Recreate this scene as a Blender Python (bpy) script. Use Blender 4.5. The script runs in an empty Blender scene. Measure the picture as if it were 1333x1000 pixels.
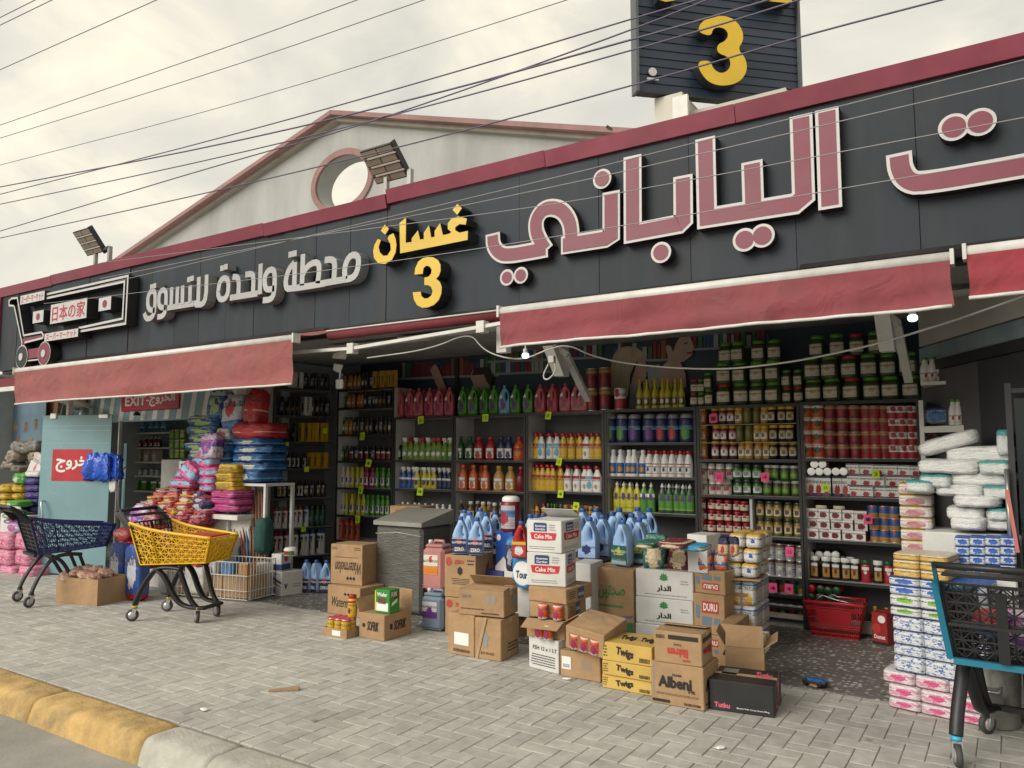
import bpy, math, random
from mathutils import Vector, Matrix
from math import radians as R, sin, cos, pi, sqrt

sc = bpy.context.scene
col = sc.collection
rnd = random.Random(7)

# ------------------------------------------------------------------ camera, sky, sun, exposure
PSI, TH, EYE = R(33), R(5.14), 1.6
FW = Vector((-sin(PSI)*cos(TH), cos(PSI)*cos(TH), sin(TH)))
RT = Vector((cos(PSI), sin(PSI), 0))
UP = RT.cross(FW)
CAM = Vector((0, 0, EYE))
cd = bpy.data.cameras.new('camera')
cd.sensor_fit = 'HORIZONTAL'; cd.sensor_width = 36; cd.lens = 36*1000/1333
cd.clip_start = .05; cd.clip_end = 3000
camera = bpy.data.objects.new('camera', cd); col.objects.link(camera)
camera.matrix_world = Matrix((RT, UP, -FW)).transposed().to_4x4(); camera.location = CAM
sc.camera = camera

SUN_EL, SUN_AZ = R(30), R(203)      # azimuth clockwise from +Y
w = bpy.data.worlds.new('World'); sc.world = w; w.use_nodes = True
nt = w.node_tree; nt.nodes.clear(); N = nt.nodes.new; L = nt.links.new
out = N('ShaderNodeOutputWorld')
sky = N('ShaderNodeTexSky'); sky.sky_type = 'NISHITA'; sky.sun_disc = False
sky.sun_elevation = SUN_EL; sky.sun_rotation = SUN_AZ; sky.dust_density = 3
bg1 = N('ShaderNodeBackground'); bg1.inputs[1].default_value = .09; L(sky.outputs[0], bg1.inputs[0])
tc = N('ShaderNodeTexCoord')
mp = N('ShaderNodeMapping'); mp.inputs['Scale'].default_value = (1, 1, 1.7); L(tc.outputs['Generated'], mp.inputs[0])
n1 = N('ShaderNodeTexNoise'); n1.inputs['Scale'].default_value = 4.2; n1.inputs['Detail'].default_value = 8; n1.inputs['Roughness'].default_value = .55; n1.inputs['Distortion'].default_value = .5
L(mp.outputs[0], n1.inputs['Vector'])
cr = N('ShaderNodeValToRGB'); e = cr.color_ramp.elements
e[0].position = .34; e[0].color = (.44, .425, .37, 1); e[1].position = .68; e[1].color = (.69, .63, .49, 1)
m_ = e.new(.52); m_.color = (.54, .51, .425, 1)
L(n1.outputs['Fac'], cr.inputs[0])
bg2 = N('ShaderNodeBackground'); bg2.inputs[1].default_value = 1.0; L(cr.outputs[0], bg2.inputs[0])
mx = N('ShaderNodeMixShader'); mx.inputs[0].default_value = .88
L(bg1.outputs[0], mx.inputs[1]); L(bg2.outputs[0], mx.inputs[2]); L(mx.outputs[0], out.inputs[0])
sd = bpy.data.lights.new('sun', 'SUN'); sd.energy = 1.5; sd.angle = R(38); sd.color = (1, .95, .86)
sun = bpy.data.objects.new('sun', sd); col.objects.link(sun)
dirv = Vector((sin(SUN_AZ)*cos(SUN_EL), cos(SUN_AZ)*cos(SUN_EL), sin(SUN_EL)))
sun.rotation_euler = dirv.to_track_quat('Z', 'Y').to_euler()
vs = sc.view_settings; vs.view_transform = 'Standard'; vs.look = 'None'; vs.exposure = .82; vs.gamma = 1; vs.use_curve_mapping = False

# ------------------------------------------------------------------ where a sight line of the photograph meets a known plane
def ray(x, y): return FW + RT*((x-666.5)/1000) + UP*((500-y)/1000)
def G(x, y, z=0.): d = ray(x, y); return CAM + d*((z-EYE)/d.z)
def P(x, y, Y): d = ray(x, y); return CAM + d*(Y/d.y)
def PX(x, y, X): d = ray(x, y); return CAM + d*(X/d.x)
def ZV(p, y):                      # height above p at which image row y is crossed
    lo, hi = -1., 9.
    for _ in range(40):
        m = (lo+hi)/2; v = Vector((p[0], p[1], m))-CAM
        if 500-1000*v.dot(UP)/v.dot(FW) > y: lo = m
        else: hi = m
    return lo
def mpp(p): return (Vector(p)-CAM).dot(FW)/1000.    # metres per photograph pixel at p

# ------------------------------------------------------------------ materials
MC = {}
def mat(name, c, rough=.6, metal=0., var=.12, scale=6., bump=0., bscale=60., emit=0., alpha=1., stretch=None, spec=None, dirt=0., world=False, crease=0.):
    if name in MC: return MC[name]
    m = bpy.data.materials.new(name); m.use_nodes = True; t = m.node_tree; b = t.nodes['Principled BSDF']
    c = tuple(c)+(1,) if len(c) == 3 else c
    b.inputs['Roughness'].default_value = rough; b.inputs['Metallic'].default_value = metal
    if spec is not None: b.inputs['Specular IOR Level'].default_value = spec
    if alpha < 1: b.inputs['Alpha'].default_value = alpha
    if emit: b.inputs['Emission Color'].default_value = c; b.inputs['Emission Strength'].default_value = emit
    b.inputs['Base Color'].default_value = c
    if var or bump:
        tcn = t.nodes.new('ShaderNodeTexCoord'); vec = tcn.outputs['Object']
        if stretch:
            mpn = t.nodes.new('ShaderNodeMapping'); mpn.inputs['Scale'].default_value = stretch
            t.links.new(vec, mpn.inputs[0]); vec = mpn.outputs[0]
    if var:
        oi = t.nodes.new('ShaderNodeObjectInfo')
        nn = t.nodes.new('ShaderNodeTexNoise'); nn.noise_dimensions = '4D'; nn.inputs['Scale'].default_value = scale; nn.inputs['Detail'].default_value = 5; nn.inputs['Roughness'].default_value = .6
        t.links.new(vec, nn.inputs['Vector'])
        mu = t.nodes.new('ShaderNodeMath'); mu.operation = 'MULTIPLY'; mu.inputs[1].default_value = 37; t.links.new(oi.outputs['Random'], mu.inputs[0]); t.links.new(mu.outputs[0], nn.inputs['W'])
        mr = t.nodes.new('ShaderNodeMapRange'); mr.inputs[1].default_value = .3; mr.inputs[2].default_value = .7
        mr.inputs[3].default_value = 1-var*1.4; mr.inputs[4].default_value = 1+var; t.links.new(nn.outputs['Fac'], mr.inputs[0])
        # each object a slightly different tone
        m2 = t.nodes.new('ShaderNodeMapRange'); m2.inputs[3].default_value = 1-var*.5; m2.inputs[4].default_value = 1+var*.5; t.links.new(oi.outputs['Random'], m2.inputs[0])
        m3 = t.nodes.new('ShaderNodeMath'); m3.operation = 'MULTIPLY'; t.links.new(mr.outputs[0], m3.inputs[0]); t.links.new(m2.outputs[0], m3.inputs[1])
        vm = t.nodes.new('ShaderNodeVectorMath'); vm.operation = 'SCALE'; vm.inputs[0].default_value = c[:3]; t.links.new(m3.outputs[0], vm.inputs['Scale'])
        src = vm.outputs[0]
        if dirt:
            dn = t.nodes.new('ShaderNodeTexNoise'); dn.inputs['Scale'].default_value = scale*.37; dn.inputs['Detail'].default_value = 9; dn.inputs['Roughness'].default_value = .7; t.links.new(vec, dn.inputs['Vector'])
            dr = t.nodes.new('ShaderNodeMapRange'); dr.inputs[1].default_value = .5; dr.inputs[2].default_value = .75; dr.inputs[4].default_value = dirt; t.links.new(dn.outputs['Fac'], dr.inputs[0])
            mxn = t.nodes.new('ShaderNodeMixRGB'); mxn.inputs[2].default_value = (.13, .115, .09, 1); t.links.new(dr.outputs[0], mxn.inputs[0]); t.links.new(src, mxn.inputs[1]); src = mxn.outputs[0]
        if world:
            ge = t.nodes.new('ShaderNodeNewGeometry')
            for sc_, lo, hi, d_ in ((.9, .86, 1.07, 6), (5., .92, 1.05, 3)):
                wn_ = t.nodes.new('ShaderNodeTexNoise'); wn_.inputs['Scale'].default_value = sc_; wn_.inputs['Detail'].default_value = d_; wn_.inputs['Roughness'].default_value = .65; t.links.new(ge.outputs['Position'], wn_.inputs['Vector'])
                wr = t.nodes.new('ShaderNodeMapRange'); wr.inputs[1].default_value = .35; wr.inputs[2].default_value = .6; wr.inputs[3].default_value = lo; wr.inputs[4].default_value = hi; t.links.new(wn_.outputs['Fac'], wr.inputs[0])
                v2 = t.nodes.new('ShaderNodeVectorMath'); v2.operation = 'SCALE'; t.links.new(src, v2.inputs[0]); t.links.new(wr.outputs[0], v2.inputs['Scale']); src = v2.outputs[0]
            wv = t.nodes.new('ShaderNodeTexVoronoi'); wv.inputs['Scale'].default_value = 2.6; t.links.new(ge.outputs['Position'], wv.inputs['Vector'])
            wl_ = t.nodes.new('ShaderNodeMath'); wl_.operation = 'LESS_THAN'; wl_.inputs[1].default_value = .055; t.links.new(wv.outputs['Distance'], wl_.inputs[0])
            wm2 = t.nodes.new('ShaderNodeMath'); wm2.operation = 'MULTIPLY'; wm2.inputs[1].default_value = .45; t.links.new(wl_.outputs[0], wm2.inputs[0])
            wx = t.nodes.new('ShaderNodeMixRGB'); wx.inputs[2].default_value = (.10, .095, .09, 1); t.links.new(wm2.outputs[0], wx.inputs[0]); t.links.new(src, wx.inputs[1]); src = wx.outputs[0]
        t.links.new(src, b.inputs['Base Color'])
        rr = t.nodes.new('ShaderNodeMapRange'); rr.inputs[3].default_value = max(.05, rough-.1); rr.inputs[4].default_value = min(1, rough+.12); t.links.new(nn.outputs['Fac'], rr.inputs[0]); t.links.new(rr.outputs[0], b.inputs['Roughness'])
    if bump:
        bn = t.nodes.new('ShaderNodeTexNoise'); bn.inputs['Scale'].default_value = bscale; bn.inputs['Detail'].default_value = 4; t.links.new(vec, bn.inputs['Vector'])
        bp = t.nodes.new('ShaderNodeBump'); bp.inputs['Strength'].default_value = bump; bp.inputs['Distance'].default_value = .01
        t.links.new(bn.outputs['Fac'], bp.inputs['Height']); t.links.new(bp.outputs[0], b.inputs['Normal'])
        if crease:
            cn = t.nodes.new('ShaderNodeTexNoise'); cn.inputs['Scale'].default_value = 4.5; cn.inputs['Detail'].default_value = 2; cn.inputs['Distortion'].default_value = 1.2; t.links.new(vec, cn.inputs['Vector'])
            cb = t.nodes.new('ShaderNodeBump'); cb.inputs['Strength'].default_value = crease; cb.inputs['Distance'].default_value = .04; t.links.new(cn.outputs['Fac'], cb.inputs['Height']); t.links.new(cb.outputs[0], bp.inputs['Normal'])
    MC[name] = m; return m

def printed(name, bg, band, blob, ink=(.05, .05, .07), rough=.4, blobz=.45, blobr=.3, bands=((.78, 1),), mottle=0):
    """flat product print: ground colour, colour bands up the height, a round emblem and rows of small type (Generated coordinates)"""
    if name in MC: return MC[name]
    m = bpy.data.materials.new(name); m.use_nodes = True; t = m.node_tree; b = t.nodes['Principled BSDF']; b.inputs['Roughness'].default_value = rough
    nn = t.nodes.new; ln = t.links.new
    g = nn('ShaderNodeTexCoord'); s = nn('ShaderNodeSeparateXYZ'); ln(g.outputs['Generated'], s.inputs[0])
    def mth(op, a, c2=0.):
        k = nn('ShaderNodeMath'); k.operation = op
        for i, v in enumerate((a, c2)):
            if isinstance(v, (int, float)): k.inputs[i].default_value = v
            else: ln(v, k.inputs[i])
        return k.outputs[0]
    def mixc(f, a, c2):
        k = nn('ShaderNodeMixRGB'); ln(f, k.inputs[0])
        for i, v in ((1, a), (2, c2)):
            if isinstance(v, tuple): k.inputs[i].default_value = v+(1,)
            else: ln(v, k.inputs[i])
        return k.outputs[0]
    cur = tuple(bg)
    oi = nn('ShaderNodeObjectInfo')
    for lo, hi in bands:
        f = mth('MULTIPLY', mth('GREATER_THAN', s.outputs[2], lo), mth('LESS_THAN', s.outputs[2], hi)); cur = mixc(f, cur, tuple(band))
    dx = mth('SUBTRACT', s.outputs[0], .5); dz = mth('MULTIPLY', mth('SUBTRACT', s.outputs[2], blobz), 1.0)
    d = mth('SQRT', mth('ADD', mth('MULTIPLY', dx, dx), mth('MULTIPLY', dz, dz)))
    wob = nn('ShaderNodeTexNoise'); wob.inputs['Scale'].default_value = 7; wob.inputs['Detail'].default_value = 3; ln(g.outputs['Generated'], wob.inputs['Vector'])
    d2 = mth('ADD', d, mth('MULTIPLY', mth('SUBTRACT', wob.outputs['Fac'], .5), .35))
    cur = mixc(mth('LESS_THAN', d2, blobr), cur, tuple(blob))
    if mottle:
        vo = nn('ShaderNodeTexVoronoi'); vo.inputs['Scale'].default_value = mottle; ln(g.outputs['Generated'], vo.inputs['Vector'])
        cur = mixc(mth('LESS_THAN', vo.outputs['Distance'], .33), cur, tuple(ink))
    if rough < .3:
        oc = nn('ShaderNodeTexCoord'); wr_ = nn('ShaderNodeTexNoise'); wr_.inputs['Scale'].default_value = 5; wr_.inputs['Detail'].default_value = 5; wr_.inputs['Distortion'].default_value = 1.5; ln(oc.outputs['Object'], wr_.inputs['Vector'])
        bu = nn('ShaderNodeBump'); bu.inputs['Strength'].default_value = .55; bu.inputs['Distance'].default_value = .03; ln(wr_.outputs['Fac'], bu.inputs['Height']); ln(bu.outputs[0], b.inputs['Normal'])
    # small type in rows
    tn = nn('ShaderNodeTexNoise'); tn.inputs['Scale'].default_value = 26; tn.inputs['Detail'].default_value = 1
    mp2 = nn('ShaderNodeMapping'); mp2.inputs['Scale'].default_value = (1.4, 1.4, .5); ln(g.outputs['Generated'], mp2.inputs[0]); ln(mp2.outputs[0], tn.inputs['Vector'])
    rows = mth('LESS_THAN', mth('FRACT', mth('MULTIPLY', s.outputs[2], 9.)), .45)
    inside = mth('MULTIPLY', mth('LESS_THAN', s.outputs[2], .34), mth('GREATER_THAN', s.outputs[2], .06))
    f = mth('MULTIPLY', mth('MULTIPLY', rows, mth('GREATER_THAN', tn.outputs['Fac'], .53)), mth('MULTIPLY', inside, .75))
    cur = mixc(f, cur, tuple(ink))
    f = mth('MULTIPLY', mth('GREATER_THAN', tn.outputs['Fac'], .5), mth('MULTIPLY', mth('GREATER_THAN', s.outputs[2], .62), mth('LESS_THAN', s.outputs[2], .76)))
    cur = mixc(f, cur, tuple(ink))
    ln(cur, b.inputs['Base Color']); MC[name] = m; return m

# ------------------------------------------------------------------ mesh helpers
class MB:
    def __init__(s): s.v = []; s.f = []; s.m = []; s.sm = []
    def add(s, vs, fs, mi=0, smooth=False):
        o = len(s.v); s.v += [tuple(q) for q in vs]
        for f in fs: s.f.append(tuple(i+o for i in f)); s.m.append(mi); s.sm.append(smooth)
        return s
    def box(s, a, b, mi=0):
        x0, y0, z0 = a; x1, y1, z1 = b
        return s.add([(x0,y0,z0),(x1,y0,z0),(x1,y1,z0),(x0,y1,z0),(x0,y0,z1),(x1,y0,z1),(x1,y1,z1),(x0,y1,z1)],
              [(0,3,2,1),(4,5,6,7),(0,1,5,4),(1,2,6,5),(2,3,7,6),(3,0,4,7)], mi)
    def hexa(s, p, mi=0):            # 8 corners: bottom ring then top ring
        return s.add(p, [(0,3,2,1),(4,5,6,7),(0,1,5,4),(1,2,6,5),(2,3,7,6),(3,0,4,7)], mi)
    def bbox(s, a, b, r=.004, mi=0): # box with chamfered edges
        x0, y0, z0 = a; x1, y1, z1 = b; q = []
        for x, sx in ((x0, 1), (x1, -1)):
            for y, sy in ((y0, 1), (y1, -1)):
                for z, sz in ((z0, 1), (z1, -1)):
                    q += [(x, y+sy*r, z+sz*r), (x+sx*r, y, z+sz*r), (x+sx*r, y+sy*r, z)]
        ix = lambda i, j, k, c: ((i*2+j)*2+k)*3+c
        F = []
        def quad(l, flip):
            F.append(tuple(l[::-1]) if flip else tuple(l))
        for i in (0, 1):
            quad([ix(i,0,0,0), ix(i,0,1,0), ix(i,1,1,0), ix(i,1,0,0)], i == 1)
            quad([ix(0,i,0,1), ix(1,i,0,1), ix(1,i,1,1), ix(0,i,1,1)], i == 1)
            quad([ix(0,0,i,2), ix(0,1,i,2), ix(1,1,i,2), ix(1,0,i,2)], i == 1)
        for i in (0, 1):
            for j in (0, 1):
                quad([ix(i,j,0,0), ix(i,j,0,1), ix(i,j,1,1), ix(i,j,1,0)], (i+j) % 2 == 1)
                quad([ix(i,0,j,2), ix(i,0,j,0), ix(i,1,j,0), ix(i,1,j,2)], (i+j) % 2 == 1)
                quad([ix(0,i,j,1), ix(0,i,j,2), ix(1,i,j,2), ix(1,i,j,1)], (i+j) % 2 == 1)
        for i in (0, 1):
            for j in (0, 1):
                for k in (0, 1): quad([ix(i,j,k,0), ix(i,j,k,1), ix(i,j,k,2)], (i+j+k) % 2 == 1)
        return s.add(q, F, mi)
    def lathe(s, prof, n=14, c=(0,0,0), sy=1., mi=0, smooth=True, capb=True, capt=True, axis='z', pw=2.):
        vs = []; fs = []
        for z, r in prof:
            for i in range(n):
                a = 2*pi*i/n; ca, sa = cos(a), sin(a)
                if pw != 2.: ca = math.copysign(abs(ca)**(2/pw), ca); sa = math.copysign(abs(sa)**(2/pw), sa)
                x, y = r*ca, r*sa*sy
                vs.append({'z': (c[0]+x, c[1]+y, c[2]+z), 'y': (c[0]+x, c[1]+z, c[2]+y), 'x': (c[0]+z, c[1]+x, c[2]+y)}[axis])
        fl = axis == 'y'
        for k in range(len(prof)-1):
            for i in range(n):
                j = (i+1) % n; q = (k*n+i, k*n+j, (k+1)*n+j, (k+1)*n+i); fs.append(q[::-1] if fl else q)
        if capb: q = tuple(range(n)); fs.append(q if fl else q[::-1])
        if capt: q = tuple((len(prof)-1)*n+i for i in range(n)); fs.append(q[::-1] if fl else q)
        s.add(vs, fs, mi, smooth)
        return s
    def tube(s, pts, r, n=6, mi=0, closed=False, ry=None):
        pts = [Vector(p) for p in pts]; vs = []; fs = []; m = len(pts); prev = None
        for i, p in enumerate(pts):
            if closed: t = pts[(i+1) % m]-pts[i-1]
            else: t = pts[min(i+1, m-1)]-pts[max(i-1, 0)]
            t.normalize()
            if prev is None: u = t.cross(Vector((0, 0, 1)) if abs(t.z) < .9 else Vector((1, 0, 0)))
            else: u = prev-t*prev.dot(t)
            u.normalize(); prev = u; v = t.cross(u)
            for k in range(n):
                a = 2*pi*(k+.5)/n; vs.append(p+u*(cos(a)*r)+v*(sin(a)*(ry or r)))
        for i in range(m if closed else m-1):
            j = (i+1) % m
            for k in range(n):
                l = (k+1) % n; fs.append((i*n+k, i*n+l, j*n+l, j*n+k))
        if not closed: fs += [tuple(range(n))[::-1], tuple((m-1)*n+k for k in range(n))]
        return s.add(vs, fs, mi, n > 4)
    def bar(s, a, b, w, h=None, mi=0):
        return s.tube([a, b], w*.7071, 4, mi, ry=(h or w)*.7071)
    def poly(s, pts, d0, d1, fr, mi=0, ms=None):
        """2-D outline extruded between offsets d0 (front) and d1; fr maps (u, v, d) to 3-D"""
        n = len(pts); a = sum(pts[i][0]*pts[(i+1) % n][1]-pts[(i+1) % n][0]*pts[i][1] for i in range(n))
        if a < 0: pts = pts[::-1]
        vs = [fr(u, v, d0) for u, v in pts]+[fr(u, v, d1) for u, v in pts]
        s.add(vs, [tuple(range(n)), tuple(range(n, 2*n))[::-1]], mi)
        s.add(vs, [(j, i, n+i, n+j) for i in range(n) for j in ((i+1) % n,)], mi if ms is None else ms)
        return s
    def quad(s, pts, mi=0): return s.add(pts, [tuple(range(len(pts)))], mi)
    def mesh(s, name, mats):
        me = bpy.data.meshes.new(name); me.from_pydata(s.v, [], s.f)
        for m in (mats if isinstance(mats, (list, tuple)) else [mats]): me.materials.append(m)
        me.polygons.foreach_set('material_index', s.m); me.polygons.foreach_set('use_smooth', s.sm); me.update()
        return me
    def build(s, name, mats, parent=None, loc=None, rz=0., **kw):
        return link(name, s.mesh(name, mats), parent, loc, rz, **kw)

def link(name, me, parent=None, loc=None, rz=0., label=None, cat=None, group=None, kind=None, mw=None):
    o = bpy.data.objects.new(name, me); col.objects.link(o)
    if parent: o.parent = parent
    if mw is not None: o.matrix_local = mw
    else:
        if loc is not None: o.location = loc
        if rz: o.rotation_euler = (0, 0, rz)
    if label: o['label'] = label
    if cat: o['category'] = cat
    if group: o['group'] = group
    if kind: o['kind'] = kind
    return o
def thing(name, loc, rz, label, cat, group=None): return link(name, None, None, loc, rz, label, cat, group)

ORD = 'first second third fourth fifth sixth seventh eighth ninth tenth eleventh twelfth thirteenth fourteenth fifteenth sixteenth'.split()
def ordn(i, n):
    if n == 1: return ''
    if i == 0: return 'leftmost'
    if i == n-1: return 'rightmost'
    return ORD[i]+' from left' if i < n/2 or n < 4 else ORD[n-1-i]+' from right'

# ------------------------------------------------------------------ lettering
AR = {'ا':'FE8D FE8E','ب':'FE8F FE90 FE91 FE92','ة':'FE93 FE94','ت':'FE95 FE96 FE97 FE98','ج':'FE9D FE9E FE9F FEA0','ح':'FEA1 FEA2 FEA3 FEA4','خ':'FEA5 FEA6 FEA7 FEA8',
 'د':'FEA9 FEAA','ر':'FEAD FEAE','س':'FEB1 FEB2 FEB3 FEB4','ص':'FEB9 FEBA FEBB FEBC','ط':'FEC1 FEC2 FEC3 FEC4','ق':'FED5 FED6 FED7 FED8','ل':'FEDD FEDE FEDF FEE0','م':'FEE1 FEE2 FEE3 FEE4',
 'ن':'FEE5 FEE6 FEE7 FEE8','و':'FEED FEEE','ي':'FEF1 FEF2 FEF3 FEF4'}
AR = {k: [chr(int(x, 16)) for x in v.split()] for k, v in AR.items()}
def arabic(s):
    o = ''
    for i, ch in enumerate(s):
        if ch not in AR: o += ch; continue
        pj = i > 0 and s[i-1] in AR and len(AR[s[i-1]]) == 4; nj = i+1 < len(s) and s[i+1] in AR and len(AR[ch]) == 4
        o += AR[ch][(3 if nj else 1) if pj else (2 if nj else 0)]
    return o[::-1]
TX = {}
def text_mesh(s, m, bold=0., sheer=0.):
    k = (s, m.name, bold, sheer)
    if k in TX: return TX[k]
    cu = bpy.data.curves.new('lettering', 'FONT'); cu.body = s; cu.size = 1; cu.shear = sheer; cu.resolution_u = 2
    if bold and bold < .02: cu.offset = bold
    ob = bpy.data.objects.new('lettering', cu); col.objects.link(ob)
    bpy.context.view_layer.update()
    me = bpy.data.meshes.new_from_object(ob.evaluated_get(bpy.context.evaluated_depsgraph_get()))
    bpy.data.objects.remove(ob)
    xs = [v.co.x for v in me.vertices] or [0, 1]; ys = [v.co.y for v in me.vertices] or [0, 1]
    cx, cy = (min(xs)+max(xs))/2, (min(ys)+max(ys))/2; W_, H_ = max(xs)-min(xs) or 1, max(ys)-min(ys) or 1
    for v in me.vertices: v.co = ((v.co.x-cx)/W_, (v.co.y-cy)/H_, 0)
    if bold >= .02:      # heavier letters: the same outlines laid again a hair to the side
        base = [v.co.copy() for v in me.vertices]; fs = [tuple(p.vertices) for p in me.polygons]; mb = MB()
        for i, (a, b) in enumerate(((0, 0), (1, 0), (-1, 0), (0, 1), (0, -1), (.7, .7), (-.7, -.7), (.7, -.7), (-.7, .7))):
            mb.add([(q.x+a*bold/W_, q.y+b*bold/H_, -i*.0002) for q in base], fs)
        me = mb.mesh('lettering', m)
    else:
        me.materials.clear(); me.materials.append(m)
    me.name = 'lettering'
    TX[k] = me; return me
def text_on(parent, s, w_, h_, o, xa, ya, m, bold=0., flip=False, name='printed_lettering', off=.002, sheer=0.):
    """flat lettering w_ x h_ centred at o (parent's space) with text axes xa, ya"""
    xa = Vector(xa).normalized(); ya = Vector(ya).normalized(); n = xa.cross(ya)
    if flip: xa, ya = -xa, -ya
    mw = Matrix(((xa.x*w_, ya.x*h_, n.x, 0), (xa.y*w_, ya.y*h_, n.y, 0), (xa.z*w_, ya.z*h_, n.z, 0), (0, 0, 0, 1)))
    p = Vector(o)+n*off; mw[0][3], mw[1][3], mw[2][3] = p
    return link(name, text_mesh(s, m, bold, sheer), parent, mw=mw)
# ------------------------------------------------------------------ common colours
WHITE = mat('white_paint', (.62, .61, .58), .5, var=.12, scale=4, dirt=.25)
BARW = mat('white_enamel_bar', (.60, .595, .57), .4, var=.1, scale=9, dirt=.2)
GREYM = mat('grey_metal', (.30, .30, .29), .45, .3, var=.15)
STEEL = mat('brushed_steel', (.55, .56, .56), .3, .9, var=.1)
BLACKP = mat('black_plastic', (.012, .012, .014), .45, var=.2)
DARKM = mat('dark_metal', (.03, .031, .034), .5, .2, var=.2)
MAROON = mat('maroon_cladding', (.22, .032, .062), .33, var=.15, scale=3, dirt=.12)
PANEL = mat('charcoal_cladding', (.024, .033, .044), .58, var=.22, scale=2.2, dirt=.16, stretch=(2.2, 2.2, .5), spec=.3)
CARD = mat('cardboard', (.37, .235, .125), .85, var=.1, scale=8, bump=.25, bscale=30, dirt=.3, crease=.35)
CARDD = mat('cardboard_inside', (.28, .17, .09), .9, var=.15, scale=8, bump=.1)
INK = mat('black_print', (.015, .014, .014), .6, var=0)
INKR = mat('red_print', (.50, .03, .03), .5, var=0)
INKB = mat('navy_print', (.02, .04, .16), .5, var=0)
INKG = mat('green_print', (.03, .20, .06), .5, var=0)
INKGR = mat('grey_print', (.24, .24, .24), .6, var=0)
INKW = mat('white_print', (.75, .75, .73), .5, var=0)
INKBL = mat('slate_print', (.12, .19, .26), .6, var=0)
CLEAR = mat('clear_film', (.75, .77, .78), .15, var=0, alpha=.22)

# ------------------------------------------------------------------ ground
rd = mat('concrete_road', (.31, .30, .275), .9, var=.18, scale=1.6, bump=.35, bscale=40, dirt=.35)
MB().quad([(-600,-600,-.14),(600,-600,-.14),(600,600,-.14),(-600,600,-.14)]).build('road', rd, kind='structure')
jm = mat('joint_sand', (.30, .29, .265), .95, var=.2, scale=9)
pave = MB().box((-24, 2.885, -.139), (9, 5.63, -.008)).build('pavement', jm, kind='structure')
def paverm(i, c): return mat('paver_concrete_%d' % i, c, .88, var=.13, scale=14, bump=.6, bscale=160, dirt=.13, world=True)
PV = [paverm(i, c) for i, c in enumerate(((.43,.42,.385), (.405,.397,.365), (.45,.44,.405), (.415,.405,.37), (.435,.427,.393)))]
LP, WP = .222, .111
pav = []
for j in range(-40, 90):
    for i in range(-60, 60):
        ox, oy = -20+(j+4*i)*WP, 2.0+j*WP
        for k, (a, b) in enumerate((((0, 0), (2, 1)), ((0, 1), (1, 3)))):
            x0, y0, x1, y1 = ox+a[0]*WP, oy+a[1]*WP, ox+b[0]*WP, oy+b[1]*WP
            y0, y1 = max(y0, 2.89), min(y1, 5.628)
            if y1-y0 < .02 or x1 < -15 or x0 > 3.4: continue
            pav.append((x0, y0, x1, y1))
def onscreen(x, y):
    v = Vector((x, y, 0))-CAM; d = v.dot(FW); return -30 < 666+1000*v.dot(RT)/d < 1363 and 500-1000*v.dot(UP)/d < 1030
seen = [p for p in pav if onscreen((p[0]+p[2])/2, (p[1]+p[3])/2)]
seen.sort(key=lambda p: ((p[0]+p[2])/2)**2+((p[1]+p[3])/2)**2 - ((p[2]-p[0])*(p[3]-p[1]) > .02)*.0)
near = set(seen[:300]); rest = MB(); pc = {}
for p in pav:
    g = .0022; x0, y0, x1, y1 = p; dz = rnd.uniform(-.0014, .0012); tl = rnd.uniform(-.0009, .0009); mi = rnd.randrange(5)
    wd, dp = x1-x0-2*g, y1-y0-2*g
    if p in near:
        key = (round(wd, 3), round(dp, 3), mi)
        if key not in pc:
            q = MB().bbox((-wd/2, -dp/2, -.06), (wd/2, dp/2, 0), .003); pc[key] = q.mesh('paver', PV[mi])
        o = link('paver', pc[key], pave, ((x0+x1)/2, (y0+y1)/2, dz)); o.rotation_euler = (tl*4, tl*3, rnd.uniform(-.006, .006))
    else:
        n0 = len(rest.v); rest.bbox((x0+g, y0+g, -.03), (x1-g, y1-g, dz), .003, mi)
rest.build('paver', PV, pave, kind='stuff')
# kerb stones
ky = mat('yellow_kerb_paint', (.45, .30, .115), .85, var=.25, scale=7, bump=.6, bscale=60, dirt=.95)
kw = mat('worn_white_kerb', (.42, .41, .36), .85, var=.2, scale=5, bump=.5, bscale=50, dirt=.4)
kerb = link('kerb', None, kind='structure')
def kstone(x0, x1, m, nm):
    prof = [(2.602, -.14), (2.625, -.05), (2.64, -.018), (2.662, -.002), (2.7, .006), (2.84, .006), (2.872, .0), (2.878, -.02), (2.878, -.14)]
    mb = MB(); n = len(prof); K = 16
    vs = []
    for k in range(K+1):
        x = x0+(x1-x0)*k/K; e = .006 if k in (0, K) else 0
        for y, z in prof: vs.append((x, y+rnd.uniform(-.004, .004)+ (e if y < 2.7 else -e), z+(rnd.uniform(-.003, .003)-e if z > -.1 else 0)))
    fs = [(k*n+i, k*n+i+1, (k+1)*n+i+1, (k+1)*n+i)[::-1] for k in range(K) for i in range(n-1)]
    fs += [tuple(range(n)), tuple(K*n+i for i in range(n))[::-1]]
    mb.add(vs, fs, 0, True); o = mb.build(nm, m, kerb); return o
xs = [-4.2-1.24*k for k in range(0, 14)]
for a, b in zip(xs[1:], xs): kstone(a+.006, b-.006, ky, 'kerb_stone')
for k, (a, b) in enumerate(((-4.2, -3.62), (-3.62, -2.4), (-2.4, -1.2), (-1.2, 0), (0, 1.2), (1.2, 2.4))): kstone(a+.006, b-.006, kw, 'kerb_stone')
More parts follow.
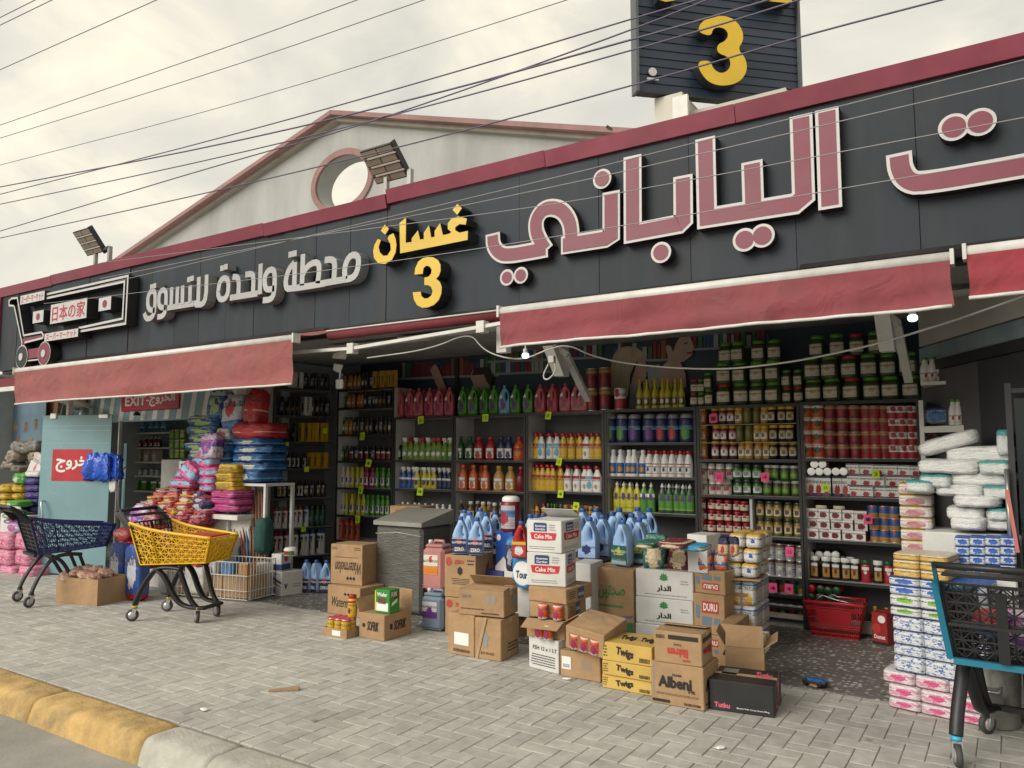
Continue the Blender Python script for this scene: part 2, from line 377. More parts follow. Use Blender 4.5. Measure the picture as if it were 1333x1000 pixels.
# terrazzo apron of the shop
tz = bpy.data.materials.new('terrazzo'); tz.use_nodes = True; t = tz.node_tree; b = t.nodes['Principled BSDF']; b.inputs['Roughness'].default_value = .55
tcn = t.nodes.new('ShaderNodeTexCoord'); vo = t.nodes.new('ShaderNodeTexVoronoi'); vo.inputs['Scale'].default_value = 26
t.links.new(tcn.outputs['Object'], vo.inputs['Vector'])
s_ = t.nodes.new('ShaderNodeSeparateColor'); t.links.new(vo.outputs['Color'], s_.inputs[0])
r1 = t.nodes.new('ShaderNodeValToRGB'); ee = r1.color_ramp.elements; ee[0].position = .25; ee[0].color = (.11, .105, .098, 1); ee[1].position = .9; ee[1].color = (.52, .50, .45, 1); t.links.new(s_.outputs[0], r1.inputs[0])
r2 = t.nodes.new('ShaderNodeMapRange'); r2.inputs[1].default_value = .32; r2.inputs[2].default_value = .5; t.links.new(vo.outputs['Distance'], r2.inputs[0])
mm = t.nodes.new('ShaderNodeMixRGB'); mm.inputs[2].default_value = (.15, .145, .135, 1); t.links.new(r2.outputs[0], mm.inputs[0]); t.links.new(r1.outputs[0], mm.inputs[1]); t.links.new(mm.outputs[0], b.inputs['Base Color'])
MB().box((-24, 5.632, -.139), (9, 14, .003)).build('shop_floor', tz, kind='structure')

# ------------------------------------------------------------------ shop building
wallp = mat('plaster_wall', (.55, .54, .51), .8, var=.12, scale=1.2, bump=.2, bscale=20, dirt=.35)
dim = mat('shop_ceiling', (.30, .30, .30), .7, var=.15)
inw = mat('interior_wall', (.42, .47, .48), .7, var=.1)
shop = thing('shop_building', (0, 0, 0), 0, 'long single storey shop with open goods bays under a dark fascia', 'shop')
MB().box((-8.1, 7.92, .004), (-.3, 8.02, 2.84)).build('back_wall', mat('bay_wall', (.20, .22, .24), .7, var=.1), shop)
MB().box((-14, 9.9, .004), (-8.2, 10, 2.84)).build('store_wall', inw, shop)
MB().box((-14.1, 5.8, .004), (-14, 10, 4)).build('side_wall', inw, shop)
MB().box((-8.35, 7.0, .004), (-8.25, 9.9, 2.84)).build('partition', inw, shop)
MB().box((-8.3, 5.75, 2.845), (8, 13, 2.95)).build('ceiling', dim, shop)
MB().box((-24, 5.75, 2.845), (-8.305, 13, 2.95)).build('ceiling', mat('white_ceiling', (.7,.7,.68), .7, var=.05), shop)  # separate ceiling piece, added in white to bounce light into the entrance
MB().box((-24, 5.75, 3.75), (8, 13, 3.85)).build('roof', wallp, shop)
MB().box((-24, 12.9, .004), (8, 13, 3.75)).build('rear_wall', wallp, shop)
MB().box((-24, 5.75, .004), (-13.9, 5.85, 2.845)).build('front_wall', mat('dark_neighbour_interior', (.045, .045, .047), .7), shop)  # wall colour darkened to stand in for the dim shop interior
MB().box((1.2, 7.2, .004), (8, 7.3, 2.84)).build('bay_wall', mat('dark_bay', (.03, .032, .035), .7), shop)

# fascia
FY = 5.60
fas = thing('shop_fascia', (0, 0, 0), 0, 'long charcoal clad fascia with a maroon metal capping along the shop', 'fascia')
MB().box((-13.1, 5.64, 2.82), (8, 5.748, 4.0)).build('backing', DARKM, fas)
x = -13.12; widths = []
while x < 4.5:
    wd = .5 if x < -5.4 else .78
    y0 = FY+rnd.uniform(-.004, .004); mb = MB(); q = .0022
    mb.hexa([(x+q, y0+rnd.uniform(-.004, .004), 2.86), (x+wd-q, y0+rnd.uniform(-.004, .004), 2.86), (x+wd-q, 5.637, 2.86), (x+q, 5.637, 2.86),
             (x+q, y0+rnd.uniform(-.003, .003), 4.06), (x+wd-q, y0+rnd.uniform(-.003, .003), 4.06), (x+wd-q, 5.637, 4.06), (x+q, 5.637, 4.06)])
    mb.build('panel', PANEL, fas); x += wd
caps = [(-13.32, -11.6, -.01), (-11.6, -10.1, 0), (-10.1, -6.94, .002), (-6.94, -5.1, -.008), (-5.1, -3.27, .036), (-3.27, -1.62, .03), (-1.62, .3, .028), (.3, 2.2, .03), (2.2, 4.6, .03)]
for a, b, dz in caps:
    mb = MB(); yo = FY-.05+rnd.uniform(-.006, .006); lo = 4.035+dz; hi = 4.17+dz
    mb.hexa([(a+.003, yo+.02, lo), (b-.003, yo+.02, lo), (b-.003, 5.95, lo), (a+.003, 5.95, lo), (a+.003, yo-.01, hi), (b-.003, yo-.01, hi), (b-.003, 5.95, hi+.01), (a+.003, 5.95, hi+.01)])
    mb.build('capping', MAROON, fas)
MB().box((-13.32, 5.56, 2.9), (-13.125, 5.75, 4.02)).build('end_trim', MAROON, fas)
# buckled flashing along the foot of the fascia
flm = mat('bent_flashing', (.035, .034, .034), .4, .3, var=.3, scale=3)
def flashing(a, b, z0, amp):
    mb = MB(); n = 24; vs = []
    for k in range(n+1):
        x = a+(b-a)*k/n; w_ = amp*sin(k*.7)*rnd.uniform(.3, 1)
        vs += [(x, 5.57+w_*.3, z0+.05), (x, 5.53+w_, z0+.012+w_*.3), (x, 5.56, z0-.035), (x, 5.7, z0-.03)]
    fs = [(4*k+i, 4*k+4+i, 4*k+5+i, 4*k+1+i)[::-1] for k in range(n) for i in range(3)]
    return mb.add(vs, fs).build('flashing', flm, fas)
flashing(-12.2, -5.9, 2.86, .012); flashing(-5.86, -3.55, 2.84, .02); flashing(-3.5, -1.2, 2.85, .012); flashing(-1.19, 4.5, 2.875, .008)

def strip(mb, pts, wd, y0, y1, mi=0, ms=1, ext=0.):
    """one pen stroke on the fascia: centre line pts in (X, Z), front at y0, back at y1"""
    p = [Vector(q) for q in pts]; n = len(p)
    if ext:
        p[0] = p[0]+(p[0]-p[1]).normalized()*ext; p[-1] = p[-1]+(p[-1]-p[-2]).normalized()*ext
    lft = []; rgt = []
    for i in range(n):
        d0 = (p[i]-p[max(i-1, 0)]); d1 = (p[min(i+1, n-1)]-p[i])
        if d0.length < 1e-9: d0 = d1
        if d1.length < 1e-9: d1 = d0
        d0 = d0.normalized(); d1 = d1.normalized(); t_ = d0+d1
        t_ = t_.normalized() if t_.length > .05 else d0; nn_ = Vector((-t_.y, t_.x)); k = max(.5, nn_.dot(Vector((-d0.y, d0.x))))
        lft.append(p[i]+nn_*(wd/2/k)); rgt.append(p[i]-nn_*(wd/2/k))
    vs = []
    for a, b in zip(lft, rgt): vs += [(a.x, y0, a.y), (b.x, y0, b.y), (a.x, y1, a.y), (b.x, y1, b.y)]
    fr = [(4*i, 4*i+1, 4*i+5, 4*i+4) for i in range(n-1)]
    sd_ = [(4*i, 4*i+4, 4*i+6, 4*i+2) for i in range(n-1)]+[(4*i+1, 4*i+3, 4*i+7, 4*i+5) for i in range(n-1)]+[(0, 2, 3, 1), (4*n-4, 4*n-3, 4*n-1, 4*n-2)]
    mb.add(vs, fr, mi); mb.add(vs, sd_, ms)
def chaikin(p, it=2, closed=False):
    p = [Vector(q) for q in p]
    for _ in range(it):
        q = [] if closed else [p[0]]
        for i in range(len(p) if closed else len(p)-1):
            a, b = p[i], p[(i+1) % len(p)]; q += [a*.75+b*.25, a*.25+b*.75]
        if not closed: q.append(p[-1])
        p = q
    return p
def fpts(pts, ox, oy, s, Y): return [Vector((v.x, v.z)) for v in (P(ox+a/s, oy+b/s, Y) for a, b in pts)]
def disc(c, r, n=26): return [Vector((c.x+r*cos(2*pi*i/n), c.y+r*sin(2*pi*i/n))) for i in range(n)]
FR = lambda u, v, d: (u, d, v)
RED = mat('rose_red_acrylic', (.18, .024, .053), .45, var=.1, scale=2, dirt=.1)
LW = mat('white_acrylic_trim', (.50, .49, .485), .4, var=.06)
LSIDE = mat('letter_return', (.02, .022, .025), .5, var=.1)
YEL = mat('yellow_acrylic', (.66, .44, .03), .35, var=.08, scale=3, dirt=.08)
LGREY = mat('pale_grey_acrylic', (.40, .405, .415), .35, var=.07, dirt=.1)
LGS = mat('grey_letter_return', (.30, .305, .31), .4, .2, var=.12)

big = thing('sign_lettering', (0, 5.5, 3.5), 0, 'large rose red Arabic letters edged in white on the dark fascia', 'sign lettering')
big.location = (0, 0, 0)
def letter(parent, strokes, dots, wd, ox, oy, s, Y, face, trim, side, tw, dw, name='letter'):
    mb = MB(); mt = MB()
    for k, (pts, sm) in enumerate(strokes):
        q = fpts(pts, ox, oy, s, Y)
        if sm: q = chaikin(q, sm)
        if tw: strip(mt, q, wd+2*tw, Y+.003+k*.0012, 5.597, 0, 1, ext=tw)
        strip(mb, q, wd, Y-k*.0012, 5.58 if not tw else Y+.0035, 0, 1)
    for k, (a, b, r) in enumerate(dots):
        c = fpts([(a, b)], ox, oy, s, Y)[0]
        if tw: mt.poly(disc(c, r+tw), Y+.003+k*.001, 5.597, FR, 0, 1)
        mb.poly(disc(c, r), Y-.001-k*.001, Y+.0035 if tw else 5.58, FR, 0, 1)
    if tw:
        o = mt.build(name, [trim, side], parent); mb.build('letter_face', [face, trim], o)
    else: o = mb.build(name, [face, side], parent)
    return o
zoomA, zoomB = (620, 140, 4.168), (880, 130, 2.943)
LB = (.112, RED, LW, LSIDE, .022, 0)
def bigl(strokes, dots, z): letter(big, strokes, dots, .112, *z, 5.50, RED, LW, LSIDE, .021, 0)
bigl([([(88,695),(90,745),(115,785),(160,805),(330,775),(375,766)], 2), ([(372,768),(345,725),(322,670),(322,605),(360,552),(415,540),(468,560),(502,610),(513,660),(515,738)], 2), ([(470,747),(700,710),(730,690),(730,468)], 0)], [(165,922,.052),(240,910,.052),(681,386,.062)], zoomA)
bigl([([(846,275),(848,680),(1100,632),(1122,610),(1120,383)], 0)], [(1001,786,.062)], zoomA)
bigl([([(111,155),(118,452),(455,398),(488,370),(478,68)], 0), ([(290,245),(296,420)], 0)], [(262,536,.066),(330,520,.066)], zoomB)
bigl([([(577,44),(590,405)], 0)], [], zoomB)
bigl([([(854,215),(858,265),(885,310),(940,322),(1333,252),(1500,222),(1530,190),(1525,140)], 2)], [(1064,104,.068),(1165,84,.068)], zoomB)

med = thing('sign_lettering', (0, 0, 0), 0, 'pale grey Arabic slogan letters on the fascia beside the cart emblem', 'sign lettering')
zM = (180, 310, 4.443)
def medl(strokes, sq):
    mb = MB()
    for k, (pts, sm) in enumerate(strokes):
        q = fpts(pts, *zM, 5.47); q = chaikin(q, sm) if sm else q
        strip(mb, q, .068, 5.47-k*.0013, 5.59, 0, 1)
    for a, b in sq:
        c = fpts([(a, b)], *zM, 5.47)[0]; r = .032
        mb.poly([(c.x-r, c.y-r), (c.x+r, c.y-r), (c.x+r, c.y+r), (c.x-r, c.y+r)], 5.47, 5.59, FR, 0, 1)
    mb.build('letter', [LGREY, LGS], med)
medl([([(95,418),(66,416),(54,392),(56,335),(72,308),(92,308),(98,330),(95,415),(86,448),(68,466),(44,466),(34,434)], 1)], [(77,282),(94,276)])
medl([([(158,402),(128,402),(117,378),(120,325),(136,300),(154,302),(162,322),(158,405),(150,440),(132,454),(110,456)], 1)], [])
medl([([(160,405),(300,382),(318,378)], 0), ([(194,285),(190,392)], 0), ([(228,282),(224,388)], 0), ([(258,275),(256,382)], 0), ([(302,275),(300,375)], 0)], [(292,240),(311,233)])
medl([([(350,225),(346,372),(320,380)], 0), ([(396,212),(392,345),(372,385),(330,385)], 1)], [])
medl([([(462,310),(468,262),(486,232),(512,232),(522,258),(518,322),(500,352),(474,356),(462,335),(462,308)], 1)], [(484,174),(506,166)])
medl([([(545,225),(570,224),(582,245),(578,330)], 1), ([(530,346),(690,320)], 0), ([(620,212),(655,206),(668,222),(664,320)], 1)], [])
medl([([(708,148),(702,325)], 0)], [])
medl([([(787,290),(750,300),(732,285),(730,225),(748,190),(775,180),(790,200),(787,300),(778,340),(758,357),(720,360)], 1)], [])
medl([([(903,142),(870,180),(852,240),(854,285),(870,296),(1080,262)], 1), ([(906,140),(902,285)], 0)], [(880,95),(904,89)])
medl([([(953,92),(946,275)], 0), ([(950,215),(975,165),(1020,138),(1046,150),(1046,195),(1038,262)], 1)], [])
medl([([(1078,128),(1118,122),(1138,140),(1130,250)], 1), ([(1020,270),(1200,238)], 0)], [])
medl([([(1196,238),(1192,180),(1206,128),(1232,98),(1262,98),(1276,125),(1266,195),(1240,230),(1196,240)], 1)], [])

yel = thing('sign_lettering', (0, 0, 0), 0, 'yellow Arabic name and numeral three with deep black sides on the fascia', 'sign lettering')
GHAS = [[(312,222),(365,178),(362,382),(412,375),(412,345),(462,282),(478,355),(510,352),(510,300),(552,240),(570,340),(598,332),(598,285),(642,222),(665,320),(712,310),(735,295),(705,270),(705,225),(735,185),(790,168),(860,185),(850,235),(800,230),(765,255),(765,280),(800,300),(868,285),(866,358),(318,468)],
 [(160,360),(135,352),(108,400),(98,450),(105,505),(140,550),(195,555),(250,520),(280,460),(287,400),(280,350),(262,305),(230,320),(215,350),(238,390),(242,440),(215,485),(180,488),(152,460),(142,415)],
 [(192,234),(226,268),(196,315),(160,284)], [(783,66),(819,100),(782,155),(744,114)]]
THREE = [(435,640),(440,590),(465,535),(500,508),(540,497),(585,500),(625,522),(645,560),(646,610),(632,650),(610,675),(640,700),(655,740),(652,795),(630,850),(590,888),(540,908),(495,910),(455,888),(430,845),(420,785),(485,780),(490,815),(515,836),(545,832),(572,810),(582,775),(570,742),(545,727),(515,725),(515,665),(550,657),(570,632),(574,600),(558,575),(532,568),(508,585),(500,635)]
for pl in GHAS+[THREE]:
    q = [Vector((v.x, v.z)) for v in (P(470+a/6.247, 255+b/6.247, 5.44) for a, b in pl)]
    c = sum(q, Vector((0, 0)))/len(q); mb = MB()
    o = MB().poly(q, 5.447, 5.595, FR).build('letter', LSIDE, yel); mb.poly(q, 5.44, 5.446, FR).build('letter_face', YEL, o)

# cart emblem and plates at the left end of the fascia
emb = thing('cart_emblem', (0, 0, 0), 0, 'outlined shopping cart emblem with red wheel at the left end of fascia', 'sign emblem')
zE = (0, 350, 6.665)
def est(pts, wd, m, y=5.45, sm=0, nm='cart_outline'):
    mb = MB(); q = fpts(pts, *zE, y); q = chaikin(q, sm) if sm else q; strip(mb, q, wd, y, 5.59, 0, 1); return mb.build(nm, [m, LSIDE], emb)
est([(390,225),(1110,62),(1088,475),(680,545)], .03, LW); est([(392,258),(1080,110),(1062,432),(682,515)], .03, LW, 5.452)
est([(385,240),(1096,85),(1075,452),(680,530)], .075, PANEL, 5.47)
est([(120,322),(78,318),(78,278),(100,258),(150,252),(205,578),(360,550),(376,575),(370,600),(212,640)], .028, LW)
est([(122,322),(190,640),(185,690)], .028, LW, 5.453); est([(160,300),(205,605),(365,585)], .1, PANEL, 5.475)
est([(196,620),(365,590)], .05, RED, 5.458); est([(200,640),(200,700)], .1, RED, 5.459); est([(225,745),(340,725)], .14, RED, 5.456); est([(222,722),(338,705)], .02, LW, 5.457, nm='axle_trim'); est([(222,800),(345,785)], .02, LW, 5.457, nm='axle_trim')
for (a, b), m1, m2, nm in (((183,765), PANEL, LW, 'emblem_wheel'), ((378,735), RED, LW, 'emblem_wheel')):
    c = fpts([(a, b)], *zE, 5.44)[0]
    o = MB().poly(disc(c, .175), 5.446, 5.59, FR, 0, 1).build(nm, [LW, LSIDE], emb); MB().poly(disc(c, .158), 5.44, 5.4455, FR).build('wheel_face', m1, o); MB().poly(disc(c, .055), 5.43, 5.4395, FR).build('wheel_hub', LW, o)
def plate(corners, label, txt=None, red=True, dot=False):
    q = [P(zE[0]+a/zE[2], zE[1]+b/zE[2], 5.42) for a, b in corners]; x0, x1 = (q[0].x+q[3].x)/2, (q[1].x+q[2].x)/2; z1, z0 = (q[0].z+q[1].z)/2, (q[2].z+q[3].z)/2
    o = MB().poly([(x0,z0),(x1,z0),(x1,z1),(x0,z1)], 5.42, 5.595, FR, 0, 1).build('sign_plate', [LW, LSIDE], None, label=label, cat='sign plate', group='white plates on the cart emblem')
    if txt: text_on(o, txt, (x1-x0)*.9, (z1-z0)*.78, ((x0+x1)/2, 5.42, (z0+z1)/2), (1,0,0), (0,0,1), mat('maroon_print', (.36, .03, .06), .5, var=0), .02)
    if dot: MB().poly(disc(Vector(((x0+x1)/2, (z0+z1)/2)), (z1-z0)*.3), 5.417, 5.4195, FR).build('red_disc', RED, o)
plate([(175,235),(386,192),(384,268),(176,312)], 'small white plate with katakana at the top of the cart emblem', 'スーパーマーケット')
plate([(385,570),(678,510),(676,585),(386,635)], 'long white plate with katakana at the foot of the cart emblem', 'スーパーマーケット')
plate([(442,312),(757,254),(748,425),(435,480)], 'widest white plate reading four red Japanese characters inside cart emblem', '日本の家')
plate([(288,372),(378,358),(374,460),(282,474)], 'white square plate with red disc left of the Japanese characters', dot=True)
plate([(860,256),(965,238),(960,352),(853,370)], 'white square plate with red disc right of the Japanese characters', dot=True)

# ------------------------------------------------------------------ awnings
def fabric(name, c): return mat(name, c, .85, var=.14, scale=2.2, bump=.4, bscale=9, dirt=.3, crease=.6)
FA, FB2, FC = fabric('faded_red_canvas', (.27, .085, .082)), fabric('red_canvas', (.24, .053, .066)), fabric('deep_red_canvas', (.27, .034, .05))
def awning(x0, x1, yb, zb, zv, fab, label, yt=5.54, zt=2.865, arms=()):
    a = thing('awning', (x0, yb, zb), 0, label, 'awning', 'red canvas awnings along the shop front'); wd = x1-x0
    MB().lathe([(0, .038), (wd, .038)], 14, (0, 0, 0), 1, axis='x').build('front_bar', BARW, a)
    for xx in (-.02, wd): MB().box((xx, -.045, -.045), (xx+.02, .045, .045)).build('bar_cap', BARW, a)
    n = 40; mb = MB(); vs = []
    for k in range(n+1):
        for j in range(9):
            f = j/8; x = wd*k/n
            vs.append((x+.012*sin(f*3+k*.9)*f*(k in (0, n)), -.034+.022*f*sin(k*.31+x0)+.012*sin(k*.83+f*2.5)*f+.014*f*sin(f*9+k*.2)+.008*sin(k*1.9+f*6)*f, -.02-f*(-.02-zv)))
    fs = [(k*9+j, k*9+j+1, k*9+10+j, k*9+9+j) for k in range(n) for j in range(8)]
    mb.add(vs, fs, 0, True); mb.build('valance', fab, a)
    MB().tube([(wd*k/n, vs[k*9+8][1], zv) for k in range(n+1)], .011, 8).build('hem_bar', BARW, a)
    mb = MB(); vs = []
    for k in range(n+1):
        for j in range(7):
            f = j/6; vs.append((wd*k/n, .02+(yt-yb-.02)*f, .034+(zt-zb-.034)*f-.03*sin(pi*f)))
    mb.add(vs, [(k*7+j, k*7+7+j, k*7+8+j, k*7+1+j) for k in range(n) for j in range(6)], 0, True); mb.build('canopy', fab, a)
    for x in (wd*.18, wd*.82):
        MB().bar((x, .03, -.03), (x+.25, .3, -.0), .05, .035).bar((x+.25, .3, 0), (x, .62, .05), .05, .035).build('arm', BARW, a)
    return a
awning(-11.2, -5.73, 5.0, 2.70, -.445, FA, 'long faded red canvas awning over the shop entrance with a deep valance')
awning(-3.345, -.247, 5.0, 2.715, -.285, FB2, 'red canvas awning with white front bar over the pickle jar shelves')
awning(-.165, 3.2, 5.0, 2.735, -.265, FC, 'deep red canvas awning cut off at the right edge of picture')
# folded awning in the middle bay: rolled canvas, two folded arms
fo = thing('folded_awning', (-5.7, 5.42, 2.78), 0, 'dark red folded awning with white folded arms over the detergent bay', 'awning')
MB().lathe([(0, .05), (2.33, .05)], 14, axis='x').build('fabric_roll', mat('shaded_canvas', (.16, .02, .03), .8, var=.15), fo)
MB().tube([(0, -.05, .035), (2.33, -.05, .035)], .008, 6).build('roll_trim', BARW, fo)
pa = [P(382, 459, 5.3), P(459, 454, 5.3), P(628, 426, 5.32), P(655, 421, 5.34)]
for k in range(3):
    MB().bar(pa[k]-fo.location, pa[k+1]-fo.location, .055, .03).build('arm', BARW, fo)
for k in (1, 2): q = pa[k]-fo.location; MB().box((q.x-.04, q.y-.04, q.z-.05), (q.x+.04, q.y+.04, q.z+.05)).build('joint', BARW, fo)
q = P(655, 440, 5.5)-fo.location; MB().box((q.x-.05, q.y-.03, q.z-.13), (q.x+.05, q.y+.05, q.z+.13)).build('bracket', BARW, fo)
# brackets holding the awnings
def bracket(p0, p1, p2, lab):
    o = thing('awning_bracket', p0, 0, lab, 'bracket', 'steel brackets under the awnings')
    z = Vector((0, 0, 0)); MB().bar(z, p1-p0, .06, .05).build('upper_bar', WHITE, o); MB().bar(p1-p0, p2-p0, .06, .05).build('lower_bar', WHITE, o)
    MB().hexa([(-.05,.1,-.25),(.05,.1,-.25),(.05,.2,-.25),(-.05,.2,-.25),(-.05,-.1,.0),(.05,-.1,.0),(.05,.2,.02),(-.05,.2,.02)]).build('gusset', WHITE, o)
bracket(P(1150, 409, 5.9), P(1167, 422, 6.0), P(1183, 495, 6.7), 'pale steel bracket below the right awning above pickle jars')
bracket(P(720, 452, 5.9), P(737, 462, 6.0), P(765, 520, 6.8), 'pale steel bracket below the awning above pink bottles')
# ------------------------------------------------------------------ gable behind the fascia
GY = 8.5
gab = thing('gable_wall', (-8.75, GY, 3.85), 0, 'pale plastered gable with a pink ringed round opening behind the fascia', 'gable wall')
gwm = mat('gable_plaster', (.38, .39, .38), .85, var=.12, scale=1.1, bump=.25, bscale=12, dirt=.28, stretch=(2,2,.6))
pinkm = mat('pink_coping', (.30, .17, .165), .8, var=.15, scale=3, dirt=.3)
pk = Vector((-8.816, 7.0)); sl = (7.0-5.58)/(14.287-8.816)
hole = Vector((-8.745, 5.905)); rx_, rz_ = .585, .425
Lx, Rx = -15.2, -2.4
outl = [Vector((Lx, 3.85)), Vector((Rx, 3.85)), Vector((Rx, pk.y-(Rx-pk.x)*.295)), pk, Vector((Lx, pk.y-(pk.x-Lx)*sl))]
def hit(a):
    d = Vector((cos(a), sin(a))); best = None
    for i in range(5):
        p, q = outl[i], outl[(i+1) % 5]; e_ = q-p; den = d.x*e_.y-d.y*e_.x
        if abs(den) < 1e-9: continue
        w_ = p-hole; t_ = (w_.x*e_.y-w_.y*e_.x)/den; u_ = (w_.x*d.y-w_.y*d.x)/den
        if t_ > 0 and -1e-6 <= u_ <= 1+1e-6 and (best is None or t_ < best): best = t_
    return hole+d*best
angs = sorted([2*pi*i/48 for i in range(48)]+[math.atan2((q-hole).y, (q-hole).x) % (2*pi) for q in outl])
mb = MB(); n = len(angs); vs = []; TK = .34
for a in angs:
    h = hole+Vector((cos(a)*rx_, sin(a)*rz_)); o_ = hit(a)
    for v, y in ((h, 0), (o_, 0), (h, TK), (o_, TK)): vs.append((v.x+8.75, y, v.y-3.85))
fs = []
for i in range(n):
    j = (i+1) % n; A = 4*i; B = 4*j; fs += [(A, A+1, B+1, B), (A+2, B+2, B+3, A+3), (A, B, B+2, A+2), (A+1, A+3, B+3, B+1)]
mb.add(vs, fs); mb.build('wall', gwm, gab)
mb = MB(); vs = []; fs = []
for i in range(48):
    a = 2*pi*i/48; c_, s_2 = cos(a), sin(a)
    for r, y in ((-.002, .02), (-.002, -.03), (.10, -.03), (.10, -.001)): vs.append((hole.x+8.75+c_*(rx_+r), y, hole.y-3.85+s_2*(rz_+r)))
for i in range(48):
    j = (i+1) % 48
    for k in range(3): fs.append((4*i+k, 4*i+k+1, 4*j+k+1, 4*j+k))
mb.add(vs, fs); mb.build('opening_ring', pinkm, gab)
def coping(a, b):
    a3, b3 = Vector((a.x+8.75, 0, a.y-3.85)), Vector((b.x+8.75, 0, b.y-3.85)); q = []
    for z in (-.05, .022):
        for p, y in ((a3, -.22), (b3, -.22), (b3, TK+.22), (a3, TK+.22)): q.append((p.x, y, p.z+z))
    MB().hexa(q).build('coping', pinkm, gab)
    q = []
    for z in (-.11, -.052):
        for p, y in ((a3, -.1), (b3, -.1), (b3, TK+.1), (a3, TK+.1)): q.append((p.x, y, p.z+z))
    MB().hexa(q).build('soffit', mat('soffit_cream', (.36, .33, .28), .8, dirt=.4), gab)
coping(outl[4], pk-Vector((.004, 0))); coping(pk+Vector((.004, 0)), outl[2])
q = P(790, 166, 8.3); MB().bar((0,0,0), (.25, .1, -.22), .1, .03).build('roof_bracket', DARKM, None, q, label='short dark metal strut sticking up at the end of gable coping', cat='strut')

# ------------------------------------------------------------------ roof sign tower
T0 = P(827, 118, 8.0); TU = Vector((cos(R(44.5)), sin(R(44.5)), 0)); TN = Vector((TU.y, -TU.x, 0))
def onT(x, y, off=0.): d = ray(x, y); t_ = (T0+TN*off-CAM).dot(TN)/d.dot(TN); return CAM+d*t_
tw = (onT(1040, 60)-T0).dot(TU)
tower = thing('roof_sign', T0, R(44.5), 'tall navy clapboard roof sign with a large yellow numeral three', 'sign')
tm = mat('navy_cladding', (.020, .032, .055), .4, var=.2, scale=2, dirt=.15, stretch=(.6, .6, 2))
MB().box((.02, .02, .0), (tw-.02, .1, 2.9)).build('sign_core', DARKM, tower)
bh = 11.6*mpp(T0)
for k in range(int(2.9/bh)):
    z = k*bh; MB().hexa([(.03,-.014,z+.002),(tw-.03,-.014,z+.002),(tw-.03,.018,z+.002),(.03,.018,z+.002),(.03,-.004,z+bh-.002),(tw-.03,-.004,z+bh-.002),(tw-.03,.018,z+bh),(.03,.018,z+bh)]).build('cladding_board', tm, tower)
for xx, wd in ((0, .035), (tw-.035, .035)): MB().box((xx, -.05, -.02), (xx+wd, .12, 2.9)).build('edge_trim', mat('sign_trim', (.10, .11, .12), .5), tower)
MB().box((.036, -.02, -.02), (tw-.036, .1, -.002)).build('underside', DARKM, tower)
def tl(pt, off): v = onT(pt[0], pt[1], off)-T0; return Vector((v.dot(TU), v.z))
T3 = [(232,110),(235,82),(265,60),(310,52),(350,63),(380,98),(384,138),(364,166),(392,198),(397,240),(372,278),(320,292),(270,282),(238,245),(228,207),(273,205),(280,232),(306,250),(332,240),(343,215),(333,192),(296,180),(296,150),(322,140),(335,118),(323,98),(300,91),(280,98),(274,123)]
def tpoly(pl, nm='numeral'):
    q = chaikin([tl((820+a/2.598, b/2.598), .17) for a, b in pl], 2 if nm == 'numeral' else 0, True)
    o = MB().poly(q, -.165, -.04, FR).build(nm, LSIDE, tower); MB().poly(q, -.172, -.166, FR).build('letter_face', YEL, o)
tpoly(T3)
tpoly([(92,-20),(96,-2),(120,6),(150,2),(165,-20),(150,-60),(100,-60)], 'letter'); tpoly([(440,-60),(440,-2),(470,4),(548,12),(548,-60)], 'letter')
q = tl((820+77/2.598, 243/2.598), .04); MB().poly(disc(q, .05, 16), -.045, -.035, FR).build('maker_badge', LW, tower)
MB().box((q.x-.07, -.045, q.y-.1), (q.x+.07, -.035, q.y-.075)).build('maker_name', LW, tower)
pm = mat('cream_render', (.50, .48, .42), .85, var=.12, scale=1.5, dirt=.35)
pl = thing('sign_pillar', (0, 0, 0), 0, 'cream rendered pillar and beam carrying the roof sign', 'pillar')
a = PL = P(852, 130, 8.25); b2 = P(888, 130, 8.25); MB().box((a.x, 8.25, 3.86), (b2.x, 8.9, P(870, 124, 8.25).z)).build('shaft', pm, pl)
MB().box((b2.x-.1, 8.2, 3.86), (b2.x+.08, 8.249, P(880, 126, 8.2).z)).build('pilaster', WHITE, pl)
MB().box((b2.x+.002, 8.5, 3.86), (b2.x+1.1, 9, P(940, 140, 8.5).z+.05)).build('beam', pm, pl)

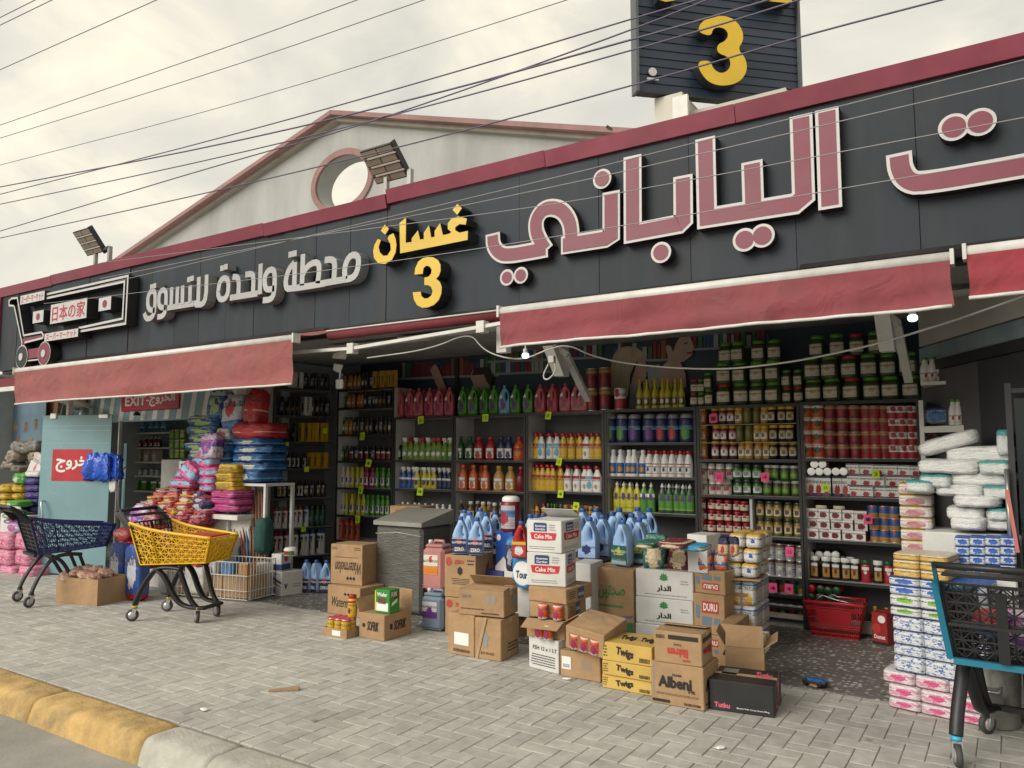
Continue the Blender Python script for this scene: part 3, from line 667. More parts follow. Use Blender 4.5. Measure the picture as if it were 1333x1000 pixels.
# ------------------------------------------------------------------ floodlights on the parapet
ledm = mat('led_lens', (.28, .25, .19), .35, var=.15, scale=30)
def flood(tlp, trp, blp, poles, Y, lab):
    A = P(*tlp, Y); Bx = P(*trp, Y); Cx = PX(blp[0], blp[1], A.x)
    u = Vector((Bx.x-A.x, 0, 0)); v = Cx-A; n = u.cross(v).normalized(); n = n if n.y < 0 else -n
    o = thing('floodlight', A, 0, lab, 'floodlight', 'floodlights on the parapet')
    L_ = v.length; vd = v.normalized(); ux = Vector((1, 0, 0)); wd = u.length
    def fr(a_, b_, c_): return ux*a_+vd*b_+n*c_
    def bx(mb, a0, b0, c0, a1, b1, c1): mb.hexa([fr(a0,b0,c0),fr(a1,b0,c0),fr(a1,b1,c0),fr(a0,b1,c0),fr(a0,b0,c1),fr(a1,b0,c1),fr(a1,b1,c1),fr(a0,b1,c1)])
    h = L_/4
    for k in range(4):
        m = MB(); bx(m, 0, k*h+.005, -.05, wd, (k+1)*h-.005, 0); md = m.build('led_module', DARKM, o)
        for i in (0, 1): m = MB(); bx(m, .008+i*wd/2, k*h+.018, .001, wd/2-.006+i*wd/2, (k+1)*h-.018, .004); m.build('lens', ledm, md)
    for k in (1, 2, 3): m = MB(); bx(m, .05, k*h-.008, -.02, wd+.02, k*h+.008, .012); m.build('spacer', BARW, o)
    m = MB(); bx(m, wd+.005, -.01, -.06, wd+.03, L_+.02, .01); m.build('side_bracket', DARKM, o)
    e_ = fr(wd+.02, L_*.92, -.02); g = P(*poles[1], Y+.25)-A
    MB().bar(e_, Vector((g.x, g.y, e_.z+.02)), .05, .04).build('arm', DARKM, o)
    MB().bar((g.x, g.y, e_.z+.03), (g.x, g.y, 4.1-A.z), .05).build('pole', GREYM, o)
    g = P(*poles[0], Y+.25)-A; MB().bar((g.x, g.y, fr(0, L_*.8, 0).z), (g.x, g.y, 4.1-A.z), .045).build('pole', GREYM, o)
flood((468,198), (508,186), (491,241), ((503,250), (534,235)), 5.75, 'large four bar floodlight on parapet in front of the round opening')
flood((94,302.5), (114.5,296.5), (114,334), ((124.5,340), (143,330)), 5.75, 'smaller four bar floodlight standing on the parapet above the cart emblem')

# ------------------------------------------------------------------ overhead wires
wm = mat('cable_sheath', (.10, .09, .14), .5, var=.1); wl = mat('pale_cable', (.30, .30, .31), .5, var=.1)
def wire(pts, r, lab, pl=None, z=7.6, m=None, sag=.05):
    q = [G(x, y, z) if pl is None else P(x, y, pl) for x, y in pts]
    a, b_ = q[0]+(q[0]-q[1]).normalized()*4, q[-1]+(q[-1]-q[-2]).normalized()*4
    q = chaikin([a]+q+[b_], 2)
    MB().tube(q, r, 5).build('overhead_wire', m or wm, None, label=lab, cat='wire', group='wires crossing the sky and the fascia')
for pts, lab in (([(0,23),(46,0)], 'thin wire cutting the upper left corner of the sky, uppermost of all'), ([(0,33),(68,0)], 'second thin wire across the upper left corner of the sky'),
    ([(0,91),(204,0)], 'dark wire rising across the upper left sky, third from the top'), ([(0,163),(300,60.5),(465,0)], 'dark wire across the open sky, fourth from the top at left'),
    ([(0,180),(300,88),(552,0)], 'dark wire just under the fourth one, fifth from the top at left'), ([(0,215),(300,138),(580,51),(738,0)], 'dark wire across the sky above the gable peak, sixth from the top')):
    wire(pts, .006, lab)
WY = 4.7
for pts, r, lab in (([(0,253),(300,177),(580,98),(828,23),(900,2)], .006, 'thin wire passing above the gable towards the top of the roof sign'), ([(0,243.5),(300,187),(580,119),(720,80),(900,30),(1000,0)], .0075, 'thickest wire over the gable peak, with a splice near the roof sign'),
    ([(0,266),(300,203),(580,133),(900,44),(1040,0)], .006, 'thin wire grazing the gable peak and crossing the roof sign'), ([(0,301),(300,210),(450,170),(620,112),(828,37),(920,0)], .006, 'thin wire climbing steeply over the left slope of the gable'),
    ([(0,310),(300,245),(600,172),(890,93),(1040,48),(1225,0)], .006, 'wire passing through the round opening and the yellow roof numeral')): wire(pts, r, lab, WY)
for pts, lab in (([(420,303),(700,237),(880,192),(1333,78)], 'pale wire across the upper fascia, uppermost of the four'), ([(420,304.5),(700,248),(880,208),(1333,102)], 'pale wire across the tops of the red letters, second of the four'),
    ([(420,305.5),(700,270),(880,238),(1333,153)], 'pale wire across the middle of the red letters, third of the four'), ([(300,367),(420,353),(700,313),(1333,205)], 'pale wire low on the fascia across the grey slogan, lowest of four')): wire(pts, .0035, lab, 5.2, m=wl)

# ------------------------------------------------------------------ cable and lamps under the awning
def curve_tube(pts, r, m, nm, lab, cat, Y):
    q = chaikin([P(x, y, Y) for x, y in pts], 3); return MB().tube(q, r, 6).build(nm, m, None, label=lab, cat=cat)
curve_tube([(478,466),(560,455),(612,432),(628,455),(655,466),(684,468),(712,455),(740,448),(770,464),(830,476),(935,482),(1010,474),(1060,466),(1150,446),(1240,418),(1333,386),(1420,352)], .007, BARW, 'hanging_cable', 'long sagging white cable hanging in front of the pickle jars', 'cable', 5.62)
curve_tube([(714,474),(706,490),(712,496),(724,484),(722,472)], .007, BARW, 'cable_loop', 'small white cable loop hanging below the junction box', 'cable', 5.62)
q = P(718.5, 468, 5.62); MB().bbox((-.028,-.02,-.03), (.028,.02,.03), .004).build('junction_box', WHITE, None, q, label='small white junction box hanging under right awning', cat='junction box')
lampm = mat('lamp_glass', (.80, 1., .93), .3, var=0, emit=1.3)
for (x, y), yy, lab in (((684,463), 5.5, 'lit bulb hanging at the left corner of the right awning'), ((1188,414), 5.6, 'lit bulb hanging beside the steel bracket at right')):
    q = P(x, y, yy); o = MB().lathe([(-.024,.01),(-.02,.023),(-.01,.03),(.01,.03),(.017,.025)], 14).build('hanging_lamp', lampm, None, q, label=lab, cat='lamp', group='lamps under the right awning')
    MB().lathe([(.02,.022),(.06,.018),(.062,.006),(.3,.004)], 10).build('lamp_holder', BARW, o)
q = P(442, 500, 5.75); o = MB().bbox((-.045,-.02,-.05), (.045,.02,.05), .01).build('hanging_sensor', WHITE, None, q, label='white plastic fittings dangling from the folded awning arm', cat='fitting')
MB().tube([(0,0,.05),(0,.01,.16)], .008).build('stem', WHITE, o); MB().hexa([(-.09,-.01,.15),(-.01,-.01,.12),(-.01,.02,.12),(-.09,.02,.15),(-.08,-.01,.22),(.03,-.01,.2),(.03,.02,.2),(-.08,.02,.22)]).build('hood', WHITE, o); MB().hexa([(-.11,-.01,.28),(.05,-.01,.26),(.05,.03,.26),(-.11,.03,.28),(-.09,-.01,.33),(.09,-.01,.35),(.09,.03,.35),(-.09,.03,.33)]).build('hood', WHITE, o)
# ceiling slats under the awnings
for k, (a, b_) in enumerate((((520,466),(720,440)), ((430,478),(560,462)), ((690,468),(830,446)), ((800,446),(1010,424)), ((1210,428),(1333,404)))):
    p, q = P(*a, 6.1+.1*k), P(*b_, 6.1+.1*k); p.z = q.z = 2.80-.005*k
    MB().bar(p, q, .09, .03).build('ceiling_slat', WHITE, shop)

# ------------------------------------------------------------------ shelf units
SY = 7.45
KS = SY/6.87
sz = lambda l: [1.6+(z-1.6)*KS for z in l]
UPM = mat('white_laminate', (.50, .495, .485), .5, var=.08, scale=5, dirt=.2)
EDGE = mat('black_edge', (.012, .012, .013), .5, var=.1)
BACKM = mat('unit_back', (.08, .08, .085), .7, var=.2, scale=3)  # colour darkened so the gaps between goods read as shade
def unit(px0, px1, zs, lab, zt=None, zb=.12, back=True, depth=.40):
    x0, x1 = P(px0, 560, SY).x, P(px1, 560, SY).x; zt = zt or max(zs); wd = x1-x0
    o = thing('shelf_unit', (x0, SY, 0), 0, lab, 'shelf unit', 'shelf units along the back of the bay')
    for a in (0.002, wd-.024):
        s_3 = MB().box((a, .012, .004), (a+.022, depth, zt-.012)).build('side_panel', UPM, o); MB().box((a-.001, 0, .004), (a+.0235, .0115, zt-.012)).build('edge_strip', EDGE, s_3)
    for z in zs:
        b_ = MB().box((.026, .012, z-.024), (wd-.026, depth, z)).build('shelf_board', UPM, o); MB().box((.001 if z == zt else .026, -.002, z-.026), (wd-.001 if z == zt else wd-.026, .0115, z-.001)).build('edge_strip', EDGE, b_)
    if back: MB().box((.026, depth-.01, zb), (wd-.026, depth-.002, zt-.03)).build('back_panel', BACKM, o)
    MB().box((.026, .03, .004), (wd-.026, .05, zb)).build('plinth', mat('stone_plinth', (.36, .34, .30), .8, scale=14, var=.3), o)
    return o
ZB = sz([2.386, 2.16, 1.832, 1.507, 1.179, .845, .539, .2])
ZC = sz([2.017, 1.522, 1.19, .86, .53, .2]); ZE = sz([2.022, 1.54, 1.212, .88, .55, .2]); ZF = sz([2.028, 1.70, 1.375, 1.035, .7, .36])
ZG = sz([2.03, 1.543, 1.225, .879, .543, .399, .30, .2]); ZH = sz([2.035, 1.554, 1.235, .879, .545, .15])
unit(438, 512, ZB, 'tall white shelf unit of shampoo and dish soap in the bay corner')
unit(512.6, 590, ZC, 'white shelf unit with pink softener bottles standing on its top')
unit(590.6, 684, ZC, 'white shelf unit with green softener bottles standing on its top')
unit(684.6, 786, ZE, 'white shelf unit with yellow and white toilet cleaner bottles on two shelves')
unit(786.6, 906, ZF, 'shelf unit holding white bleach bottles above green dish liquid')
ug = unit(906.6, 1041, ZG, 'black edged shelf unit of jars with yellow lids and pickles')
for z in sz((1.858, 1.695)): MB().box((.03, .012, z-.006), (P(1041,560,SY).x-P(906.6,560,SY).x-.03, .3, z)).build('glass_shelf', mat('shelf_glass', (.25,.22,.15), .1, var=0), ug)
xg = P(977, 670, SY).x-P(906.6, 560, SY).x; MB().box((xg-.012, .02, ZG[3]+.001), (xg+.012, .38, ZG[2]-.03)).build('divider', UPM, ug)
uh = unit(1041.6, 1198, ZH, 'shelf unit of red tins, small cartons and white capped sauce bottles')
# side unit at the left of the bay, standing square to the others
AV = Vector((-.32, -.66, 0)).normalized(); A0 = Vector((-7.115*KS, 6.86*KS, 0)); AL = .735*KS
ua = thing('shelf_unit', A0, math.atan2(AV.y, AV.x)+pi, 'side shelf unit of dark shampoo bottles at the left end of the bay', 'shelf unit', 'shelf units along the back of the bay')
# local: x runs from near end (-AL) to the corner (0); y points into the unit
ZA = sz([2.393, 2.06, 1.74, 1.41, 1.053, .698, .36, .06])
def AP(s_4, d=0., z=0.): n_ = Vector((AV.y, -AV.x, 0)); return A0+AV*s_4+n_*d+Vector((0, 0, z))
if (AP(0, 1)-A0).x > 0: ASG = -1
else: ASG = 1
for z in ZA:
    b_ = MB().box((-AL+.025, .012, z-.024), (-.005, .34, z)).build('shelf_board', UPM, ua); MB().box((-AL+.025, -.002, z-.026), (-.005, .0115, z-.001)).build('edge_strip', EDGE, b_)
MB().box((-AL, .012, .004), (-AL+.023, .36, ZA[0]+.03)).build('side_panel', UPM, ua); MB().box((-AL-.001, 0, .004), (-AL+.0235, .0115, ZA[0]+.03)).build('edge_strip', EDGE, ua)
MB().box((-AL+.025, .342, .05), (-.005, .35, ZA[0]-.03)).build('back_panel', BACKM, ua)
cap = mat('cream_end_panel', (.50, .47, .43), .6, var=.1, scale=3, dirt=.3)
p = AP(AL, 0); MB().box((p.x-.42, p.y-.04, .004), (p.x-.02, p.y-.015, 2.84)).build('end_panel', cap, None, label='tall cream end panel between the exit door and the bay', cat='panel')
MB().box((p.x-.62, p.y-.12, .004), (p.x-.43, p.y+.05, 2.84)).build('door_post', WHITE, None, label='white painted post right of the stacked detergent sacks', cat='post')

# advertising print above the shelves
PSY = 7.915
ad = thing('wall_poster', (0, PSY, 0), 0, 'dark blue supermarket poster of a couple shopping, above the shelves', 'poster')
def pcol(n_, c): return mat('poster_'+n_, c, .5, var=.1)
PB, PSK, PHD, PHB, PGR, PWH, PRD = pcol('blue', (.015,.035,.06)), pcol('skin', (.40,.26,.20)), pcol('dark_hair', (.015,.01,.008)), pcol('blonde', (.40,.32,.22)), pcol('grey_shirt', (.22,.23,.24)), pcol('white', (.28,.30,.31)), pcol('red', (.16,.02,.03))
PNAV, POR, PGN = pcol('navy', (.03,.07,.18)), pcol('orange', (.24,.08,.02)), pcol('green', (.04,.12,.04))
MB().box((-7.7, -.004, 1.9), (-.5, .004, 2.84)).build('printed_sheet', PB, ad)
lay = [0]
def pr(pts, m, nm='printed_shape'):
    lay[0] += 1; d = -.0045-.0003*lay[0]
    q = [Vector((v.x, v.z)) for v in (P(x, y, PSY) for x, y in pts)]
    n_ = len(q); a_ = sum(q[i].x*q[(i+1) % n_].y-q[(i+1) % n_].x*q[i].y for i in range(n_))
    if a_ < 0: q = q[::-1]
    MB().quad([(v.x, d, v.y) for v in q]).build(nm, m, ad)
rr_ = random.Random(3)
for y, xa, xb in ((492, 524, 650), (486, 640, 730), (470, 640, 780), (470, 800, 880), (455, 880, 1000)):
    x = xa
    while x < xb: wd = rr_.uniform(4, 8); h = rr_.uniform(14, 24); yy = y-(x-xa)*.04; pr([(x, yy), (x+wd*.8, yy), (x+wd*.8, yy-h), (x, yy-h)], rr_.choice((PNAV, PRD, PWH, POR, PGN, PNAV, PRD))); x += wd
    pr([(xa-4, y+3), (xb, y+3-(xb-xa)*.04), (xb, y-(xb-xa)*.04), (xa-4, y)], PGR)
pr([(568,474),(572,478),(585,510),(575,512),(562,482)], PSK)                                   # reaching arm
pr([(618,500),(614,490),(618,482),(630,480),(640,490),(640,515),(622,515)], PSK); pr([(616,489),(620,480),(635,478),(644,490),(642,505),(636,498),(632,488)], PHD)
# couple in profile
def pz(pts, m): pr([(640+a/4.76, 370+b/4.76) for a, b in pts], m)
PHL = pcol('hair_light', (.46,.38,.27))
pz([(860,770),(868,620),(905,560),(945,600),(925,640),(930,770)], PGR)
pz([(900,520),(930,430),(955,445),(962,490),(978,535),(966,550),(968,572),(955,600),(915,612),(890,640),(875,600)], PSK)
pz([(735,640),(745,530),(762,445),(795,400),(850,386),(905,394),(940,420),(955,452),(925,455),(895,500),(868,560),(862,640),(850,700),(800,690),(745,690)], PHB)
for k in range(6): pz([(765+k*16,690),(772+k*15,560),(790+k*14,440),(835+k*8,398),(838+k*8,402),(797+k*14,445),(780+k*15,560),(772+k*16,690)], PHL)
pz([(1060,640),(1075,500),(1110,470),(1180,490),(1210,560),(1215,640)], PSK)
pz([(970,520),(1040,500),(1075,520),(1060,640),(985,640)], PWH)
pz([(1092,420),(1110,350),(1160,320),(1228,306),(1246,350),(1264,396),(1250,410),(1256,432),(1240,452),(1200,482),(1150,492),(1105,478)], PSK)
pz([(1082,400),(1088,345),(1128,312),(1195,298),(1228,304),(1228,322),(1172,335),(1150,372),(1132,425),(1118,385),(1098,385)], PHD)
pz([(1086,388),(1104,378),(1116,400),(1110,436),(1094,430)], PSK); pz([(1200,370),(1222,362),(1226,368),(1202,378)], PHD); pz([(1215,425),(1254,420),(1252,434),(1220,436)], PRD)
MB().box((P(596,480,PSY).x-.03, -.03, 1.9), (P(596,480,PSY).x+.03, -.012, 2.82)).build('mounting_post', EDGE, ad)
# ------------------------------------------------------------------ goods: one template of each kind (unit width and height, front towards -y)
def plastic(n_, c, rough=.35): return mat('plastic_'+n_, c, rough, var=.07, scale=8)
C = dict(pink=(.55,.10,.13), green=(.10,.34,.02), lime=(.25,.42,.03), blue=(.03,.12,.40), sky=(.16,.42,.62), navy=(.015,.025,.10), yellow=(.68,.42,.02), lemon=(.58,.52,.03), amber=(.45,.17,.02), orange=(.62,.11,.02), red=(.42,.015,.02),
 dred=(.18,.008,.015), black=(.012,.012,.014), dark=(.03,.028,.03), white=(.68,.68,.66), cream=(.55,.48,.36), grey=(.25,.26,.27), silver=(.45,.46,.47), teal=(.02,.12,.13), dgreen=(.015,.08,.03), olive=(.14,.13,.02), brown=(.10,.045,.02), gold=(.50,.27,.05), purple=(.10,.03,.22), magenta=(.35,.015,.10), pale=(.30,.46,.72), gherkin=(.05,.07,.015), garlic=(.55,.48,.42), jam=(.10,.015,.02))
C = {k: tuple(v*.8 for v in c) if k not in ('white','black','dark','pale','cream','garlic') else c for k, c in C.items()}
C['green'] = (.06,.22,.02); C['lime'] = (.18,.29,.035)
def pm_(c): return plastic(c, C[c])
def L_(bg, band, blob, **k): return printed('print_%s_%s_%s%s' % (bg, band, blob, ''.join('%s%s' % (a, b) for a, b in sorted(k.items())).replace(' ', '')), C[bg], C[band], C[blob], **k)
def patch(z0, z1, m, ang=65, r=.507, sy=1., n=8, pw=2.):
    mb = MB(); vs = []
    for k in range(n+1):
        a = R(-90-ang+2*ang*k/n); ca, sa = cos(a), sin(a)
        if pw != 2: ca = math.copysign(abs(ca)**(2/pw), ca); sa = math.copysign(abs(sa)**(2/pw), sa)
        vs += [(r*ca, r*sa*sy, z0), (r*ca, r*sa*sy, z1)]
    mb.add(vs, [(2*k, 2*k+2, 2*k+3, 2*k+1) for k in range(n)], 0, True); return mb.mesh('label', m)
SHAPE = {
 'bottle': ([(0,.44),(.015,.5),(.55,.5),(.68,.40),(.78,.19),(.86,.18)], [(.85,.2),(.86,.22),(.985,.21),(1,.18)], .12, .52, 1., 2.),
 'shampoo': ([(0,.43),(.02,.5),(.72,.49),(.80,.42),(.83,.25)], [(.825,.3),(.83,.33),(.98,.31),(1,.27)], .12, .68, .62, 2.8),
 'slim': ([(0,.42),(.02,.5),(.66,.48),(.78,.36),(.84,.28)], [(.84,.3),(.985,.28),(1,.22)], .14, .6, .7, 2.4),
 'dish': ([(0,.43),(.02,.49),(.3,.5),(.45,.44),(.62,.48),(.72,.4),(.82,.2),(.86,.19)], [(.86,.2),(.93,.2),(.95,.1),(1,.09)], .1, .62, .6, 2.2),
 'duck': ([(0,.43),(.02,.5),(.55,.5),(.66,.42),(.78,.24),(.86,.22)], [(.85,.26),(.9,.3),(.97,.24),(1,.12)], .1, .58, .6, 2.3),
 'round': ([(0,.40),(.03,.47),(.25,.5),(.55,.48),(.68,.4),(.78,.22),(.84,.2)], [(.84,.24),(.99,.23),(1,.2)], .1, .5, .7, 2.),
 'spray': ([(0,.43),(.02,.5),(.5,.5),(.64,.4),(.74,.2),(.80,.19)], None, .1, .5, .65, 2.3),
 'milk': ([(0,.45),(.02,.5),(.5,.5),(.66,.42),(.78,.28),(.9,.25)], [(.9,.28),(.99,.28),(1,.26)], .08, .48, 1., 2.),
 'bleachb': ([(0,.46),(.015,.5),(.52,.5),(.55,.47),(.70,.40),(.82,.25),(.86,.24)], [(.86,.27),(.99,.26),(1,.22)], .1, .5, 1., 2.),
 'jar': ([(0,.45),(.04,.5),(.7,.5),(.79,.43),(.83,.42)], [(.82,.455),(.83,.465),(.985,.465),(1,.44)], .18, .66, 1., 2.),
 'pickle': ([(0,.42),(.05,.48),(.2,.5),(.62,.5),(.76,.44),(.82,.38),(.85,.38)], [(.84,.42),(.85,.435),(.985,.435),(1,.41)], .16, .62, 1., 2.6),
 'tub': ([(0,.47),(.03,.5),(.8,.5),(.84,.46)], [(.83,.42),(.86,.45),(.95,.43),(1,.3)], .1, .74, 1., 2.),
 'long': ([(0,.44),(.015,.5),(.45,.49),(.6,.3),(.72,.17),(.88,.15)], [(.87,.17),(.99,.17),(1,.15)], .1, .42, 1., 2.),
 'aero': ([(0,.46),(.01,.5),(.8,.5),(.84,.4)], [(.83,.42),(.98,.41),(1,.36)], .1, .74, 1., 2.),
 'sauce': ([(0,.45),(.02,.5),(.3,.46),(.6,.5),(.78,.46),(.82,.4)], [(.81,.44),(.82,.46),(.985,.45),(1,.42)], .12, .7, .7, 2.2),
}
TP = {}
def tpl(shape, body, cap=None, lab=None, ang=60):
    k = (shape, body, cap, lab.name if lab else None, ang)
    if k in TP: return TP[k]
    parts = []
    if shape == 'can':
        mb = MB().lathe([(0,.49),(.03,.5),(.97,.5),(1,.49)], 16, capt=True); me = mb.mesh('can', lab)
        parts.append(('rim', MB().lathe([(.955,.503),(.965,.512),(.985,.512),(1.002,.5),(1.003,.44)], 16, capb=False).mesh('rim', STEEL)))
        parts.append(('rim', MB().lathe([(-.001,.495),(.012,.51),(.03,.51),(.04,.502)], 16, capb=False, capt=False).mesh('rim', STEEL)))
    elif shape == 'box':
        me = MB().bbox((-.5,-.4,0), (.5,.4,1), .012).mesh('carton', pm_(body)); parts.append(('printed_front', MB().quad([(-.485,-.403,.02),(.485,-.403,.02),(.485,-.403,.98),(-.485,-.403,.98)]).add([(-.485,-.4035,.5),(.485,-.4035,.5),(.485,-.4032,.5001)], [(0,1,2)]).mesh('printed_front', lab)))
    elif shape in JUGS:
        outer, hc, hr, T, capd, lr = JUGS[shape]
        me = jugmesh(outer, hc, hr, T, pm_(body)); cx, z0, cr = capd
        parts.append(('cap', MB().lathe([(z0,cr*.9),(z0+.01,cr),(z0+.075,cr*.95),(z0+.085,cr*.8)], 12, (cx,0,0)).mesh('cap', pm_(cap))))
        if lab: parts.append(('label', MB().poly(lr, -T*1.03, -T*.8, FR).mesh('label', lab)))
    else:
        prof, cp, z0, z1, sy, pw = SHAPE[shape]
        me = MB().lathe(prof, 16, sy=sy, pw=pw).mesh(shape, pm_(body))
        if shape == 'spray':
            parts.append(('trigger_head', MB().lathe([(.79,.21),(.86,.2)], 10).hexa([(-.42,-.13,.88),(.3,-.13,.86),(.3,.13,.86),(-.42,.13,.88),(-.42,-.11,1.),(.16,-.13,1.),(.16,.13,1.),(-.42,.11,1.)]).hexa([(-.30,-.06,.68),(-.22,-.06,.68),(-.22,.06,.68),(-.30,.06,.68),(-.28,-.06,.88),(-.16,-.06,.88),(-.16,.06,.88),(-.28,.06,.88)]).mesh('trigger_head', pm_(cap))))
        elif shape == 'duck':
            mb = MB().lathe(cp, 10); mb.v = [(x-(z-.85)*.9, y, z) for x, y, z in mb.v]; parts.append(('cap', mb.mesh('cap', pm_(cap))))
        elif cap: parts.append(('cap' if shape not in ('jar','pickle','tub','sauce') else 'lid', MB().lathe(cp, 16, sy=max(sy, .8)).mesh('cap', pm_(cap))))
        if lab: parts.append(('label', patch(z0, z1, lab, ang, .508, sy, pw=pw)))
    TP[k] = (me, parts); return TP[k]
def hit_poly(c, a, pl):
    d = Vector((cos(a), sin(a))); best = None
    for i in range(len(pl)):
        p = Vector(pl[i]); e_ = Vector(pl[(i+1) % len(pl)])-p; den = d.x*e_.y-d.y*e_.x
        if abs(den) < 1e-9: continue
        w_ = p-c; t_ = (w_.x*e_.y-w_.y*e_.x)/den; u_ = (w_.x*d.y-w_.y*d.x)/den
        if t_ > 0 and -1e-6 <= u_ <= 1+1e-6 and (best is None or t_ < best): best = t_
    return c+d*best
def jugmesh(outer, hc, hr, T, m, n=34):
    hc = Vector(hc); vs = []; fs = []; prof = [(0,0),(.06,.55),(.16,.9),(.4,1),(.78,.95),(.93,.6),(1,0)]
    for i in range(n):
        a = 2*pi*i/n; o_ = hit_poly(hc, a, outer); h = hc+Vector((cos(a)*hr[0], sin(a)*hr[1]))
        for f, t_ in prof: q = o_.lerp(h, f); vs.append((q.x, -T*t_, q.y))
        for f, t_ in prof[-2:0:-1]: q = o_.lerp(h, f); vs.append((q.x, T*t_, q.y))
    k = 2*len(prof)-2
    for i in range(n):
        j = (i+1) % n
        for s_5 in range(k): l = (s_5+1) % k; fs.append((i*k+s_5, j*k+s_5, j*k+l, i*k+l)[::-1])
    return MB().add(vs, fs, 0, True).mesh('jug', m)
JUGS = {
 'softener': ([(-.5,0),(.42,0),(.5,.05),(.5,.45),(.46,.68),(.32,.82),(.1,.91),(-.1,.91),(-.22,.84),(-.38,.7),(-.5,.5)], (.2,.62), (.1,.13), .22, (-.0,.9,.13), [(-.4,.08),(.3,.06),(.36,.26),(.0,.42),(-.2,.68),(-.36,.6),(-.44,.4)]),
 'bleach': ([(-.5,.02),(-.46,0),(.46,0),(.5,.02),(.5,.5),(.46,.62),(.3,.78),(.16,.92),(-.08,.92),(-.16,.84),(-.36,.68),(-.5,.54)], (.22,.64), (.075,.13), .36, (.03,.915,.17), [(-.46,.06),(.46,.06),(.46,.46),(-.46,.46)]),
}
def put(t_, loc, w_, h_, lab, cat, group=None, rz=None, nm=None, parts=True, d=None, rot=None):
    me, ps = t_; o = link(nm or cat.replace(' ', '_'), me, None, loc, label=lab, cat=cat, group=group)
    o.scale = (w_, d or w_, h_); o.rotation_euler = rot or (0, 0, R(rnd.uniform(-14, 14)) if rz is None else R(rz))
    if parts:
        for n_, m in ps: link(n_, m, o)
    return o
def row(z, segs, hp, wp, where, Y=None, jit=.010, tiers=1, th=None, pl=None):
    """goods in line on a shelf; segs of (first x, last x, count, template, description, category)"""
    for x0, x1, n_, t_, desc, cat in segs:
        for i in range(n_):
            x = x0 if n_ == 1 else x0+(x1-x0)*i/(n_-1)
            if pl: base = pl(x)
            else: base = P(x, 560, Y or SY+.11)
            s_6 = mpp((base.x, base.y, z)); wm_ = 1.12 if n_ < 2 else max(1., min(1.14, .97*abs(x1-x0)/(n_-1)/wp*(1.0 if not pl else 1.)))
            for k in range(tiers):
                tz = ('', 'bottom row', 'second row up', 'third row up', 'top row')[0 if tiers == 1 else (4 if k == tiers-1 else k+1)]
                o_n = ordn(i, n_)
                lab = ', '.join(q for q in (desc, (o_n+' '+tz).strip(), where) if q)
                tt = rnd.choice(t_) if isinstance(t_, list) else t_
                hh = hp*s_6
                put(tt, (base.x+rnd.uniform(-jit, jit), base.y+rnd.uniform(-.02, .02), z+.001+k*(hh*1.004)), wp*s_6*wm_*1.04, hh*1.03*rnd.uniform(.985, 1.0), lab, cat, desc.split(',')[0]+'s '+where, nm=cat.replace(' ', '_'))
                if tiers == 1 and not pl and n_ > 2 and i < n_-1 and hp > 18 and Y is None and cat not in ('carton','box'):
                    xb = x+(x1-x0)/(n_-1)/2; bb = P(xb, 560, SY+.26); put(tt, (bb.x, bb.y+rnd.uniform(-.02,.02), z+.001), wp*s_6*wm_, hh*.99, ', '.join((desc, (ordn(i, n_-1)+' back row').strip(), where)), cat, desc.split(',')[0]+'s '+where, nm=cat.replace(' ', '_'), parts=True)
lab_w = L_('white','navy','blue'); lab_c = L_('cream','gold','brown')
# tall side unit: dark shampoos
def apl(x): s_7 = AL*(1-(x-363)/74.); n_ = Vector((AV.y, -AV.x, 0)); n_ = n_ if n_.x < 0 else -n_; return A0+AV*max(s_7, .03)+n_*.12
dk = [tpl('shampoo','black','black',L_('dark','grey','silver')), tpl('shampoo','black','dark',L_('black','dark','cream')), tpl('slim','dark','black',L_('dark','black','gold'))]
crm = tpl('shampoo','black','black',L_('cream','cream','gold')); crw = tpl('shampoo','black','black',L_('white','cream','dark')); crg = tpl('shampoo','black','black',L_('olive','cream','white'))
yel_ = tpl('box','yellow',None,L_('yellow','gold','olive')); whs = tpl('box','white',None,L_('white','grey','dark'))
aer = [tpl('aero','white',c,L_('white',c,b)) for c, b in (('magenta','red'),('blue','sky'),('teal','dgreen'),('red','red'))]
a_ = 'side shelf unit '
row(ZA[0], [(384,396,3,whs,'white upright carton','box'),(403,432,5,dk,'dark shampoo bottle','shampoo bottle')], 21, 6.4, 'on top of side shelf unit', pl=apl)
row(ZA[1], [(368,396,5,dk,'black shampoo bottle','shampoo bottle'),(401,409,2,whs,'cream carton','box'),(414,432,4,dk,'gold printed dark bottle','shampoo bottle')], 24, 6.4, 'top shelf of side unit', pl=apl)
row(ZA[2], [(366,390,4,dk,'dark shampoo bottle','shampoo bottle'),(400,431,6,yel_,'yellow hair care carton','box')], 24, 6, 'second shelf of side unit', pl=apl)
row(ZA[3], [(365,378,3,crm,'black capped cream label bottle','shampoo bottle'),(384,404,4,crw,'black capped pale label bottle','shampoo bottle'),(411,429,3,yel_,'yellow hair care carton','box')], 20, 6.4, 'third shelf of side unit', pl=apl)
row(ZA[4], [(366,380,3,crm,'cream label conditioner bottle','shampoo bottle'),(386,402,4,crw,'white label conditioner bottle','shampoo bottle'),(408,430,4,crg,'green label conditioner bottle','shampoo bottle')], 22, 6.4, 'fourth shelf of side unit', pl=apl)
row(ZA[5], [(369,408,7,aer,'white spray can with coloured cap','spray can'),(414,429,3,tpl('jar','dgreen','black',L_('teal','dgreen','grey')),'dark green hair gel jar','jar')], 26, 6.2, 'fifth shelf of side unit', pl=apl)
row(ZA[6], [(372,390,4,aer[0],'white bottle with crimson cap','bottle'),(396,430,6,[aer[2],aer[1]],'white bottle with teal cap','bottle')], 31, 6.4, 'sixth shelf of side unit', pl=apl)
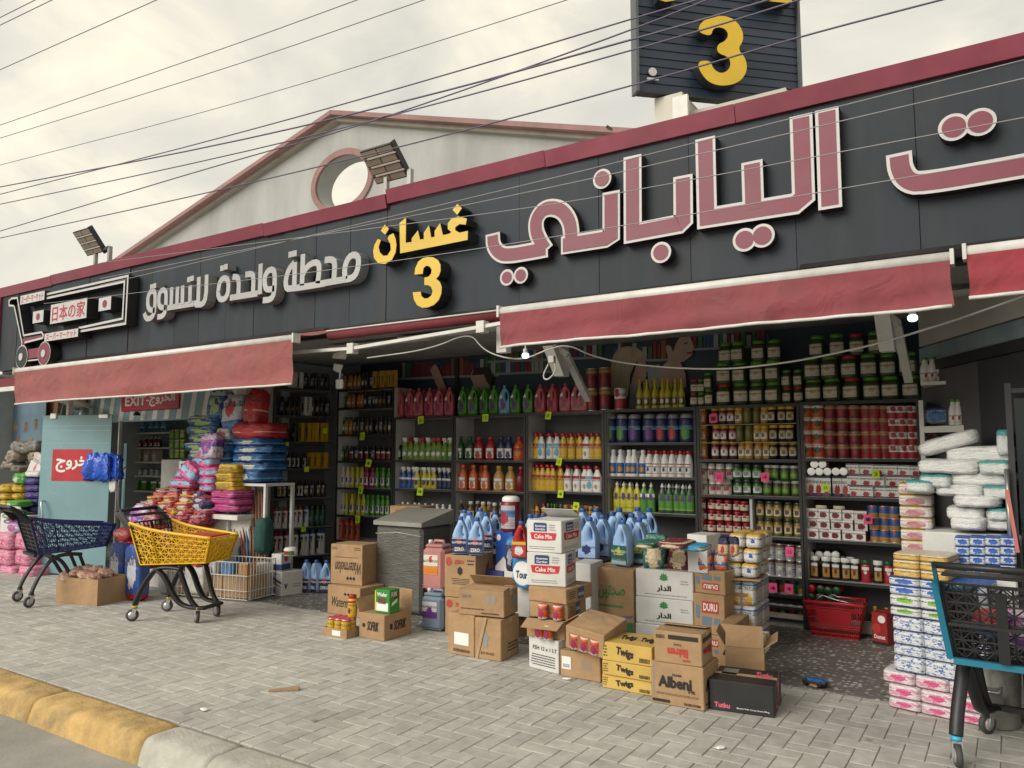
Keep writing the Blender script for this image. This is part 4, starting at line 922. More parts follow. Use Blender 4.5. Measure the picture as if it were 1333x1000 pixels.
# corner unit
amb = tpl('slim','amber','black',L_('amber','gold','cream')); grn = tpl('slim','dgreen','green',L_('green','lime','white')); w_ = 'of corner unit'
row(ZB[0], [(444,444,1,tpl('bottle','sky','white',lab_w),'blue bottle','bottle'),(449,466,5,amb,'amber shampoo bottle','shampoo bottle'),(472,482,3,dk,'dark shampoo bottle','shampoo bottle'),(489,514,6,yel_,'tall yellow carton','box')], 22, 5.6, 'on top of corner unit')
row(ZB[1], [(441,452,3,grn,'green shampoo bottle','shampoo bottle'),(456,470,4,amb,'amber shampoo bottle','shampoo bottle'),(475,506,7,dk,'dark shampoo bottle','shampoo bottle')], 20, 5.6, 'top shelf '+w_)
row(ZB[2], [(441,448,2,grn,'green shampoo bottle','shampoo bottle'),(451,456,2,amb,'amber shampoo bottle','shampoo bottle'),(461,507,9,dk,'dark shampoo bottle','shampoo bottle')], 22, 5.4, 'second shelf '+w_)
rdl = tpl('slim','dark','black',L_('red','white','dred'))
row(ZB[3], [(441,452,3,[grn,dk[2]],'dark bottle','bottle'),(458,508,8,[rdl,rdl,dk[0]],'red label dark bottle','bottle')], 19, 5.8, 'third shelf '+w_)
def dish(c, cap='white'): return tpl('slim',c,c,L_('white',c,'purple'),45)
row(ZB[4], [(441,453,3,dish('cream'),'cream dish soap bottle','dish soap'),(459,472,3,dish('lemon'),'yellow dish soap bottle','dish soap'),(478,487,2,dish('magenta'),'magenta dish soap bottle','dish soap'),(492,506,3,dish('green'),'green dish soap bottle','dish soap')], 26, 6.6, 'fourth shelf '+w_)
row(ZB[5], [(441,448,2,dish('cream'),'cream dish soap bottle','dish soap'),(454,474,4,dish('lemon'),'yellow dish soap bottle','dish soap'),(481,506,5,dish('green'),'green dish soap bottle','dish soap')], 26, 6.6, 'fifth shelf '+w_)
row(ZB[6], [(440,467,5,tpl('aero','orange','red',L_('orange','dred','navy')),'orange spray can','spray can')], 25, 6.2, 'sixth shelf '+w_)
# softener bottles on top of the units
sl_ = L_('pink','white','magenta',mottle=5); slg = L_('green','white','purple',mottle=5); slb = L_('sky','white','purple',mottle=5)
sp = tpl('softener','pink','pink',sl_); sg = tpl('softener','green','green',slg); sb = tpl('softener','sky','sky',slb)
row(ZC[0], [(520,584.5,6,sp,'pink softener bottle','softener bottle'),(602,643.5,4,sg,'green softener bottle','softener bottle'),(657.5,657.5,1,sb,'only sky blue softener bottle','softener bottle'),(672,687,2,sg,'green softener bottle beside the blue one','softener bottle'),(703,737,3,sp,'large pink softener bottle','softener bottle'),(750,760,2,sp,'pink softener bottle behind steel bracket','softener bottle')], 38, 14, 'on top of units', jit=.003)
row(ZC[0], [(527,580,5,sp,'pink softener bottle in back row','softener bottle'),(609,650,4,sg,'green softener bottle in back row','softener bottle')], 37, 12, 'on top of units', Y=SY+.3)
w_ = 'of pink bottle unit'
spg = tpl('spray','lime','white',L_('lime','green','white')); spr = [tpl('spray','lime','white',L_('green','lime','white')), tpl('spray','lime','red',L_('lime','green','white'))]
row(ZC[1], [(519,519,1,tpl('bottle','dark','green',L_('white','dark','green')),'dark bottle with green cap','bottle'),(529,587,9,spr,'lime green spray cleaner','spray bottle')], 28, 9.6, 'top shelf '+w_)
def spc(c): return tpl('spray',c,'white',L_(c,'white','navy'))
row(ZC[2], [(521,540,4,spc('blue'),'blue spray cleaner','spray bottle'),(546,566,4,spc('lemon'),'yellow spray cleaner','spray bottle'),(572,586,3,spc('navy'),'navy spray cleaner','spray bottle')], 27, 8.8, 'second shelf '+w_)
row(ZC[3], [(518,586,10,[tpl('slim','dark','white',L_('white','navy','dark')),tpl('slim','white','white',lab_w)],'small white capped bottle','bottle')], 18, 6, 'third shelf '+w_)
w_ = 'of green bottle unit'
def rb(c, cap=None): return tpl('round',c,cap or c,L_('white','white',c,blobr=.34,blobz=.3,bands=((.9,1),)),42)
row(ZC[1], [(599,611,2,rb('dgreen'),'dark green hand wash bottle','soap bottle'),(624,639,2,rb('red'),'red hand wash bottle','soap bottle'),(653,664,2,rb('navy'),'navy hand wash bottle','soap bottle'),(677,677,1,tpl('bottle','orange','red',L_('orange','red','gold')),'orange bottle','bottle')], 30, 13.5, 'top shelf '+w_)
row(ZC[2], [(605,633,3,rb('orange'),'orange floor cleaner bottle','cleaner bottle'),(649,665,2,rb('gold'),'gold floor cleaner bottle','cleaner bottle'),(678,678,1,tpl('bottle','dred','red'),'dark red bottle','bottle')], 32, 13.5, 'second shelf '+w_)
row(ZC[3], [(598,676,6,[tpl('round','brown','white',L_('white','cream','brown')),tpl('round','gold','white',L_('white','lime','gold'))],'brown hand soap','soap bottle')], 24, 11, 'third shelf '+w_)
# toilet cleaner unit
w_ = 'of toilet cleaner unit'
dw = tpl('duck','white','red',L_('white','sky','sky',blobz=.3,blobr=.3)); dy = tpl('duck','yellow','red',L_('yellow','red','gold',blobz=.75,blobr=.16)); dw2 = tpl('duck','white','red',L_('white','red','gold',blobz=.2,blobr=.2))
row(ZE[1], [(689,689,1,dw,'white and blue toilet cleaner beside unit wall','toilet cleaner'),(698,698,1,dy,'yellow toilet cleaner between white ones','toilet cleaner'),(707,724.5,3,dw,'white and blue toilet cleaner','toilet cleaner'),(734.5,754,3,dy,'yellow toilet cleaner','toilet cleaner'),(762.5,762.5,1,dw2,'white toilet cleaner among yellow ones','toilet cleaner'),(771,779,2,dy,'yellow toilet cleaner near right post','toilet cleaner')], 33.5, 10.6, 'top shelf '+w_)
row(ZE[2], [(692.5,728.5,6,dy,'yellow toilet cleaner','toilet cleaner'),(738,760,3,dw2,'white and yellow toilet cleaner','toilet cleaner'),(767,767,1,dw,'pale toilet cleaner','toilet cleaner'),(777.5,777.5,1,dw2,'white toilet cleaner standing apart','toilet cleaner')], 33.5, 10.8, 'second shelf '+w_)
row(ZE[3], [(690,690,1,dw2,'white toilet cleaner','toilet cleaner'),(698,706,2,dy,'yellow toilet cleaner','toilet cleaner'),(714,728,3,tpl('bottle','dark','green',L_('dark','dgreen','grey')),'dark bottle with green cap','bottle'),(737,778,6,[tpl('aero','dark','gold',L_('dark','gold','silver')),tpl('aero','black','blue',L_('black','sky','cream'))],'dark polish can','polish can')], 24, 8, 'third shelf '+w_)
# bleach and dish liquid unit
w_ = 'of bleach unit'
def tb(c): return tpl('tub','navy','grey',L_('navy','sky',c,blobz=.35,blobr=.33,bands=((.55,.75),)),75)
row(ZF[1], [(795,811,2,tb('green'),'navy laundry gel tub with green print','gel tub'),(827,845,2,tb('purple'),'navy laundry gel tub with purple print','gel tub'),(861,877,2,tb('red'),'navy laundry gel tub with red print','gel tub'),(893,893,1,tb('green'),'last navy laundry gel tub','gel tub')], 36, 16, 'top shelf '+w_)
row(ZF[2], [(789.5,836,6,tpl('bleachb','white','white',L_('blue','navy','gold',bands=((.0,.12),))),'white bottle with blue label','bleach bottle'),(845.5,895,6,tpl('bleachb','white','red',L_('white','red','navy',blobz=.42,blobr=.2,bands=((.02,.08),(.9,1)))),'white bottle with red cap','bleach bottle')], 33.5, 10.8, 'second shelf '+w_)
row(ZF[3], [(793,793,1,tpl('dish','olive','white'),'yellow green bottle without label','dish liquid'),(802,827,4,tpl('dish','lemon','white',L_('lemon','lime','purple',blobz=.78,blobr=.24,bands=((.0,.1),))),'yellow dish liquid bottle','dish liquid'),(837,847,2,tpl('dish','green','white',L_('green','white','purple',blobz=.78,blobr=.24)),'green dish liquid bottle','dish liquid'),(860,897,5,tpl('dish','dgreen','white',L_('green','lime','purple',blobz=.78,blobr=.24,bands=((.0,.1),))),'dark green dish liquid bottle','dish liquid')], 37, 10.6, 'third shelf '+w_)
row(ZF[0], [(835,889,7,tpl('long','lemon','yellow',L_('dark','gold','cream')),'yellow lemon juice bottle','juice bottle')], 38, 9, 'above bleach unit')
def canl(bg, band, blob, **k): return tpl('can','white',None,L_(bg,band,blob,**k))
CR = canl('dred','gold','red',bands=((.72,.9),),blobr=.2); CW = canl('red','white','red',bands=((.5,1),),blobz=.78,blobr=.2); CF = canl('orange','white','dgreen',bands=((.82,1),(.0,.1)),blobz=.6,blobr=.25)
for x, z, t_, lab in ((771.5, ZE[0], CR, 'dark red tin, lower left of the stack above cleaner unit'), (771.5, ZE[0]+28.3*mpp(P(771,520,SY+.12)), CR, 'dark red tin on top of another, beside steel bracket'), (788.5, ZF[0], CR, 'dark red tin right of the two stacked ones'), (788.5, ZF[0]+28.3*mpp(P(788,520,SY+.12)), CR, 'dark red tin on the second column, half hidden'), (808, ZF[0], CW, 'white and red tin before the poster woman')):
    b_ = P(x, 560, SY+.12); s_8 = mpp((b_.x, b_.y, z)); put(t_, (b_.x, b_.y, z+.001), 15.5*s_8, 27*s_8 if z > 2.1 else 28*s_8, lab, 'tin', 'red tins on the shelf tops')
# pickle jars piled on top
pk_l = printed('pickle_label', (.52,.49,.42), (.40,.36,.28), (.42,.30,.12), ink=(.10,.06,.03), blobr=.2, blobz=.6, bands=((.9,1),)); pg = tpl('pickle','gherkin','green',pk_l,48); pr_ = tpl('pickle','gherkin','red',pk_l,48)
dkj = plastic('gherkin', C['gherkin'], .08)
cnt = 0
def jarstack(xs, ybase, hp, wp, rowname, reds=(), dz=0.):
    for i, x in enumerate(xs):
        b_ = P(x, ybase, SY+.13); s_9 = mpp(b_)
        z = b_.z if dz is None else dz
        lid = 'red' if i in reds else 'green'
        put(pr_ if i in reds else pg, (b_.x, b_.y+rnd.uniform(-.02, .02), z), wp*s_9, hp*s_9, '%s lidded pickle jar, %s, %s' % (lid, ordn(i, len(xs)), rowname), 'pickle jar', 'pickle jars piled above the shelves')
sj = mpp(P(1090, 500, SY+.13)); zt0 = ZH[0]+.002
jarstack([911.6], 0, 21, 11, 'lowest small one at left end of pile', dz=zt0)
jarstack([929.6,951,971,991.5], 0, 27, 19, 'bottom row of the left pile', (0,), dz=zt0); jarstack([1008,1022], 0, 20, 12, 'small pair between the two piles', (0,1), dz=zt0)
jarstack([1041,1065,1089,1113,1137,1163], 0, 29, 21, 'bottom row of the right pile', (2,), dz=zt0); jarstack([1193.6], 0, 31, 23, 'alone at the right end above the tins', dz=zt0)
z1 = zt0+27*mpp(P(960, 500, SY+.13))+.002; z1r = zt0+29*mpp(P(1100, 500, SY+.13))+.002
jarstack([911.6], 0, 21, 11, 'second small one at left end of pile', dz=zt0+21*mpp(P(911, 500, SY+.13)))
jarstack([930,950,972,992], 0, 27, 18.5, 'second row of the left pile', dz=z1); jarstack([1008,1022], 0, 22, 12, 'upper small pair between piles', dz=zt0+20*mpp(P(1015,500,SY+.13))+.001)
jarstack([1040,1063,1087,1111,1135,1160], 0, 29, 20.5, 'middle row of the right pile', (2,), dz=z1r)
jarstack([933,949.5,975,994.5], 0, 26, 17.5, 'top row of the left pile', dz=z1+27*mpp(P(960, 500, SY+.13))+.002); jarstack([1048,1072.5,1096.5,1121,1146.5], 0, 28, 19, 'top row of the right pile', (2,), dz=z1r+29*mpp(P(1100, 500, SY+.13))+.002)
jarstack([893,901], 0, 17, 10, 'small pair beside juice bottles', (0,), dz=zt0); jarstack([893,901], 0, 17, 10, 'upper small pair beside juice bottles', (0,), dz=zt0+17.2*mpp(P(897,500,SY+.13)))
# jars with yellow lids and pickles
w_ = 'of jar unit'
def jr(c, lid, lab, ang=50): return tpl('jar',c,lid,lab,ang)
jo = jr('amber','yellow',L_('cream','gold','orange')); jd = jr('jam','yellow',L_('white','pink','jam',blobr=.18)); jy = jr('gold','yellow',L_('white','gold','olive')); jk = jr('black','yellow',L_('cream','gold','olive')); jn = jr('olive','olive',None)
for z, nm_, h in ((ZG[1], 'third tier', 22), (sz([1.695])[0], 'second tier', 21), (sz([1.858])[0], 'first tier', 21)):
    row(z+.006, [(915,915,1,jo,'orange honey jar','jar'),(932,952.6,3,jd,'dark jam jar with pale label','jar'),(964,996,4,[jy,jy,jn] if z > ZG[1]+.05 else jy,'golden pickle jar','jar'),(1007,1030,3,jk,'black olive jar','jar')], h, 10.6, nm_+' '+w_)
gar = jr('garlic','silver',L_('garlic','olive','magenta',mottle=6),75); gwl = jr('dgreen','dark',L_('white','green','grey'),60); gg = jr('gherkin','silver',L_('green','olive','lime',blobr=.35)); 
row(ZG[2], [(915.5,947,4,gar,'pale garlic jar','jar'),(959,984,3,gwl,'jar with white and green label','jar'),(997,1033,4,gg,'green pickle jar','jar')], 19.6, 11, 'fourth shelf '+w_, tiers=2)
row(ZG[3], [(913,968,6,jr('dred','red',L_('cream','white','red',blobz=.8,blobr=.22),70),'squat jam jar','jar')], 14, 10, 'left shelf '+w_, tiers=3, jit=.008)
row(ZG[3], [(987,1034,5,jr('olive','dark',L_('cream','gold','brown'),50),'dark olive jar','jar')], 22, 10.6, 'right shelf '+w_, tiers=2)
row(ZG[4], [(985,1037,5,canl('silver','brown','cream',mottle=7,blobr=.15),'tin of mixed nuts','tin')], 20, 11.5, 'nut shelf '+w_, tiers=2)
for z, nm_ in ((ZG[5], 'upper green tin shelf'), (ZG[7], 'bottom green tin shelf')):
    row(z, [(1001,1037,4,[canl('dgreen','dgreen','gold',blobz=.2,blobr=.3),canl('dgreen','green','red',blobz=.3)],'dark green vegetable tin','tin')], 15.5, 10.5, nm_)
# tins and cartons
w_ = 'of tin unit'
row(ZH[1], [(1049.5,1065,2,CF,'orange and white fish tin','tin'),(1081,1113,3,CR,'large dark red tomato tin','tin'),(1128,1150.5,3,canl('red','gold','dred',bands=((.75,.9),),blobr=.2),'small red tomato tin','tin'),(1163.4,1187,3,CW,'red tin with white top','tin')], 17, 14, 'top shelf '+w_, tiers=4, jit=.003)
tc_ = tpl('box','white',None,L_('white','navy','red',blobz=.3,blobr=.24,bands=((.0,.12),(.92,1))))
row(ZH[2], [(1052,1097,5,tpl('box','navy',None,L_('white','navy','red',blobz=.3,blobr=.28,bands=((.0,.14),(.9,1)))),'tall tomato carton','carton')], 26, 10.4, 'second shelf '+w_)
row(ZH[2], [(1110,1190,6,tc_,'small white tomato carton','carton')], 14.2, 14.6, 'second shelf '+w_, tiers=3, jit=.002)
row(ZH[3], [(1054,1115.5,5,tpl('box','dred',None,L_('white','white','dred',blobz=.4,blobr=.3,bands=((.94,1),))),'small tuna carton','carton')], 12.8, 14.8, 'third shelf '+w_, tiers=3, jit=.002)
row(ZH[3], [(1133,1159.5,3,canl('gold','blue','red',bands=((.4,.95),),blobz=.85,blobr=.16),'blue and yellow chickpea tin','tin')], 15.3, 12.5, 'third shelf '+w_, tiers=3)
syr = tpl('sauce','black','white',L_('gold','white','brown',blobr=.22),40); syd = tpl('sauce','red','dgreen',L_('red','white','white',blobz=.7,blobr=.25),40)
row(ZH[4], [(1055.5,1106.5,5,syr,'black syrup bottle with white cap','sauce bottle'),(1120,1120,1,syd,'red sauce bottle with green cap','sauce bottle'),(1134,1134,1,syr,'black syrup bottle among red ones','sauce bottle'),(1148,1160,2,syd,'red sauce bottle','sauce bottle')], 28, 10.6, 'fourth shelf '+w_)
row(ZH[5], [(1106,1117,2,tpl('long','black','red',L_('dred','white','red')),'dark sauce bottle with red cap','sauce bottle'),(1130,1144,2,tpl('long','lemon','yellow',L_('white','gold','green')),'yellow mustard bottle','sauce bottle')], 32, 11, 'bottom shelf '+w_)
def lying(px, py, Y, t_, w1, h1, lab, cat, grp):
    b_ = P(px, py, Y); s_9 = mpp(b_); o = put(t_, (b_.x, b_.y+h1*s_9, b_.z), w1*s_9, h1*s_9, lab, cat, grp, rot=(R(90), 0, 0)); return o
for i, x in enumerate((1056, 1066.5, 1077, 1088, 1098)): lying(x, 614, SY+.03, tpl('can','cream',None,L_('cream','cream','gold')), 10.6, 20, 'tin lying on its side, %s, above tall tomato cartons' % ordn(i, 5), 'tin', 'tins lying end out')
for i, x in enumerate((1060, 1070.5)): lying(x, 604.5, SY+.03, tpl('can','cream',None,L_('cream','cream','gold')), 10.6, 20, 'tin lying on its side, upper row, %s' % ordn(i, 2), 'tin', 'tins lying end out')
for i, x in enumerate((1054.5, 1066, 1077, 1087.5)): lying(x, 722.5, SY+.16, tpl('jar','black','white'), 10.6, 22, 'jar lying with white lid outward, %s' % ordn(i, 4), 'jar', 'white lidded jars lying down')
for i, (x, y) in enumerate(((1056,766),(1068,767),(1078,769),(1089,769),(1055,777),(1067,778),(1082,779))): lying(x, y, SY+.02, tpl('jar','red','dgreen' if i else 'red'), 11, 24, 'red jar lying with lid outward behind basket, %s' % ORD[i], 'jar', 'red jars lying on bottom shelf')
for i, (x, c) in enumerate(((1069, 'first'), (1092, 'second'))):
    b_ = P(x, 653, SY+.08); link('oval_tin', MB().lathe([(0,.046),(.004,.05),(.028,.05),(.032,.046)], 18, sy=.5).mesh('oval_tin', plastic('cream', C['cream'])), None, (b_.x, b_.y, ZH[3]+12.8*3.03*mpp(P(1080,690,SY+.1))), label='oval cream sardine tin lying on the tuna cartons, %s from left' % c, cat='tin', group='oval tins')
# neon price notes
ny = mat('neon_yellow_paper', (.50, .70, .02), .8, var=.05); npk = mat('neon_pink_paper', (.80, .08, .25), .8, var=.05)
def note(x, y, m, lab, w1=9, h1=10, Y=None, t_=None):
    b_ = P(x, y, Y or SY-.012); s_9 = mpp(b_); a, h = w1*s_9/2, h1*s_9/2; n_ = 4
    vs = []
    for k in range(n_+1): f = k/n_; vs += [(-a, -.012*f*f, h-2*h*f), (a, -.012*f*f-.004*f, h-2*h*f)]
    o = MB().add(vs, [(2*k, 2*k+1, 2*k+3, 2*k+2)[::-1] for k in range(n_)], 0, True).build('price_note', m, None, b_, label=lab, cat='price note', group='neon price notes on the shelves'); o.rotation_euler = (0, R(rnd.uniform(-9, 9)), R(rnd.uniform(-8, 8)))
    text_on(o, t_ or rnd.choice(('1.5','2','3.5','1','4')), a*1.0, h*.8, (0, -.014, 0), (1,0,0), (0,0,1), INK)
for x, y, wh in ((472,568,'second shelf of corner unit'),(480,603,'third shelf of corner unit'),(470,638,'fourth shelf of corner unit'),(466,676,'fifth shelf of corner unit'),(548,547,'shelf top below pink bottles'),(547,640,'second shelf of pink bottle unit'),(632,544,'shelf top below green bottles'),(714,541,'shelf top below large pink bottles'),(728,601,'top shelf of toilet cleaner unit'),(730,643,'second shelf of toilet cleaner unit'),(750,659,'polish can row'),(1140,617,'small tomato cartons'),(1075,635,'tall tomato cartons')):
    note(x, y, ny, 'neon yellow price note at the '+wh, Y=None)
for x, y, wh in ((928.7,545,'first tier of jar unit'),(936.5,621,'garlic jars'),(996,621,'green pickle jars'),(1028,718,'mixed nut tins'),(1006,765,'green tins, left one'),(1027,766,'green tins, right one'),(1130,676,'blue and yellow chickpea tins')):
    note(x, y, npk, 'neon pink price note in front of the '+wh, 10.5, 11.5)
for (x, y), f, wh in (((375,579), .16, 'second'), ((399,611), .5, 'third'), ((395,689), .47, 'fifth'), ((419,561), .8, 'yellow cartons on the second')):
    b_ = apl(363+74*f); b_ = b_+Vector((.14, -.03, 0)); d = ray(x, y); b_.z = EYE+d.z*(b_.y/d.y); n_ = MB().quad([(-.03,0,-.035),(.03,0,-.035),(.03,.004,.035),(-.03,.004,.035)]).build('price_note', ny, None, b_, rz=R(60), label='neon yellow price note at the %s shelf of side unit' % wh, cat='price note', group='neon price notes on the shelves')
# ------------------------------------------------------------------ cartons in front of the bay
PA = lambda *c: mat('print_%d_%d_%d' % tuple(int(v*99) for v in c), c, .6, var=0)
WCARD = mat('white_cardboard', (.58, .58, .56), .6, var=.07, scale=6, bump=.08, dirt=.12)
TAPE = mat('packing_tape', (.42, .30, .17), .25, var=.1)
YCARD = mat('yellow_cardboard', (.55, .37, .09), .7, var=.1, scale=6, bump=.1, dirt=.1)
KCARD = mat('black_cardboard', (.018, .018, .019), .5, var=.2, scale=6, bump=.08)
GBOX = 'cartons stacked in front of the shop bay'
class Box: pass
def carton(A, B, dep, ytop, lab, z0=0., m=None, nm='cardboard_box', cat='cardboard box', open_=False, seam=True, flaps=(), r=.005, group=GBOX, tape=True, h=None):
    a, b = G(*A, z0), G(*B, z0); u = b-a; w_ = u.length; u.normalize(); v = Vector((-u.y, u.x, 0))
    d = dep if isinstance(dep, (int, float)) else abs((G(*dep, z0)-b).dot(v))
    h = h or ZV(a, ytop)-z0; m = m or CARD; mb = MB(); q = rnd.uniform(.002, .006)
    if open_:
        t_ = .006
        mb.box((0,0,0), (w_,d,t_)).box((0,0,t_+.0005), (w_,t_,h)).box((0,d-t_,t_+.0005), (w_,d,h)).box((0,t_+.0005,t_+.0005), (t_,d-t_-.0005,h)).box((w_-t_,t_+.0005,t_+.0005), (w_,d-t_-.0005,h))
    else:
        mb.bbox((0,0,0), (w_,d,h), r)
        mb.v = [(x+q*sin(5*z/h+x*3)*.4, y+q*cos(4*x/w_+z*7)*.5*(1 if y < d/2 else -1)*0, z) for x, y, z in mb.v]
    o = mb.build(nm, m, None, (a.x, a.y, z0+.001), math.atan2(u.y, u.x), label=lab, cat=cat, group=group)
    k = Box(); k.o, k.w, k.d, k.h, k.z, k.u, k.v, k.a = o, w_, d, h, z0+h+.002, u, v, a
    if seam and not open_:
        MB().box((.01, d/2-.0015, h+.0002), (w_-.01, d/2+.0015, h+.0012)).build('flap_seam', CARDD if m is CARD else INKGR, o)
        if tape: MB().box((-.0012, d/2-.024, h-.045), (0, d/2+.024, h+.0018)).box((0, d/2-.024, h+.0013), (w_, d/2+.024, h+.0022)).box((w_, d/2-.024, h-.045), (w_+.0012, d/2+.024, h+.0018)).build('tape', TAPE, o)
    for side, ang in flaps:
        t_ = .004; L_f = d*.48 if side in 'fb' else w_*.42; L_f = min(L_f, .17)
        if side == 'f': q_ = [Vector((0,0,h)), Vector((w_,0,h))]; dr = Vector((0,1,0))
        elif side == 'b': q_ = [Vector((w_,d,h)), Vector((0,d,h))]; dr = Vector((0,-1,0))
        elif side == 'l': q_ = [Vector((0,d,h)), Vector((0,0,h))]; dr = Vector((1,0,0))
        else: q_ = [Vector((w_,0,h)), Vector((w_,d,h))]; dr = Vector((-1,0,0))
        e_ = dr*(cos(R(ang))*L_f)+Vector((0,0,sin(R(ang))*L_f)); nn_ = (q_[1]-q_[0]).cross(e_).normalized()*t_; al = (q_[1]-q_[0]).normalized()*.008
        base = [q_[0]+al*.3, q_[1]-al*.3, q_[1]-al+e_, q_[0]+al+e_]
        MB().hexa([p+Vector((0,0,.001)) for p in base]+[p+nn_ for p in base]).build('flap', m, o)
    return k
def ftxt(k, face, s, u, v, wf, hf, m=INK, bold=.02, flip=False, rot=None, sheer=0.):
    if face == 'f': o_, xa, ya, W_ = Vector((k.w*u, 0, k.h*v)), Vector((1,0,0)), Vector((0,0,1)), k.w
    elif face == 'r': o_, xa, ya, W_ = Vector((k.w, k.d*u, k.h*v)), Vector((0,1,0)), Vector((0,0,1)), k.d
    else: o_, xa, ya, W_ = Vector((k.w*u, k.d*v, k.h)), Vector((1,0,0)), Vector((0,1,0)), k.w
    if rot: c_, s_3 = cos(R(rot)), sin(R(rot)); xa, ya = xa*c_+ya*s_3, ya*c_-xa*s_3
    return text_on(k.o, s, wf*W_, hf*(k.h if face != 't' else k.d), o_, xa, ya, m, bold, flip, off=.0035, sheer=sheer)
def fpat(k, face, pts, m, nm='printed_panel', off=.0022):
    f = {'f': lambda u, v: (k.w*u, -off, k.h*v), 'r': lambda u, v: (k.w+off, k.d*u, k.h*v), 't': lambda u, v: (k.w*u, k.d*v, k.h+off)}[face]
    a_ = sum(pts[i][0]*pts[(i+1) % len(pts)][1]-pts[(i+1) % len(pts)][0]*pts[i][1] for i in range(len(pts)))
    return MB().quad([f(*p) for p in (pts if a_ > 0 else pts[::-1])]).build(nm, m, k.o)
def frect(k, face, u0, v0, u1, v1, m, nm='printed_panel', off=.0022): return fpat(k, face, [(u0,v0),(u1,v0),(u1,v1),(u0,v1)], m, nm, off)
def smallprint(k, face, u0, v0, u1, v1, rows, m=INK, dens=1.):
    """rows of tiny type: word shaped bars, as flat print on the face"""
    mb = MB(); f = {'f': lambda u, v: (k.w*u, -.0021, k.h*v), 'r': lambda u, v: (k.w+.0021, k.d*u, k.h*v), 't': lambda u, v: (k.w*u, k.d*v, k.h+.0021)}[face]
    for j in range(rows):
        vv = v1-(v1-v0)*(j+.5)/rows; hh = (v1-v0)/rows*.2; u = u0+rnd.uniform(0, .1)*(u1-u0)
        while u < u1-.02: wd = rnd.uniform(.02, .07)*dens; e_ = min(u1, u+wd); mb.quad([f(u, vv-hh), f(e_, vv-hh), f(e_, vv+hh), f(u, vv+hh)]); u = e_+.012
    mb.build('small_print', m, k.o)
def barcode(k, face, u0, v0, u1, v1, bg=None):
    if bg: frect(k, face, u0, v0, u1, v1, bg, 'paper_label', .0019)
    mb = MB(); f = {'f': lambda u, v: (k.w*u, -.0024, k.h*v), 'r': lambda u, v: (k.w+.0024, k.d*u, k.h*v), 't': lambda u, v: (k.w*u, k.d*v, k.h+.0024)}[face]; u = u0+.01
    while u < u1-.012: wd = rnd.uniform(.003, .009); mb.quad([f(u, v0+.02), f(u+wd, v0+.02), f(u+wd, v1-.02), f(u, v1-.02)]); u += wd+rnd.uniform(.004, .01)
    mb.build('barcode', INK, k.o)

# front row, right to left
k = carton((924,923.5), (1008,935.6), (1023,914.6), 884, 'black glossy biscuit carton with pink lettering, nearest the terrazzo', m=KCARD)
PKP = PA(.62,.12,.17); MELON = PA(.02,.02,.02)
ftxt(k,'f','Tutku',.2,.2,.24,.15,PKP,.05); ftxt(k,'f','Biscuits With Cocoa Cream Filling',.68,.16,.5,.065,INKW,.01); ftxt(k,'r','Tutku',.5,.62,.7,.34,PKP,.05,rot=62); ftxt(k,'r','Cocoa Cream',.7,.25,.4,.1,INKW,.01,rot=40)
ftxt(k,'t','Tutku',.78,.6,.26,.35,PKP,.06); frect(k,'t',.12,.45,.36,.85,INKGR,'paper_label'); smallprint(k,'t',.13,.5,.35,.82,4,INKW)
k1 = carton((848.5,914.5), (916.6,926.6), (933,908), 860.5, 'large brown biscuit carton lettered Albeni at the front of the pile')
k1.o['label'] = 'large brown carton with thick black lettering, under the one printed upside down'
ftxt(k1,'f','Albeni',.46,.56,.62,.25,INK,.05); ftxt(k1,'f','ÜLKER',.5,.745,.18,.06,INK,.03); ftxt(k1,'f','Fit',.78,.4,.12,.09,INK,.03); frect(k1,'f',.02,.06,.36,.13,INK); barcode(k1,'f',.62,.04,.95,.14); frect(k1,'f',.02,.2,.05,.96,INKGR); smallprint(k1,'f',.08,.24,.9,.3,2); ftxt(k1,'r','Albeni',.5,.55,.7,.25,INK,.05); barcode(k1,'r',.1,.06,.8,.16)
k2 = carton((852,861), (914,869.5), (932,858), 820, 'brown carton with red upside down lettering on top of the large black lettered one', k1.z, flaps=(('b', 8),))
ftxt(k2,'f','Biskrem',.5,.36,.42,.26,INKR,.03,True); ftxt(k2,'f','ÜLKER',.68,.13,.16,.08,INKR,.02,True); ftxt(k2,'f','Cocoa',.5,.6,.16,.09,INK,.01,True); frect(k2,'f',.3,.76,.93,.9,INK); barcode(k2,'f',.03,.74,.24,.9); ftxt(k2,'r','Biskrem',.5,.4,.7,.25,INKR,.03,True); frect(k2,'r',.1,.72,.9,.86,INK)
k3 = carton((936,872), (957,875), .5, 812, 'tall brown carton standing behind the upside down lettered one', flaps=(('b', 70),)); ftxt(k3,'f','A',.6,.45,.6,.2,INK,.05)
k4 = carton((945,893), (996,898), .3, 841, 'open brown carton with its flap raised behind the black carton', open_=True, flaps=(('l', 122), ('f', 80), ('r', 145))); ftxt(k4,'f','UTKU',.9,.3,.14,.12,INK,.03)
b_ = carton((971,850), (995,853), .2, 834, 'cream pastry box standing in the open carton behind the black one', z0=.2, m=mat('cream_card', (.62,.60,.47), .6), h=.12); ftxt(b_,'f','Pasta',.6,.4,.4,.3,INK,.03)
kk = carton((841,842), (909,846), .33, 806, 'dark brown carton with orange print behind the yellow cartons', z0=.0, m=mat('dark_brown_card', (.035,.022,.016), .55, var=.2)); kk.o.location.z = 0
frect(kk,'t',.5,.1,.95,.9,PA(.6,.13,.03)); frect(kk,'t',.05,.2,.4,.8,PA(.4,.2,.1)); ftxt(kk,'f','Halk',.5,.7,.3,.2,PA(.6,.13,.03),.04); frect(kk,'f',.02,.8,.3,.95,PA(.6,.13,.03))
